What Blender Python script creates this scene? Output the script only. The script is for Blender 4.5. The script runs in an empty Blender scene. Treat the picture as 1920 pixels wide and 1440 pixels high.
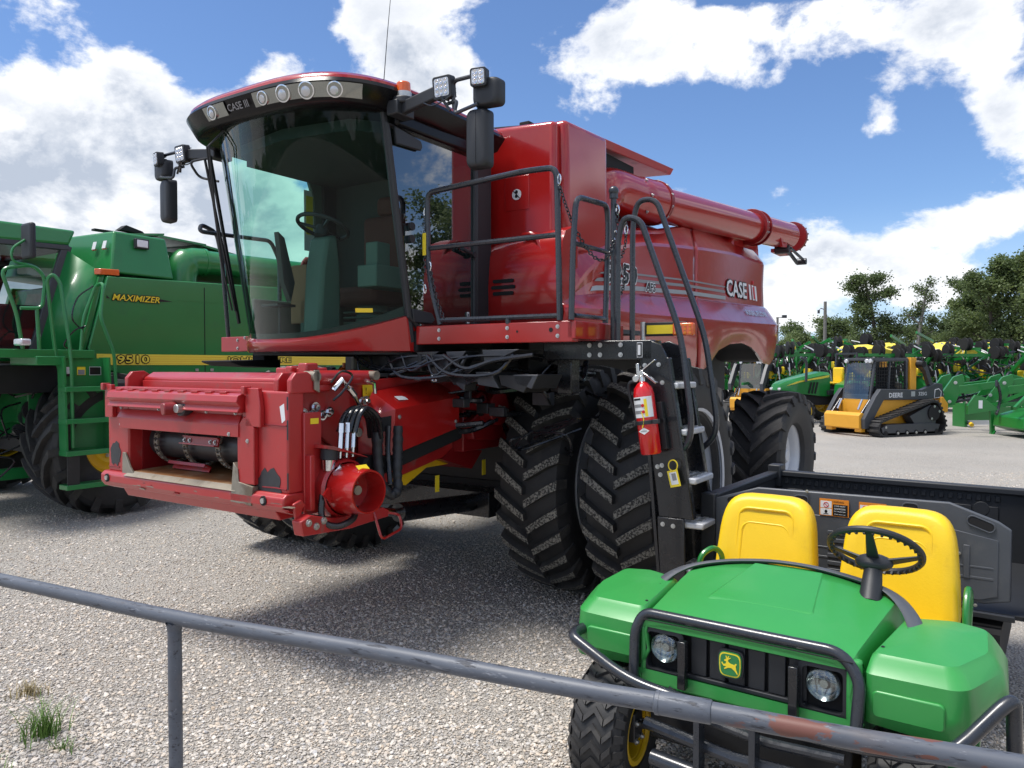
import bpy, bmesh, math, random
from mathutils import Vector as V, Matrix
R = math.radians
random.seed(7)
S = bpy.context.scene
COL = S.collection

# ---------------------------------------------------------------- camera, sky, sun, exposure
cam = bpy.data.objects.new('camera', bpy.data.cameras.new('camera'))
COL.objects.link(cam)
cam.location = (0, 0, 1.95)
cam.rotation_euler = (R(90) - math.atan(35 / 1442.0), 0, 0)
cam.data.sensor_width = 36
cam.data.lens = 36 * 1442 / 1920.0
cam.data.clip_start = 0.05
cam.data.clip_end = 3000
S.camera = cam

SUN_AZ, SUN_EL = -97.0, 68.0          # degrees; azimuth clockwise from +Y
sd = bpy.data.lights.new('sun', 'SUN')
sd.energy = 3.2
sd.angle = R(19)
sd.color = (1.0, 0.955, 0.89)
sun = bpy.data.objects.new('sun', sd)
COL.objects.link(sun)
sv = V((math.sin(R(SUN_AZ)) * math.cos(R(SUN_EL)), math.cos(R(SUN_AZ)) * math.cos(R(SUN_EL)), math.sin(R(SUN_EL))))
sun.rotation_euler = sv.to_track_quat('Z', 'Y').to_euler()
sun.location = sv * 60

W = bpy.data.worlds.new('World')
S.world = W
W.use_nodes = True
S.view_settings.view_transform = 'Standard'
S.view_settings.look = 'None'
S.view_settings.exposure = 0.48
S.view_settings.gamma = 1.0
S.render.engine = 'CYCLES'
S.cycles.max_bounces = 6
S.cycles.transparent_max_bounces = 12
S.cycles.caustics_reflective = False
S.cycles.caustics_refractive = False


def sky_world():
    nt = W.node_tree
    N, L = nt.nodes, nt.links
    N.clear()

    def math_(op, a, b=None, c=None, clamp=False):
        n = N.new('ShaderNodeMath')
        n.operation = op
        n.use_clamp = clamp
        for i, q in enumerate((a, b, c)):
            if q is None:
                continue
            if isinstance(q, (int, float)):
                n.inputs[i].default_value = q
            else:
                L.new(q, n.inputs[i])
        return n.outputs[0]

    out = N.new('ShaderNodeOutputWorld')
    bg = N.new('ShaderNodeBackground')
    L.new(bg.outputs[0], out.inputs[0])
    bg.inputs[1].default_value = 0.135
    sky = N.new('ShaderNodeTexSky')
    sky.sky_type = 'NISHITA'
    sky.sun_disc = False
    sky.sun_elevation = R(SUN_EL)
    sky.sun_rotation = R(SUN_AZ)
    sky.altitude = 200
    sky.air_density = 1.0
    sky.dust_density = 0.6
    sky.ozone_density = 2.0
    tc = N.new('ShaderNodeTexCoord')
    g = tc.outputs['Generated']
    sep = N.new('ShaderNodeSeparateXYZ')
    L.new(g, sep.inputs[0])
    # height-compressed direction so that clouds flatten toward the horizon
    z = math_('ADD', sep.outputs[2], 0.12)
    z = math_('MAXIMUM', z, 0.05)
    comb = N.new('ShaderNodeCombineXYZ')
    L.new(sep.outputs[0], comb.inputs[0])
    L.new(sep.outputs[1], comb.inputs[1])
    zz = math_('MULTIPLY', sep.outputs[2], 1.45)
    L.new(zz, comb.inputs[2])

    def noise(vec, scale, detail, rough, dist=0.0, off=(0, 0, 0)):
        m = N.new('ShaderNodeMapping')
        m.inputs['Location'].default_value = off
        L.new(vec, m.inputs[0])
        n = N.new('ShaderNodeTexNoise')
        n.inputs['Scale'].default_value = scale
        n.inputs['Detail'].default_value = detail
        n.inputs['Roughness'].default_value = rough
        n.inputs['Distortion'].default_value = dist
        L.new(m.outputs[0], n.inputs[0])
        return n.outputs[0]
    big = noise(comb.outputs[0], 2.1, 3, 0.5, 0.0, (1.3, 0.2, 4.0))
    fine = noise(comb.outputs[0], 6.0, 9, 0.60, 0.15, (0.3, 2.2, 1.0))
    wisp = noise(comb.outputs[0], 22.0, 6, 0.6, 0.3, (3.3, 1.2, 1.0))

    # individual cloud heaps, each a soft lobe round a direction: (az, el, radius deg, weight)
    heaps = CLOUDS
    acc = None
    for az, el, rx, ry, w in heaps:
        d = V((math.sin(R(az)) * math.cos(R(el)), math.cos(R(az)) * math.cos(R(el)), math.sin(R(el))))
        right = V((math.cos(R(az)), -math.sin(R(az)), 0))
        up = right.cross(d)
        if up.z < 0:
            up = -up

        def dot(vec, k):
            n = N.new('ShaderNodeVectorMath')
            n.operation = 'DOT_PRODUCT'
            L.new(g, n.inputs[0])
            n.inputs[1].default_value = vec
            return math_('DIVIDE', n.outputs['Value'], math.sin(R(k)))
        a = dot(right, rx)
        b = dot(up, ry)
        f = dot(d, 90)
        r2 = math_('ADD', math_('MULTIPLY', a, a), math_('MULTIPLY', b, b))
        e = math_('POWER', 2.718, math_('MULTIPLY', r2, -0.9))
        e = math_('MULTIPLY', e, math_('GREATER_THAN', f, 0.0))
        e = math_('MULTIPLY', e, w)
        acc = e if acc is None else math_('ADD', acc, e)
    # in the photographed part of the sky the heaps rule, elsewhere ordinary scattered cumulus
    fr = math_('GREATER_THAN', sep.outputs[1], -2.0)
    front = N.new('ShaderNodeMapRange')
    L.new(sep.outputs[1], front.inputs[0])
    front.inputs[1].default_value = 0.45
    front.inputs[2].default_value = 0.75
    front.inputs[3].default_value = 0.12
    front.inputs[4].default_value = -0.34
    dens = math_('ADD', math_('MULTIPLY', math_('SUBTRACT', fine, 0.5), 3.5), math_('MULTIPLY', math_('SUBTRACT', big, 0.5), 0.9))
    dens = math_('ADD', dens, math_('MULTIPLY', math_('SUBTRACT', wisp, 0.5), 0.55))
    dens = math_('ADD', dens, math_('ADD', acc, front.outputs[0]))
    cov = N.new('ShaderNodeMapRange')
    cov.interpolation_type = 'SMOOTHSTEP'
    L.new(dens, cov.inputs[0])
    cov.inputs[1].default_value = -0.04
    cov.inputs[2].default_value = 0.34
    # lit rim bright, thick middle/base greyer
    lowd = N.new('ShaderNodeMapRange')
    L.new(dens, lowd.inputs[0])
    lowd.inputs[1].default_value = 0.05
    lowd.inputs[2].default_value = 0.75
    sh = noise(comb.outputs[0], 4.6, 7, 0.6, 0.2, (0.3, 2.2, 1.10))
    shv = math_('MULTIPLY', math_('SUBTRACT', sh, 0.42), 3.6, None, True)
    lit = noise(comb.outputs[0], 6.0, 9, 0.60, 0.15, (0.335, 2.185, 0.955))
    side = math_('MULTIPLY', math_('SUBTRACT', lit, fine), 7.0)
    side = math_('ADD', side, 0.30, None, True)
    dark = math_('ADD', math_('MULTIPLY', shv, .60), math_('MULTIPLY', side, .75))
    dark = math_('MULTIPLY', lowd.outputs[0], dark, None, True)
    cr = N.new('ShaderNodeMix')
    cr.data_type = 'RGBA'
    hz = N.new('ShaderNodeMapRange')
    hz.interpolation_type = 'SMOOTHSTEP'
    L.new(sep.outputs[2], hz.inputs[0])
    hz.inputs[1].default_value = -.02
    hz.inputs[2].default_value = .20
    hz.inputs[3].default_value = .85
    hz.inputs[4].default_value = 0
    hm = N.new('ShaderNodeMix')
    hm.data_type = 'RGBA'
    L.new(hz.outputs[0], hm.inputs[0])
    hm.inputs[7].default_value = (3.6, 4.7, 6.2, 1)
    L.new(dark, cr.inputs[0])
    cr.inputs[6].default_value = (6.3, 6.35, 6.45, 1)
    cr.inputs[7].default_value = (2.9, 3.25, 3.85, 1)
    # distance haze on the lowest cloud
    mix = N.new('ShaderNodeMix')
    mix.data_type = 'RGBA'
    L.new(math_('MULTIPLY', cov.outputs[0], 0.97), mix.inputs[0])
    tint = N.new('ShaderNodeMix')
    tint.data_type = 'RGBA'
    tint.blend_type = 'MULTIPLY'
    tint.inputs[0].default_value = 1.0
    L.new(sky.outputs[0], tint.inputs[6])
    tint.inputs[7].default_value = SKY_TINT
    L.new(tint.outputs[2], hm.inputs[6])
    L.new(hm.outputs[2], mix.inputs[6])
    L.new(cr.outputs[2], mix.inputs[7])
    L.new(mix.outputs[2], bg.inputs[0])


SKY_TINT = (0.58, 0.69, 0.85, 1)
CLOUDS = [(-30.8, 12.9, 5.6, 5.5, 1.0),
    (-26.2, 17.8, 3.0, 3.9, 0.95),
    (-32.0, 8.5, 7.4, 4.0, 1.0),
    (-23.6, 12.7, 3.7, 4.4, 0.9),
    (-33.4, 15.4, 1.9, 2.0, 0.5),
    (-17.7, 10.7, 4.0, 4.9, 1.0),
    (-17.0, 19.9, 3.5, 1.6, 0.8),
    (-7.9, 22.2, 4.7, 4.3, 1.0),
    (-4.0, 20.0, 2.4, 2.4, 0.65),
    (-21.2, 17.1, 2.1, 1.5, 0.6),
    (7.5, 21.9, 4.1, 2.8, 0.68),
    (14.4, 22.8, 5.6, 2.4, 0.66),
    (21.9, 20.9, 5.5, 2.7, 0.66),
    (29.0, 20.5, 4.3, 2.8, 0.66),
    (25.2, 16.4, 1.8, 2.5, 0.8),
    (32.3, 14.6, 2.3, 3.4, 0.72),
    (18.1, 19.4, 4.0, 1.3, 0.42),
    (21.9, 6.8, 4.3, 2.4, 0.95),
    (18.1, 4.7, 3.2, 2.1, 0.65),
    (28.7, 5.2, 2.2, 1.6, 0.9),
    (30.2, 9.0, 2.8, 0.9, 0.55),
    (32.8, 9.4, 2.0, 1.3, 0.55),
    (20.5, 2.8, 2.4, 1.0, 0.5),
    (13.3, 12.4, 2.1, 0.5, 0.4),
    (-21.1, 20.6, 1.2, 0.7, 0.35),
    (1.6, 5.0, 11.9, 2.4, 0.5),
    (-27.8, 4.4, 9.3, 2.8, 0.9)
]
sky_world()

# ---------------------------------------------------------------- materials
MATS = {}


def mat(name, col, rough=0.5, metal=0.0, coat=0.0, var=0.0, vscale=6.0, bump=0.0, bscale=40.0, dirt=None, dirt_amt=0.0,
        dscale=3.0, spec=0.5, emit=None, rvar=0.0, stretch=None, dthr=0.5, coat_rough=0.04, coat_ior=1.5):
    m = bpy.data.materials.new(name)
    m.use_nodes = True
    nt = m.node_tree
    N, L = nt.nodes, nt.links
    p = N['Principled BSDF']
    p.inputs['Base Color'].default_value = (*col, 1)
    p.inputs['Roughness'].default_value = rough
    p.inputs['Metallic'].default_value = metal
    p.inputs['Coat Weight'].default_value = coat
    p.inputs['Coat Roughness'].default_value = coat_rough
    p.inputs['Coat IOR'].default_value = coat_ior
    p.inputs['Specular IOR Level'].default_value = spec
    tc = N.new('ShaderNodeTexCoord')
    src = tc.outputs['Object']
    if stretch:
        mp = N.new('ShaderNodeMapping')
        mp.inputs['Scale'].default_value = stretch
        L.new(src, mp.inputs[0])
        src = mp.outputs[0]

    def nz(sc, det=5, ro=0.6):
        n = N.new('ShaderNodeTexNoise')
        n.inputs['Scale'].default_value = sc
        n.inputs['Detail'].default_value = det
        n.inputs['Roughness'].default_value = ro
        L.new(src, n.inputs[0])
        return n.outputs[0]
    cur = None
    if var > 0:
        mx = N.new('ShaderNodeMix')
        mx.data_type = 'RGBA'
        L.new(nz(vscale), mx.inputs[0])
        mx.inputs[6].default_value = (*[max(0, c * (1 - var)) for c in col], 1)
        mx.inputs[7].default_value = (*[min(1, c * (1 + var)) for c in col], 1)
        cur = mx.outputs[2]
    if dirt is not None:
        mr = N.new('ShaderNodeMapRange')
        L.new(nz(dscale, 8, 0.65), mr.inputs[0])
        mr.inputs[1].default_value = dthr
        mr.inputs[2].default_value = dthr + 0.12
        mr.inputs[4].default_value = dirt_amt
        mx = N.new('ShaderNodeMix')
        mx.data_type = 'RGBA'
        L.new(mr.outputs[0], mx.inputs[0])
        if cur is not None:
            L.new(cur, mx.inputs[6])
        else:
            mx.inputs[6].default_value = (*col, 1)
        mx.inputs[7].default_value = (*dirt, 1)
        cur = mx.outputs[2]
        if rvar == 0:
            rr = N.new('ShaderNodeMapRange')
            L.new(mr.outputs[0], rr.inputs[0])
            rr.inputs[3].default_value = rough
            rr.inputs[4].default_value = max(rough, 0.8)
            L.new(rr.outputs[0], p.inputs['Roughness'])
    if cur is not None:
        L.new(cur, p.inputs['Base Color'])
    if rvar > 0:
        rr = N.new('ShaderNodeMapRange')
        L.new(nz(vscale * 1.7), rr.inputs[0])
        rr.inputs[1].default_value = .3
        rr.inputs[2].default_value = .7
        rr.inputs[3].default_value = max(0.02, rough - rvar)
        rr.inputs[4].default_value = min(1, rough + rvar)
        L.new(rr.outputs[0], p.inputs['Roughness'])
    if bump > 0:
        b = N.new('ShaderNodeBump')
        b.inputs['Strength'].default_value = bump
        b.inputs['Distance'].default_value = 0.01
        L.new(nz(bscale), b.inputs['Height'])
        L.new(b.outputs[0], p.inputs['Normal'])
    if emit:
        p.inputs['Emission Color'].default_value = (*col, 1)
        p.inputs['Emission Strength'].default_value = emit
    MATS[name] = m
    return m


def glass(name, tint, refl=0.08, rough=0.01, top=.75):
    m = bpy.data.materials.new(name)
    m.use_nodes = True
    nt = m.node_tree
    N, L = nt.nodes, nt.links
    N.clear()
    o = N.new('ShaderNodeOutputMaterial')
    mx = N.new('ShaderNodeMixShader')
    t = N.new('ShaderNodeBsdfTransparent')
    t.inputs[0].default_value = (*tint, 1)
    g = N.new('ShaderNodeBsdfGlossy')
    g.inputs['Roughness'].default_value = rough
    g.inputs[0].default_value = (1, 1, 1, 1)
    lw = N.new('ShaderNodeLayerWeight')
    lw.inputs[0].default_value = 0.35
    mr = N.new('ShaderNodeMapRange')
    L.new(lw.outputs['Facing'], mr.inputs[0])
    mr.inputs[1].default_value = 0.2
    mr.inputs[2].default_value = 1.0
    mr.inputs[3].default_value = refl
    mr.inputs[4].default_value = top
    L.new(mr.outputs[0], mx.inputs[0])
    L.new(t.outputs[0], mx.inputs[1])
    L.new(g.outputs[0], mx.inputs[2])
    L.new(mx.outputs[0], o.inputs[0])
    MATS[name] = m
    return m


DUST = (0.20, 0.18, 0.15)
mat('red_paint', (0.37, 0.010, 0.009), 0.28, coat=1.0, var=0.08, vscale=2.0, spec=.25, dirt=(.34, .04, .035), dirt_amt=.25, dscale=1.6, dthr=.50, bump=0.03, bscale=3.0, coat_rough=0.09, coat_ior=1.5)
mat('red_worn', (0.40, 0.014, 0.015), 0.42, coat=0.55, var=0.16, vscale=5, dirt=(0.17, 0.10, 0.085), dirt_amt=0.65, dscale=5.0,
    dthr=0.565, bump=0.08, bscale=14, coat_rough=0.28, coat_ior=1.65)
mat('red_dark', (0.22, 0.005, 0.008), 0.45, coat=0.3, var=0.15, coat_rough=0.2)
mat('green_paint', (0.016, 0.200, 0.050), 0.36, coat=0.45, var=0.10, vscale=2.5, dirt=(0.03, 0.12, 0.05), dirt_amt=0.4, dscale=2.0, dthr=.55, coat_rough=.12)
mat('green_new', (0.010, 0.175, 0.028), 0.35, coat=0.4, var=0.08, coat_rough=.1)
mat('green_plastic', (0.034, 0.285, 0.060), 0.38, coat=0.2, var=0.05, vscale=4, bump=0.05, bscale=9, dirt=(0.07, 0.30, 0.10), dirt_amt=0.18,
    dscale=3, dthr=.50, coat_rough=.25)
mat('yellow_seat', (0.86, 0.56, 0.012), 0.42, var=0.05, vscale=8, bump=0.10, bscale=90, dirt=(0.62, 0.38, 0.02), dirt_amt=0.35, dscale=7, dthr=.6)
mat('yellow_paint', (0.80, 0.52, 0.015), 0.4, var=0.08, dirt=(0.35, 0.24, 0.06), dirt_amt=0.4, dthr=.6)
mat('yellow_machine', (0.75, 0.36, 0.03), 0.45, var=0.08)
mat('yellow_stripe', (0.88, 0.72, 0.08), 0.4, var=0.04)
mat('black_paint', (0.010, 0.011, 0.014), 0.28, coat=0.3, var=0.2, vscale=6, rvar=.08)
mat('visor_black', (0.006, 0.006, 0.007), 0.22, spec=.22)
mat('black_plastic', (0.020, 0.022, 0.026), 0.5, var=0.15, bump=0.05, bscale=120)
mat('black_tube', (0.022, 0.026, 0.034), 0.30, coat=0.35, coat_rough=.15, var=0.25, vscale=14, rvar=.1)
mat('black_matte', (0.008, 0.008, 0.009), 0.8, var=0.3)
mat('machinery', (0.011, 0.011, 0.012), 0.6, var=0.6, vscale=7)
mat('grey_plastic', (0.075, 0.082, 0.095), 0.42, var=0.14, vscale=9, bump=0.04, bscale=60, dirt=(0.14, 0.14, 0.14), dirt_amt=0.35, dscale=6, dthr=.58)
mat('grey_slate', (0.048, 0.052, 0.060), 0.45, var=0.15)
mat('rubber', (0.020, 0.020, 0.021), 0.62, var=0.35, vscale=5, bump=0.12, bscale=30, dirt=(0.055, 0.051, 0.046), dirt_amt=0.5, dscale=5, dthr=.55)
mat('rubber_mud', (0.026, 0.025, 0.024), 0.80, var=0.3, bump=0.5, bscale=60, dirt=(0.30, 0.285, 0.245), dirt_amt=0.8, dscale=62, dthr=.44)
mat('rubber_lug', (0.030, 0.029, 0.029), 0.66, var=0.3, vscale=8, bump=0.15, bscale=30, dirt=(0.075, 0.07, 0.063), dirt_amt=0.6, dscale=8, dthr=.52)
mat('rim_silver', (0.56, 0.58, 0.61), 0.38, metal=0.15, var=0.06)
mat('chrome', (0.75, 0.75, 0.76), 0.16, metal=1.0)
mat('zinc', (0.55, 0.55, 0.53), 0.38, metal=0.85, var=0.2, vscale=40)
mat('steel_dark', (0.075, 0.078, 0.085), 0.42, metal=0.7, var=0.3, vscale=12)
mat('steel_worn', (0.30, 0.27, 0.22), 0.5, metal=0.5, var=0.3, vscale=10, dirt=(0.12, 0.08, 0.05), dirt_amt=.7)
mat('rust_floor', (0.30, 0.13, 0.045), 0.6, metal=0.2, var=0.45, vscale=6, dirt=(0.40, 0.28, 0.16), dirt_amt=.6, dscale=5)
mat('step_grey', (0.52, 0.53, 0.55), 0.45, metal=0.15, var=0.15)
mat('white_decal', (0.74, 0.75, 0.76), 0.4)
mat('grey_decal', (0.24, 0.24, 0.25), 0.4)
mat('silver_decal', (0.42, 0.43, 0.45), 0.3, metal=.3)
mat('black_decal', (0.008, 0.008, 0.009), 0.4)
mat('orange_decal', (0.72, 0.24, 0.02), 0.45)
mat('yellow_decal', (0.86, 0.66, 0.03), 0.4)
mat('red_decal', (0.55, 0.01, 0.015), 0.4)
mat('reflect_white', (0.7, 0.7, 0.72), 0.12, metal=.4, bump=.3, bscale=60)
mat('lens_clear', (0.55, 0.56, 0.58), 0.10, metal=0.55, bump=0.25, bscale=35, coat=1)
mat('led_lens', (0.62, 0.63, 0.66), 0.16, metal=0.3, bump=0.5, bscale=50, coat=.8)
mat('amber', (0.75, 0.12, 0.008), 0.2, coat=.6, var=.15, vscale=30, spec=.6)
mat('ext_red', (0.62, 0.008, 0.012), 0.22, coat=.8)
mat('interior_grey', (0.085, 0.125, 0.105), 0.6, var=.08)
mat('interior_dark', (0.030, 0.034, 0.034), 0.7)
mat('seat_fabric', (0.10, 0.02, 0.015), 0.8)
mat('cardboard', (0.30, 0.14, 0.08), 0.8)
mat('lamp_panel', (0.30, 0.31, 0.29), 0.12, metal=0.9, var=.2)
glass('cab_glass', (0.62, 0.86, 0.78), 0.012, top=.40)
glass('side_glass', (0.42, 0.48, 0.50), 0.17)
glass('loader_glass', (0.55, 0.62, 0.62), 0.12)
glass('loader_glass_dark', (0.40, 0.50, 0.52), 0.04)
mat('gauze', (0.02, 0.022, 0.025), 0.6)


# ---------------------------------------------------------------- mesh helper
def unit(i):
    return V([(1, 0, 0), (0, 1, 0), (0, 0, 1)][i])


class MB:
    def __init__(s):
        s.v, s.f, s.m, s.T, s.mi = [], [], [], Matrix(), 0

    def add(s, vs, fs, mi=None):
        n = len(s.v)
        mi = s.mi if mi is None else mi
        s.v += [tuple(s.T @ V(p)) for p in vs]
        s.f += [tuple(i + n for i in f) for f in fs]
        s.m += [mi] * len(fs)
        return s

    def box(s, a, b, mi=None):
        x0, y0, z0 = a
        x1, y1, z1 = b
        return s.add([(x0, y0, z0), (x1, y0, z0), (x1, y1, z0), (x0, y1, z0), (x0, y0, z1), (x1, y0, z1), (x1, y1, z1), (x0, y1, z1)],
                     [(0, 3, 2, 1), (4, 5, 6, 7), (0, 1, 5, 4), (1, 2, 6, 5), (2, 3, 7, 6), (3, 0, 4, 7)], mi)

    def beam(s, a, b, w, h, up=(0, 0, 1), mi=None):
        a, b = V(a), V(b)
        d = (b - a).normalized()
        u = V(up)
        sd_ = d.cross(u)
        if sd_.length < 1e-4:
            sd_ = d.cross(V((1, 0, 0)))
        sd_.normalize()
        u = sd_.cross(d).normalized()
        vs = []
        for p in (a, b):
            for i, j in ((-1, -1), (1, -1), (1, 1), (-1, 1)):
                vs.append(p + sd_ * i * w / 2 + u * j * h / 2)
        return s.add(vs, [(0, 1, 2, 3), (7, 6, 5, 4), (0, 4, 5, 1), (1, 5, 6, 2), (2, 6, 7, 3), (3, 7, 4, 0)], mi)

    def prism(s, poly, ax, a, b, mi=None):
        def P(p, h):
            if ax == 'x':
                return (h, p[0], p[1])
            if ax == 'y':
                return (p[0], h, p[1])
            return (p[0], p[1], h)
        n = len(poly)
        vs = [P(p, a) for p in poly] + [P(p, b) for p in poly]
        fs = [tuple(range(n)), tuple(range(2 * n - 1, n - 1, -1))] + [(i, (i + 1) % n, n + (i + 1) % n, n + i) for i in range(n)]
        return s.add(vs, fs, mi)

    def hull(s, A, B, mi=None):
        """two polygons with the same number of points joined into a solid"""
        n = len(A)
        return s.add(list(A) + list(B), [tuple(range(n)), tuple(range(2 * n - 1, n - 1, -1))] +
                     [(i, (i + 1) % n, n + (i + 1) % n, n + i) for i in range(n)], mi)

    def loft(s, rings, closed=True, cap=True, mi=None):
        n = len(rings[0])
        vs = [p for r in rings for p in r]
        fs = []
        for k in range(len(rings) - 1):
            for i in range(n if closed else n - 1):
                j = (i + 1) % n
                fs.append((k * n + i, k * n + j, (k + 1) * n + j, (k + 1) * n + i))
        if cap and closed:
            fs.append(tuple(range(n)))
            fs.append(tuple(range((len(rings) - 1) * n + n - 1, (len(rings) - 1) * n - 1, -1)))
        return s.add(vs, fs, mi)

    def tube(s, pts, r, n=8, closed=False, cap=True, mi=None, flat=None):
        P = [V(p) for p in pts]
        m = len(P)
        rings = []
        prev = None
        for i in range(m):
            if closed:
                t = P[(i + 1) % m] - P[i - 1]
            else:
                t = P[min(i + 1, m - 1)] - P[max(i - 1, 0)]
            t.normalize()
            if prev is None:
                u = t.orthogonal().normalized()
            else:
                u = prev - t * prev.dot(t)
                u.normalize()
            prev = u
            w = t.cross(u)
            rr = r[i] if isinstance(r, (list, tuple)) else r
            rings.append([tuple(P[i] + (u * math.cos(2 * math.pi * k / n) + w * math.sin(2 * math.pi * k / n)) * rr) for k in range(n)])
        if closed:
            rings.append(rings[0])
            return s.loft(rings, True, False, mi)
        return s.loft(rings, True, cap, mi)

    def cyl(s, a, b, r, r2=None, n=16, mi=None):
        return s.tube([a, b], [r, r if r2 is None else r2], n, mi=mi)

    def lathe(s, prof, c=(0, 0, 0), ax=(0, 0, 1), n=24, mi=None, a0=0.0, a1=2 * math.pi, close=False):
        ax = V(ax).normalized()
        u = ax.orthogonal().normalized()
        w = ax.cross(u)
        full = abs(a1 - a0 - 2 * math.pi) < 1e-6
        k = n if full else n + 1
        rings = []
        for h, r in prof:
            rings.append([tuple(V(c) + ax * h + (u * math.cos(a0 + (a1 - a0) * i / n) + w * math.sin(a0 + (a1 - a0) * i / n)) * r) for i in range(k)])
        if close:
            rings.append(rings[0])
        return s.loft(rings, full, False, mi)

    def ball(s, c, r, n=12, sc=(1, 1, 1), mi=None):
        vs, fs = [], []
        m = n // 2
        for j in range(m + 1):
            a = math.pi * j / m
            for i in range(n):
                b = 2 * math.pi * i / n
                vs.append((c[0] + r * sc[0] * math.sin(a) * math.cos(b), c[1] + r * sc[1] * math.sin(a) * math.sin(b), c[2] + r * sc[2] * math.cos(a)))
        for j in range(m):
            for i in range(n):
                fs.append((j * n + i, j * n + (i + 1) % n, (j + 1) * n + (i + 1) % n, (j + 1) * n + i))
        return s.add(vs, fs, mi)

    def build(s, name, m, parent=None, bevel=0.0, seg=2, sharp=32, flat=False, solid=0.0, sub=0, blim=38):
        me = bpy.data.meshes.new(name)
        me.from_pydata(s.v, [], s.f)
        ms = m if isinstance(m, (list, tuple)) else [m]
        for q in ms:
            me.materials.append(MATS[q])
        me.polygons.foreach_set('material_index', s.m)
        bm = bmesh.new()
        bm.from_mesh(me)
        bmesh.ops.remove_doubles(bm, verts=bm.verts, dist=1e-5)
        bmesh.ops.recalc_face_normals(bm, faces=bm.faces)
        bm.to_mesh(me)
        bm.free()
        if not flat:
            me.polygons.foreach_set('use_smooth', [True] * len(me.polygons))
            me.set_sharp_from_angle(angle=R(sharp))
        me.update()
        o = bpy.data.objects.new(name, me)
        COL.objects.link(o)
        if parent is not None:
            o.parent = parent
        if solid:
            q = o.modifiers.new('solid', 'SOLIDIFY')
            q.thickness = solid
            q.offset = -1
        if bevel:
            q = o.modifiers.new('bevel', 'BEVEL')
            q.width = bevel
            q.segments = seg
            q.limit_method = 'ANGLE'
            q.angle_limit = R(blim)
            q.harden_normals = False
        if sub:
            q = o.modifiers.new('sub', 'SUBSURF')
            q.levels = q.render_levels = sub
        return o


def fillet(pts, r, n=5, closed=False):
    P = [V(p) for p in pts]
    m = len(P)
    out = []
    for i in range(m):
        if not closed and i in (0, m - 1):
            out.append(P[i])
            continue
        a, b, c = P[i - 1], P[i], P[(i + 1) % m]
        rr = r[i] if isinstance(r, (list, tuple)) else r
        d1, d2 = (a - b), (c - b)
        k = min(rr, d1.length * .49, d2.length * .49)
        p0, p1 = b + d1.normalized() * k, b + d2.normalized() * k
        for j in range(n + 1):
            t = j / n
            out.append(p0 * (1 - t) ** 2 + b * 2 * t * (1 - t) + p1 * t * t)
    return out


def spline(pts, n=6):
    P = [V(p) for p in pts]
    Q = [P[0] * 2 - P[1]] + P + [P[-1] * 2 - P[-2]]
    out = []
    for i in range(1, len(Q) - 2):
        a, b, c, d = Q[i - 1], Q[i], Q[i + 1], Q[i + 2]
        for j in range(n):
            t = j / n
            out.append(0.5 * ((2 * b) + (c - a) * t + (2 * a - 5 * b + 4 * c - d) * t * t + (3 * b - a - 3 * c + d) * t ** 3))
    out.append(P[-1])
    return out


def empty(name, loc, rz=0.0, parent=None):
    o = bpy.data.objects.new(name, None)
    COL.objects.link(o)
    o.location = loc
    o.rotation_euler = (0, 0, rz)
    o.empty_display_size = 0.2
    if parent is not None:
        o.parent = parent
    return o


def tag(o, label=None, cat=None, group=None, kind=None):
    if label:
        o['label'] = label
    if cat:
        o['category'] = cat
    if group:
        o['group'] = group
    if kind:
        o['kind'] = kind
    return o


def heading(deg):
    """rotation about z that turns local +x to the direction (-sin, -cos)"""
    t = R(deg)
    return math.atan2(-math.cos(t), -math.sin(t))


def copy_tree(o, parent=None):
    c = o.copy()
    COL.objects.link(c)
    c.parent = parent
    for ch in list(o.children):
        copy_tree(ch, c)
    return c


def text(s, parent, m, o, right, up, h, w=None, shear=0.0, off=0.0, ext=0.0, name='lettering', center=False, label=None):
    cu = bpy.data.curves.new(name, 'FONT')
    cu.body = s
    cu.size = 1.0
    cu.shear = shear
    cu.offset = off
    cu.resolution_u = 2
    cu.extrude = 0
    tmp = bpy.data.objects.new('t', cu)
    COL.objects.link(tmp)
    bpy.context.view_layer.update()
    me = bpy.data.meshes.new_from_object(tmp)
    bpy.data.objects.remove(tmp)
    bpy.data.curves.remove(cu)
    xs = [v.co.x for v in me.vertices]
    ys = [v.co.y for v in me.vertices]
    x0, x1, y0, y1 = min(xs), max(xs), min(ys), max(ys)
    sy = h / (y1 - y0)
    sx = sy if w is None else w / (x1 - x0)
    r, u = V(right).normalized(), V(up).normalized()
    nn = r.cross(u)
    for v in me.vertices:
        a = (v.co.x - x0) * sx - ((x1 - x0) * sx / 2 if center else 0)
        b = (v.co.y - y0) * sy - (h / 2 if center else 0)
        v.co = V(o) + r * a + u * b + nn * v.co.z
    me.name = name
    me.materials.clear()
    me.materials.append(MATS[m])
    ob = bpy.data.objects.new(name, me)
    COL.objects.link(ob)
    ob.parent = parent
    if ext:
        q = ob.modifiers.new('solid', 'SOLIDIFY')
        q.thickness = ext
        q.offset = 1
    return ob


def outlined(s, parent, mo, mi, o, right, up, h, w, d=.008, shear=0.0, off=.01, lift=.0):
    """lettering with a dark outline: the same letters behind, shifted round by d"""
    r, u = V(right).normalized(), V(up).normalized()
    n = r.cross(u)
    o = V(o)
    for k in range(8):
        a = R(45 * k)
        text(s, parent, mo, o + (r * math.cos(a) + u * math.sin(a)) * d + n * (.0003 * k), right, up, h, w, shear, off, name='lettering_outline')
    return text(s, parent, mi, o + n * .004, right, up, h, w, shear, off)


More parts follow.
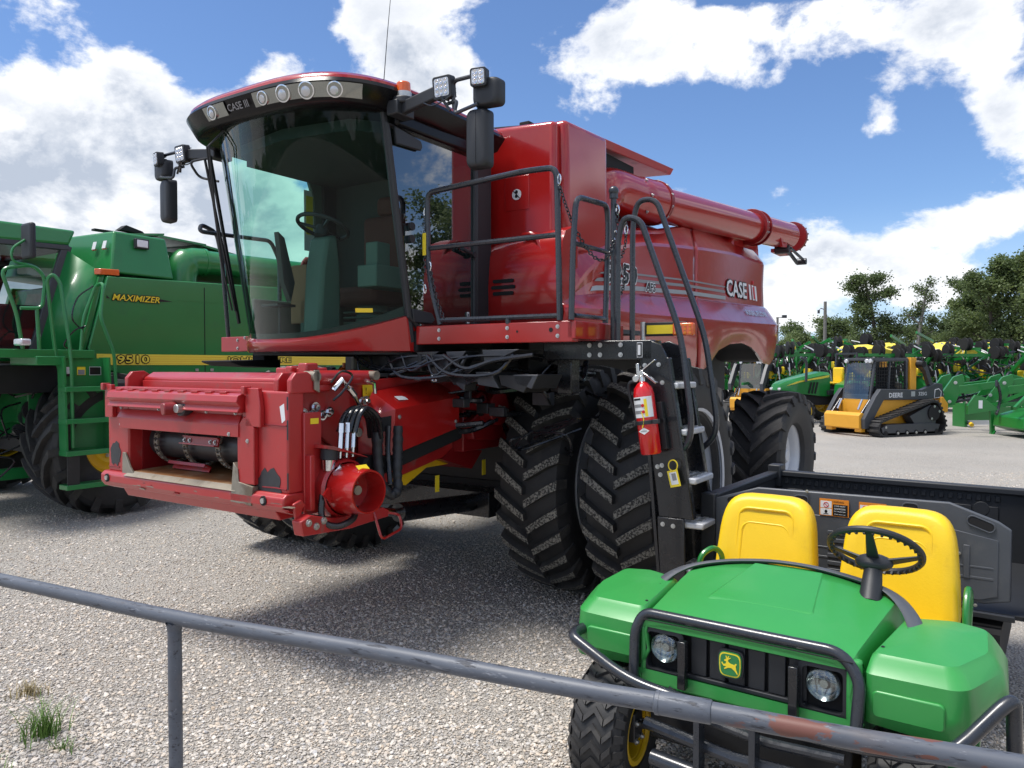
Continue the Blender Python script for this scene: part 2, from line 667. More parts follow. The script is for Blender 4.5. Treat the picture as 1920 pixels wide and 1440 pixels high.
def plate(parent, m, o, right, up, w, h, t=0.003, name='decal', bevel=0):
    """thin plate, centre o, facing right x up"""
    r, u = V(right).normalized(), V(up).normalized()
    n = r.cross(u)
    o = V(o)
    A = [o + r * (i * w / 2) + u * (j * h / 2) for i, j in ((-1, -1), (1, -1), (1, 1), (-1, 1))]
    B = [p + n * t for p in A]
    return MB().hull(A, B).build(name, m, parent, bevel=bevel, flat=True)


def rrect(cx, cy, w, h, r, n=4):
    out = []
    for sx, sy, a in ((1, 1, 0), (-1, 1, 90), (-1, -1, 180), (1, -1, 270)):
        for i in range(n + 1):
            t = R(a + 90 * i / n)
            out.append((cx + sx * (w / 2 - r) + r * math.cos(t), cy + sy * (h / 2 - r) + r * math.sin(t)))
    return out


def bolts(parent, pts, n, r=0.016, h=0.012, m='zinc', name='bolt'):
    """each bolt head its own object sharing one mesh"""
    n = V(n).normalized()
    b = MB()
    b.cyl((0, 0, 0), n * h * .35, r * 1.25, n=12)
    b.cyl(n * h * .35, n * h, r * .85, r * .7, n=6)
    first = None
    for p in pts:
        if first is None:
            first = b.build(name, m, parent)
            first.location = p
        else:
            c = first.copy()
            COL.objects.link(c)
            c.parent = parent
            c.location = p


# ---------------------------------------------------------------- tyres
def tyre(name, parent, Rr, Wd, rim, nlug, lh, lw=0.055, sweep=0.235, side=1, mats=('rubber', 'rubber_mud', 'rubber_lug'), full=False, seg=72, shoulder=1.0):
    b = MB()
    Rc = Rr - lh
    hw = Wd / 2
    prof = [(-hw * .72, rim - .01), (-hw * .86, rim + .02), (-hw * .98, rim + (Rc - rim) * .35), (-hw * 1.02, rim + (Rc - rim) * .6), (-hw * .98, Rc - .07 * Rr),
            (-hw * .88, Rc - .02 * Rr), (-hw * .5, Rc - .004), (0, Rc), (hw * .5, Rc - .004), (hw * .88, Rc - .02 * Rr), (hw * .98, Rc - .07 * Rr),
            (hw * 1.02, rim + (Rc - rim) * .6), (hw * .98, rim + (Rc - rim) * .35), (hw * .86, rim + .02), (hw * .72, rim - .01)]
    b.lathe(prof, (0, 0, 0), (0, 1, 0), seg, mi=0)
    # profile used by the lugs: (y fraction, inner radius, outer radius, outer y)
    st = [(0.02, Rc - .01, Rr, 0.02), (0.35, Rc - .015, Rr - .004, .35), (0.68, Rc - .02, Rr - .012 * Rr, .70), (0.90, Rc - .04 * Rr, Rr - .035 * Rr, .98),
          (0.97, Rc - .12 * Rr * shoulder, Rc - .105 * Rr * shoulder, 1.055)]
    for s in (-1, 1):
        for k in range(nlug):
            a0 = 2 * math.pi * (k + (0.5 if s > 0 else 0)) / nlug + random.uniform(-.004, .004)
            rings = []
            for i, (fy, ri, ro, oy) in enumerate(st):
                t = [0, .36, .74, 1.0, 1.04][i]
                a = a0 + sweep * t
                wi = lw * (1.25 if i else 1.1) / Rr
                wo = lw * [0.95, 1.0, 1.05, 1.25, 1.3][i] / Rr
                q = []
                for (rad, yy, ww) in ((ri, fy, -wi / 2), (ro, oy, -wo / 2), (ro, oy, wo / 2), (ri, fy, wi / 2)):
                    q.append((rad * math.cos(a + ww), s * yy * hw, rad * math.sin(a + ww)))
                rings.append(q)
            n0 = len(b.v)
            for i in range(4):
                pass
            vs = [p for r_ in rings for p in r_]
            fs, ms = [], []
            for i in range(4):
                for j in range(3):
                    fs.append((i * 4 + j, i * 4 + j + 1, (i + 1) * 4 + j + 1, (i + 1) * 4 + j))
                    ms.append(1 if (j == 1 and i < 3) else 2)
            fs.append((0, 1, 2, 3))
            ms.append(2)
            fs.append((16, 17, 18, 19))
            ms.append(2)
            n = len(b.v)
            b.v += [tuple(b.T @ V(p)) for p in vs]
            b.f += [tuple(i + n for i in f) for f in fs]
            b.m += ms
    o = b.build(name, list(mats), parent, sharp=28)
    return o


def rim(parent, rr, Wd, m='rim_silver', dish=0.10, hub=0.18, side=1, name='rim', nb=10, hubm=None):
    """side=+1: outer face toward +y; dish: how far the disc sits inside the outer lip"""
    b = MB()
    hw = Wd * .36
    s = side
    b.lathe([(s * (hw + .02), rr + .01), (s * (hw + .03), rr + .035), (s * (hw + .015), rr + .03), (s * (hw - .03), rr - .02), (s * (hw - dish * .6), rr - .05),
             (s * (hw - dish), rr - .06), (s * (hw - dish * 1.02), rr - .10), (s * (hw - dish * .75), rr * .62), (s * (hw - dish * 1.1), rr * .48), (s * (hw - dish * 1.1), 0.0)],
            ax=(0, 1, 0), n=48)
    b.lathe([(s * (hw - dish), rr - .05), (-s * hw, rr - .03), (-s * (hw + .02), rr + .03)], ax=(0, 1, 0), n=48)
    o = b.build(name, m, parent, sharp=40)
    h = MB()
    h.cyl((0, s * (hw - dish * 1.1), 0), (0, s * (hw - dish * 1.1 + .09), 0), hub * .75, hub * .62, 24)
    h.cyl((0, -s * hw * 1.0, 0), (0, s * (hw - dish * 1.1), 0), hub * .7, n=20)
    h.build('hub', hubm or m, parent, bevel=.006)
    pts = [(rr * .40 * math.cos(2 * math.pi * i / nb), s * (hw - dish * 1.08), rr * .40 * math.sin(2 * math.pi * i / nb)) for i in range(nb)]
    bolts(parent, pts, (0, s, 0), .02, .03)
    return o


# ---------------------------------------------------------------- ground
def ground():
    m = bpy.data.materials.new('gravel_ground')
    m.use_nodes = True
    nt = m.node_tree
    N, L = nt.nodes, nt.links
    p = N['Principled BSDF']
    p.inputs['Roughness'].default_value = .9
    p.inputs['Specular IOR Level'].default_value = .25
    tc = N.new('ShaderNodeTexCoord')

    def vor(sc, feat='F1'):
        v = N.new('ShaderNodeTexVoronoi')
        v.inputs['Scale'].default_value = sc
        v.feature = feat
        v.inputs['Randomness'].default_value = 1
        L.new(tc.outputs['Object'], v.inputs[0])
        return v

    def nz(sc, d=6, r=.6):
        n = N.new('ShaderNodeTexNoise')
        n.inputs['Scale'].default_value = sc
        n.inputs['Detail'].default_value = d
        n.inputs['Roughness'].default_value = r
        L.new(tc.outputs['Object'], n.inputs[0])
        return n

    def ramp(src, els):
        r = N.new('ShaderNodeValToRGB')
        L.new(src, r.inputs[0])
        e = r.color_ramp.elements
        while len(e) < len(els):
            e.new(.5)
        for i, (q, c) in enumerate(els):
            e[i].position = q
            e[i].color = (*c, 1)
        return r.outputs[0]

    def mix(f, a, b, bt='MIX'):
        x = N.new('ShaderNodeMix')
        x.data_type = 'RGBA'
        x.blend_type = bt
        for i, q in ((0, f), (6, a), (7, b)):
            if isinstance(q, (int, float)):
                x.inputs[i].default_value = q
            elif isinstance(q, tuple):
                x.inputs[i].default_value = (*q, 1)
            else:
                L.new(q, x.inputs[i])
        return x.outputs[2]
    v1 = vor(62)
    v2 = vor(17)
    v3 = vor(120)
    sep = N.new('ShaderNodeSeparateColor')
    L.new(v1.outputs['Color'], sep.inputs[0])
    sep3 = N.new('ShaderNodeSeparateColor')
    L.new(v3.outputs['Color'], sep3.inputs[0])
    pal = [(0, (.32, .31, .295)), (.25, (.45, .44, .42)), (.5, (.53, .51, .48)), (.72, (.48, .435, .38)), (.86, (.40, .41, .425)), (1, (.70, .68, .65))]
    c1 = ramp(sep.outputs[0], pal)
    c3 = ramp(sep3.outputs[1], pal)
    c = mix(nz(3.0).outputs[0], c1, c3)
    # gaps between stones
    gap = N.new('ShaderNodeMapRange')
    L.new(v1.outputs['Distance'], gap.inputs[0])
    gap.inputs[1].default_value = .35
    gap.inputs[2].default_value = .75
    gap.inputs[4].default_value = .55
    c = mix(gap.outputs[0], c, (.20, .185, .17))
    # fines and worn lanes
    lane = N.new('ShaderNodeMapRange')
    L.new(nz(.35, 4, .55).outputs[0], lane.inputs[0])
    lane.inputs[1].default_value = .40
    lane.inputs[2].default_value = .62
    lane.inputs[4].default_value = .6
    c = mix(lane.outputs[0], c, (.47, .455, .43))
    pat = N.new('ShaderNodeMapRange')
    L.new(nz(1.7, 6, .6).outputs[0], pat.inputs[0])
    pat.inputs[1].default_value = .45
    pat.inputs[2].default_value = .75
    pat.inputs[4].default_value = .35
    c = mix(pat.outputs[0], c, (.46, .42, .37))
    trk = N.new('ShaderNodeMapRange')
    L.new(nz(.12, 3, .5).outputs[0], trk.inputs[0])
    trk.inputs[1].default_value = .52
    trk.inputs[2].default_value = .60
    trk.inputs[4].default_value = .45
    c = mix(trk.outputs[0], c, (.35, .34, .33))
    c = mix(1.0, c, (1.03, 1.005, .965), 'MULTIPLY')
    L.new(c, p.inputs['Base Color'])
    bp = N.new('ShaderNodeBump')
    bp.inputs['Strength'].default_value = 1.0
    bp.inputs['Distance'].default_value = .02
    bp.invert = True
    L.new(v1.outputs['Distance'], bp.inputs['Height'])
    bp2 = N.new('ShaderNodeBump')
    bp2.inputs['Strength'].default_value = .6
    bp2.inputs['Distance'].default_value = .05
    L.new(nz(6, 8, .7).outputs[0], bp2.inputs['Height'])
    L.new(bp.outputs[0], bp2.inputs['Normal'])
    L.new(bp2.outputs[0], p.inputs['Normal'])
    MATS['gravel_ground'] = m
    b = MB()
    n = 60
    xs = [-900, -300, -120, -60, -30] + [-20 + i for i in range(51)] + [40, 60, 120, 300, 900]
    ys = [-900, -300, -100, -30, -8] + [-2 + i * .8 for i in range(50)] + [45, 60, 120, 300, 900]
    from mathutils import noise as mn
    vs = []
    for y in ys:
        for x in xs:
            near = max(0, 1 - max(abs(x) - 25, 0) / 30)
            z = 0.0
            vs.append((x, y, z))
    fs = []
    w = len(xs)
    for j in range(len(ys) - 1):
        for i in range(w - 1):
            fs.append((j * w + i, j * w + i + 1, (j + 1) * w + i + 1, (j + 1) * w + i))
    b.add(vs, fs)
    g = b.build('gravel_ground', 'gravel_ground')
    tag(g, kind='structure')


ground()


def stones():
    """loose stones near the camera: real geometry scattered with geometry nodes"""
    m = bpy.data.materials.new('stone')
    m.use_nodes = True
    nt = m.node_tree
    N, L = nt.nodes, nt.links
    p = N['Principled BSDF']
    p.inputs['Roughness'].default_value = .85
    p.inputs['Specular IOR Level'].default_value = .3
    oi = N.new('ShaderNodeObjectInfo')
    r = N.new('ShaderNodeValToRGB')
    L.new(oi.outputs['Random'], r.inputs[0])
    els = [(0, (.34, .33, .32)), (.18, (.50, .485, .46)), (.36, (.59, .565, .53)), (.52, (.52, .455, .38)), (.62, (.43, .44, .46)), (.75, (.63, .61, .58)), (.88, (.57, .50, .42)), (1, (.76, .74, .71))]
    e = r.color_ramp.elements
    while len(e) < len(els):
        e.new(.5)
    for i, (q, c) in enumerate(els):
        e[i].position = q
        e[i].color = (*c, 1)
    tc = N.new('ShaderNodeTexCoord')
    nz = N.new('ShaderNodeTexNoise')
    nz.inputs['Scale'].default_value = 60
    L.new(tc.outputs['Object'], nz.inputs[0])
    mx = N.new('ShaderNodeMix')
    mx.data_type = 'RGBA'
    mx.blend_type = 'MULTIPLY'
    mx.inputs[0].default_value = .5
    L.new(r.outputs[0], mx.inputs[6])
    L.new(nz.outputs['Color'], mx.inputs[7])
    hs = N.new('ShaderNodeHueSaturation')
    hs.inputs['Value'].default_value = 1.25
    L.new(mx.outputs[2], hs.inputs['Color'])
    L.new(r.outputs[0], mx.inputs[6])
    wm = N.new('ShaderNodeMix')
    wm.data_type = 'RGBA'
    wm.blend_type = 'MULTIPLY'
    wm.inputs[0].default_value = 1
    L.new(r.outputs[0], wm.inputs[6])
    wm.inputs[7].default_value = (1.04, 1.0, .95, 1)
    L.new(wm.outputs[2], p.inputs['Base Color'])
    MATS['stone'] = m
    coll = bpy.data.collections.new('stone_shapes')
    for k in range(6):
        b = MB()
        b.ball((0, 0, 0), 1.0, 6 if k % 2 else 7)
        rnd = random.Random(k)
        b.v = [tuple(c * (0.72 + rnd.random() * .5) * s for c, s in zip(p_, (1.0, .72 + .1 * (k % 3), .5))) for p_ in b.v]
        me = bpy.data.meshes.new('stone')
        me.from_pydata(b.v, [], b.f)
        me.materials.append(m)
        bm = bmesh.new()
        bm.from_mesh(me)
        bmesh.ops.remove_doubles(bm, verts=bm.verts, dist=.25)
        bmesh.ops.recalc_face_normals(bm, faces=bm.faces)
        bm.to_mesh(me)
        bm.free()
        o = bpy.data.objects.new('stone', me)
        coll.objects.link(o)
    # three bands, the density falls with distance
    b = MB()
    bands = [((-7.4, 9.0), (2.2, 9.0), (2.6, 11.0), (-8.8, 11.0), .12), ((-8.8, 11.0), (2.6, 11.0), (2.6, 14.0), (-9.0, 14.0), .05), ((2.6, 7.0), (9.0, 7.0), (14.0, 14.0), (2.6, 14.0), .10), ((-2.4, 1.6), (4.6, 1.6), (4.6, 4.2), (-3.6, 4.2), 1.0), ((-3.9, 4.2), (2.6, 4.2), (2.8, 6.2), (-5.6, 6.2), .62), ((-6.6, 6.2), (2.0, 6.2), (2.0, 9.0), (-7.2, 9.0), .28)]
    me = bpy.data.meshes.new('gravel_stones')
    vs, fs, w = [], [], []
    for q in bands:
        n = len(vs)
        vs += [(x, y, .004) for x, y in q[:4]]
        fs.append((n, n + 1, n + 2, n + 3))
        w.append(q[4])
    me.from_pydata(vs, [], fs)
    at = me.attributes.new('dens', 'FLOAT', 'FACE')
    at.data.foreach_set('value', w)
    me.materials.append(m)
    o = bpy.data.objects.new('gravel_stones', me)
    COL.objects.link(o)
    tag(o, 'loose pale crushed stones covering the yard in the foreground', 'gravel', kind='stuff')
    ng = bpy.data.node_groups.new('scatter', 'GeometryNodeTree')
    ng.interface.new_socket('Geometry', in_out='INPUT', socket_type='NodeSocketGeometry')
    ng.interface.new_socket('Geometry', in_out='OUTPUT', socket_type='NodeSocketGeometry')
    N, L = ng.nodes, ng.links
    gi = N.new('NodeGroupInput')
    go = N.new('NodeGroupOutput')
    dp = N.new('GeometryNodeDistributePointsOnFaces')
    na = N.new('GeometryNodeInputNamedAttribute')
    na.data_type = 'FLOAT'
    na.inputs['Name'].default_value = 'dens'
    ml = N.new('ShaderNodeMath')
    ml.operation = 'MULTIPLY'
    L.new(na.outputs['Attribute'], ml.inputs[0])
    ml.inputs[1].default_value = 5400
    L.new(ml.outputs[0], dp.inputs['Density'])
    L.new(gi.outputs[0], dp.inputs['Mesh'])
    ci = N.new('GeometryNodeCollectionInfo')
    ci.inputs['Collection'].default_value = coll
    ci.inputs['Separate Children'].default_value = True
    ci.inputs['Reset Children'].default_value = True
    ip = N.new('GeometryNodeInstanceOnPoints')
    L.new(dp.outputs['Points'], ip.inputs['Points'])
    L.new(ci.outputs[0], ip.inputs['Instance'])
    ip.inputs['Pick Instance'].default_value = True
    rv = N.new('FunctionNodeRandomValue')
    rv.data_type = 'FLOAT_VECTOR'
    rv.inputs[0].default_value = (-.5, -.5, 0)
    rv.inputs[1].default_value = (.5, .5, 6.28)
    L.new(rv.outputs[0], ip.inputs['Rotation'])
    r2 = N.new('FunctionNodeRandomValue')
    r2.data_type = 'FLOAT'
    r2.inputs[2].default_value = 0.0
    r2.inputs[3].default_value = 1.0
    pw = N.new('ShaderNodeMath')
    pw.operation = 'POWER'
    L.new(r2.outputs[1], pw.inputs[0])
    pw.inputs[1].default_value = 5.0
    mr = N.new('ShaderNodeMapRange')
    L.new(pw.outputs[0], mr.inputs[0])
    mr.inputs[3].default_value = .0046
    mr.inputs[4].default_value = .0175
    L.new(mr.outputs[0], ip.inputs['Scale'])
    L.new(ip.outputs[0], go.inputs[0])
    md = o.modifiers.new('scatter', 'NODES')
    md.node_group = ng


stones()

# ================================================================ red combine harvester
def red_combine():
    root = empty('combine_harvester', (-.55, 7.5, 0), heading(33.5))
    tag(root, 'large red combine harvester with dual front wheels and a boarding ladder, facing left', 'combine harvester')

    # ---- wheels
    def wheel(x, y, Rr, Wd, rr, side, nl, lh, lw, sweep, steer=0, dish=.1, tn='tyre'):
        w = empty('wheel', (x, y, Rr), steer, root)
        tyre(tn, w, Rr, Wd, rr, nl, lh, lw, sweep)
        rim(w, rr + .035, .72, side=side, dish=dish)
        return w
    for s in (1, -1):
        wheel(0, s * 1.40, .98, .58, .56, s, 29, .058, .062, .175, dish=.08)
        wheel(0, s * 2.17, .98, .58, .56, s, 29, .058, .062, .175, dish=.14)
    for s in (1, -1):
        w = empty('wheel', (-3.95, s * 1.98, .82), R(-3), root)
        tyre('tyre', w, .82, .68, .40, 19, .055, .075, .42, mats=('rubber', 'rubber_lug', 'rubber_lug'))
        rim(w, .40, .68, side=s, dish=.12, hub=.12)
    b = MB()
    b.box((-.22, -2.3, .78), (.22, 2.3, 1.18))
    b.cyl((0, -2.4, .98), (0, 2.4, .98), .16)
    b.box((-.35, 1.0, .7), (.35, 1.12, 1.5))
    b.box((-.35, -1.12, .7), (.35, -1.0, 1.5))
    b.build('front_axle', 'machinery', root, bevel=.01)
    b = MB()
    b.box((-4.1, -1.7, .72), (-3.8, 1.7, .98))
    b.box((-4.5, -.5, .9), (-3.4, .5, 1.6))
    b.build('rear_axle', 'machinery', root, bevel=.01)

    # ---- chassis and the dark works under the machine
    b = MB()
    for s in (-1, 1):
        b.box((-5.0, s * .95 - .06, 1.35), (.28, s * .95 + .06, 1.62))
    b.box((-4.8, -1.1, 1.6), (.4, 1.1, 2.9))
    b.prism([(.3, -1.0), (.42, -1.0), (1.55, .35), (1.7, .6), (1.7, 1.0), (.3, 1.0)], 'z', 1.9, 2.03)
    b.box((-.4, -1.0, .9), (.25, 1.0, 1.6))
    b.box((-2.4, -.9, .75), (-.4, .9, 1.5))
    b.build('chassis', 'machinery', root, bevel=.012)
    b = MB()
    rnd = random.Random(5)
    for i in range(26):
        y = rnd.uniform(.45, 1.7)
        z = rnd.uniform(1.35, 2.02)
        x = rnd.uniform(.2, 1.3)
        b.tube(spline([(x, y, z), (x + .1, y + rnd.uniform(-.4, .4), z + rnd.uniform(-.15, .1)), (x - .1, y + rnd.uniform(-.5, .5), z + rnd.uniform(-.2, .1)), (x - .4, y + rnd.uniform(-.2, .2), z)], 5),
               rnd.choice([.010, .014, .022]), 6)
    b.build('hydraulic_hoses', 'black_paint', root)
    for i in range(16):
        y = rnd.uniform(.2, 1.5)
        z = rnd.uniform(1.5, 2.0)
        x = rnd.uniform(.35, 1.25)
        MB().box((x, y, z), (x + rnd.uniform(.03, .12), y + rnd.uniform(.04, .22), z + rnd.uniform(.03, .14))).build('valve_block', 'steel_dark', root, bevel=.004)
    b = MB()
    b.box((1.28, .1, 1.92), (1.32, .85, 1.96))
    b.box((1.2, .0, 1.88), (1.25, .95, 1.9))
    b.tube([(1.35, .1, 1.9), (1.35, .2, 1.86), (1.3, .7, 1.93)], .008, 6)
    b.tube([(1.2, .9, 1.82), (.9, 1.5, 1.8)], .006, 6)
    b.build('cable_guides', 'zinc', root)
    # lift cylinders + lower beam
    b = MB()
    for s in (-1, 1):
        b.cyl((.25, s * .55, .72), (1.45, s * .55, .80), .075, n=20)
    b.box((.1, -.7, .62), (.5, .75, .84))
    b.build('lift_cylinder', 'black_paint', root, bevel=.004)
    b = MB()
    for s in (-1, 1):
        b.cyl((1.45, s * .55, .80), (2.35, s * .55, .97), .032, n=16)
    b.build('cylinder_rod', 'chrome', root)
    b = MB()
    b.prism([(1.45, 1.02), (1.75, 1.10), (1.72, 1.14), (1.25, 1.20), (.8, 1.18), (.8, 1.13), (1.2, 1.13)], 'y', .60, .63)
    b.build('safety_strut', 'yellow_paint', root)
    for (x, z) in ((1.25, 1.02), (.62, 1.08)):
        plate(root, 'yellow_decal', (x, .78, z), (-1, 0, 0), (0, 0, 1), .05, .13, name='warning_decal')

    for k in range(14):
        y, z = rnd.uniform(.55, 1.9), rnd.uniform(1.86, 2.06)
        MB().prism([(y, z), (y + rnd.uniform(.1, .3), z), (y + rnd.uniform(.08, .2), z - rnd.uniform(.05, .14)), (y + .02, z - rnd.uniform(.04, .1))], 'x', 1.3 + rnd.uniform(0, .35), 1.68).build('bracket', rnd.choice(['machinery', 'black_paint', 'steel_dark']), root, bevel=.004)
    b = MB()
    for k in range(14):
        y = rnd.uniform(.35, 1.4)
        b.tube(spline([(1.72, y, 2.02), (1.74, y + rnd.uniform(.05, .3), rnd.uniform(1.84, 1.95)), (1.73, y + rnd.uniform(.3, .6), rnd.uniform(1.88, 2.0)), (1.66, y + .7, 2.02)], 5), rnd.choice([.006, .009, .014]), 6)
    b.build('cable_loops', 'black_paint', root)['kind'] = 'stuff'
    # ---- feeder house
    fx = 2.85
    yl, yr = .93, -1.05
    b = MB()
    # body: deep trunk running from face plate up and back
    b.prism([(2.03, 1.05), (2.03, 1.84), (1.7, 1.86), (.3, 1.92), (.3, 1.30), (1.2, 1.20)], 'y', -.80, .74)
    b.box((2.02, -.80, 1.05), (2.73, -.79, 1.83))
    b.box((2.02, .73, 1.05), (2.73, .745, 1.83))
    b.box((2.02, -.80, 1.60), (2.73, .74, 1.84))
    b.build('feeder_house', 'red_worn', root, bevel=.012)
    b = MB()
    b.box((.4, -.78, 1.865), (2.55, .72, 1.895))
    b.build('feeder_top', 'steel_dark', root, bevel=.004)
    bolts(root, [(x, .70, 1.895) for x in (.7, 1.0, 1.3, 1.6, 1.9, 2.2)], (0, .3, 1), .012, .01)
    # face plate (adapter) with opening
    z0, z1 = 1.03, 1.79
    oy0, oy1, oz0, oz1 = -.78, .50, 1.19, 1.535
    b = MB()
    d = .13
    b.box((fx - d, yr, oz0 - .02), (fx, oy0, z1))
    b.box((fx - d, oy1, oz0 - .02), (fx, yl, z1))
    b.box((fx - d, oy0, oz1), (fx, oy1, z1))
    b.build('face_plate', 'red_worn', root, bevel=.012)
    b = MB()
    b.prism([(fx - .16, oz0 - .02), (fx + .015, oz0 - .015), (fx + .045, oz0 - .04), (fx + .045, oz0 - .09), (fx + .02, z0 + .035), (fx - .05, z0 + .01), (fx - .16, z0 + .03)], 'y', yr - .03, yl + .01)
    b.build('bottom_beam', 'red_worn', root, bevel=.008)
    b = MB()
    b.prism([(fx - .2, z0 + .03), (fx + .0, z0 + .035), (fx - .04, z0 - .035), (fx - .2, z0 - .03)], 'y', yr + .18, yl - .12)
    b.build('lower_brace', 'red_worn', root, bevel=.006)
    # worn sill strip along the opening and the floor behind it
    plate(root, 'steel_worn', (fx + .022, (oy0 + oy1) / 2, oz0 - .019), (0, 1, 0), (-1, 0, .55), oy1 - oy0 - .02, .060, name='sill')
    b = MB()
    b.hull([(fx - .75, oy0 + .01, oz0 - .02), (fx - .14, oy0 + .01, oz0 - .03), (fx - .14, oy1 - .01, oz0 - .03), (fx - .75, oy1 - .01, oz0 - .02)], [(fx - .75, oy0 + .01, oz0 + .03), (fx - .01, oy0 + .01, oz0 - .006), (fx - .01, oy1 - .01, oz0 - .006), (fx - .75, oy1 - .01, oz0 + .03)])
    b.build('feeder_floor', 'rust_floor', root)
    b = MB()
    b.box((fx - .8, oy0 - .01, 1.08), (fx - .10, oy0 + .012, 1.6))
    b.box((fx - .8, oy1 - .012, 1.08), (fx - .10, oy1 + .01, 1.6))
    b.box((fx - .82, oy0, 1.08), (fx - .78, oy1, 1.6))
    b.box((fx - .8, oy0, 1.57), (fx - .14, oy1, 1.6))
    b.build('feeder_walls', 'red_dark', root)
    # drum, chains and slats
    dc = (fx - .27, 1.395)
    b = MB()
    b.cyl((dc[0], oy0 + .02, dc[1]), (dc[0], oy1 - .02, dc[1]), .125, n=40)
    b.build('drum', 'steel_dark', root)
    for cy in (-.62, -.27, .10, .47):
        b = MB()
        n = 22
        for k in range(n):
            a = 2 * math.pi * k / n
            b.T = Matrix.Translation((dc[0] + .155 * math.cos(a), cy, dc[1] + .155 * math.sin(a))) @ Matrix.Rotation(-a, 4, 'Y')
            b.box((-.006, -.022, -.018), (.008, -.014, .018))
            b.box((-.006, .014, -.018), (.008, .022, .018))
            b.cyl((0, -.02, .0), (0, .02, .0), .010, n=8)
        b.T = Matrix()
        b.build('chain', 'steel_worn', root)
    first = None
    for (a, ya, yb) in ((12, -.27, .12), (80, -.72, -.25), (80, .06, .49), (-62, -.55, -.12), (-66, .2, .49)):
        r_ = .175
        b = MB()
        b.T = Matrix.Translation((dc[0], 0, dc[1])) @ Matrix.Rotation(-R(a), 4, 'Y')
        b.box((r_ - .01, ya, -.03), (r_, yb, .03))
        b.box((r_, ya, -.03), (r_ + .03, yb, -.022))
        b.box((r_, ya, .022), (r_ + .012, yb, .03))
        b.build('slat', 'red_worn' if a == 12 or a < 0 else 'steel_worn', root)
        if a == 12:
            m_ = Matrix.Translation((dc[0], 0, dc[1])) @ Matrix.Rotation(-R(a), 4, 'Y')
            bolts(root, [m_ @ V((r_, y, 0)) for y in (-.25, -.19, .04, .09)], m_.to_3x3() @ V((1, 0, 0)), .012, .014)
    # rounded shield rails in front of the upper plate
    b = MB()
    b.prism([(fx, 1.75), (fx + .035, 1.775), (fx + .075, 1.76), (fx + .085, 1.72), (fx + .06, 1.69), (fx + .08, 1.66), (fx + .075, 1.655), (fx, 1.655)], 'y', -.92, .56)
    b.build('upper_shield', 'red_worn', root, bevel=.006)
    b = MB()
    b.hull([(fx + .005, -.86, 1.635), (fx + .005, .50, 1.635), (fx + .045, .52, 1.575), (fx + .045, -.86, 1.575)],
           [(fx + .0, -.86, 1.635), (fx + .0, .50, 1.635), (fx + .0, .52, 1.575), (fx + .0, -.86, 1.575)])
    b.box((fx, -.82, 1.50), (fx + .044, .52, 1.576))
    b.build('lower_shield', 'red_worn', root, bevel=.004)
    b = MB()
    b.box((fx, .50, 1.21), (fx + .035, .66, 1.56))
    b.prism([(.50, 1.56), (.66, 1.56), (.62, 1.62), (.56, 1.63)], 'x', fx, fx + .035)
    b.build('side_shield', 'red_worn', root, bevel=.005)
    for i in range(9):
        y = -.86 + i * .15
        MB().box((fx + .02, y, 1.772), (fx + .05, y + .07, 1.784)).build('edge_lip', 'red_worn', root, bevel=.002)
    # top tube with end brackets
    b = MB()
    b.prism([(fx - .14, 1.78), (fx - .13, 1.86), (fx - .20, 1.90), (fx - .36, 1.90), (fx - .40, 1.86), (fx - .40, 1.78)], 'y', -.80, .88)
    b.build('top_beam', 'red_worn', root, bevel=.012)
    for y0_, y1_ in ((-.86, -.82), (.78, .82), (.90, .94)):
        b = MB()
        b.prism([(fx - .02, 1.78), (fx - .02, 1.86), (fx - .06, 1.905), (fx - .15, 1.91), (fx - .22, 1.87), (fx - .22, 1.78)], 'y', y0_, y1_)
        b.build('beam_bracket', 'red_worn', root, bevel=.006)
    for y0_, y1_ in ((-1.03, -.93), (.58, .72)):
        b = MB()
        b.prism([(y0_, 1.57), (y1_, 1.57), (y1_, 1.70), (y1_ - .02, 1.81), (y0_ + .01, 1.81), (y0_, 1.74)], 'x', fx, fx + .035)
        b.box((fx, y0_ - .01, 1.77), (fx + .06, y0_ + .02, 1.82))
        b.build('hook_plate', 'red_worn', root, bevel=.005)
    b = MB()
    b.box((2.46, .52, 1.88), (2.60, .86, 1.935))
    b.box((2.56, .66, 1.90), (2.64, .72, 1.945))
    b.box((2.54, .78, 1.90), (2.64, .86, 1.965))
    b.box((2.15, .5, 1.86), (2.45, .88, 1.90))
    b.build('latch_block', 'red_worn', root, bevel=.01)
    # round boss in the plate
    b = MB()
    b.cyl((fx - .01, -.06, 1.675), (fx + .065, -.06, 1.675), .062, n=24)
    b.build('boss_washer', 'steel_dark', root, bevel=.004)
    b = MB()
    b.cyl((fx + .06, -.10, 1.665), (fx + .15, -.12, 1.66), .042, n=20)
    b.build('boss_cap', 'red_dark', root, bevel=.006)
    b = MB()
    b.cyl((fx + .06, -.035, 1.665), (fx + .11, -.035, 1.665), .028, n=16)
    b.build('boss_pin', 'zinc', root, bevel=.004)
    bolts(root, [(fx, -.87, 1.645), (fx, -.40, 1.645), (fx, .14, 1.645), (fx, .44, 1.645), (fx + .044, .43, 1.515), (fx + .035, .60, 1.48), (fx, -.88, 1.52), (fx, -.84, 1.55)], (1, 0, 0), .011, .010)
    # bare wear plates at the opening's lower corners
    for pts, xx in (([(-.84, 1.12), (-.68, 1.11), (-.67, 1.15), (-.74, 1.22), (-.80, 1.32), (-.83, 1.32)], fx + .02), ([(.44, 1.09), (.64, 1.08), (.66, 1.20), (.52, 1.22), (.51, 1.30), (.47, 1.34), (.455, 1.22)], fx + .045)):
        b = MB()
        b.prism(pts, 'x', fx + .003, xx)
        b.build('wear_plate', 'steel_worn', root, bevel=.003)
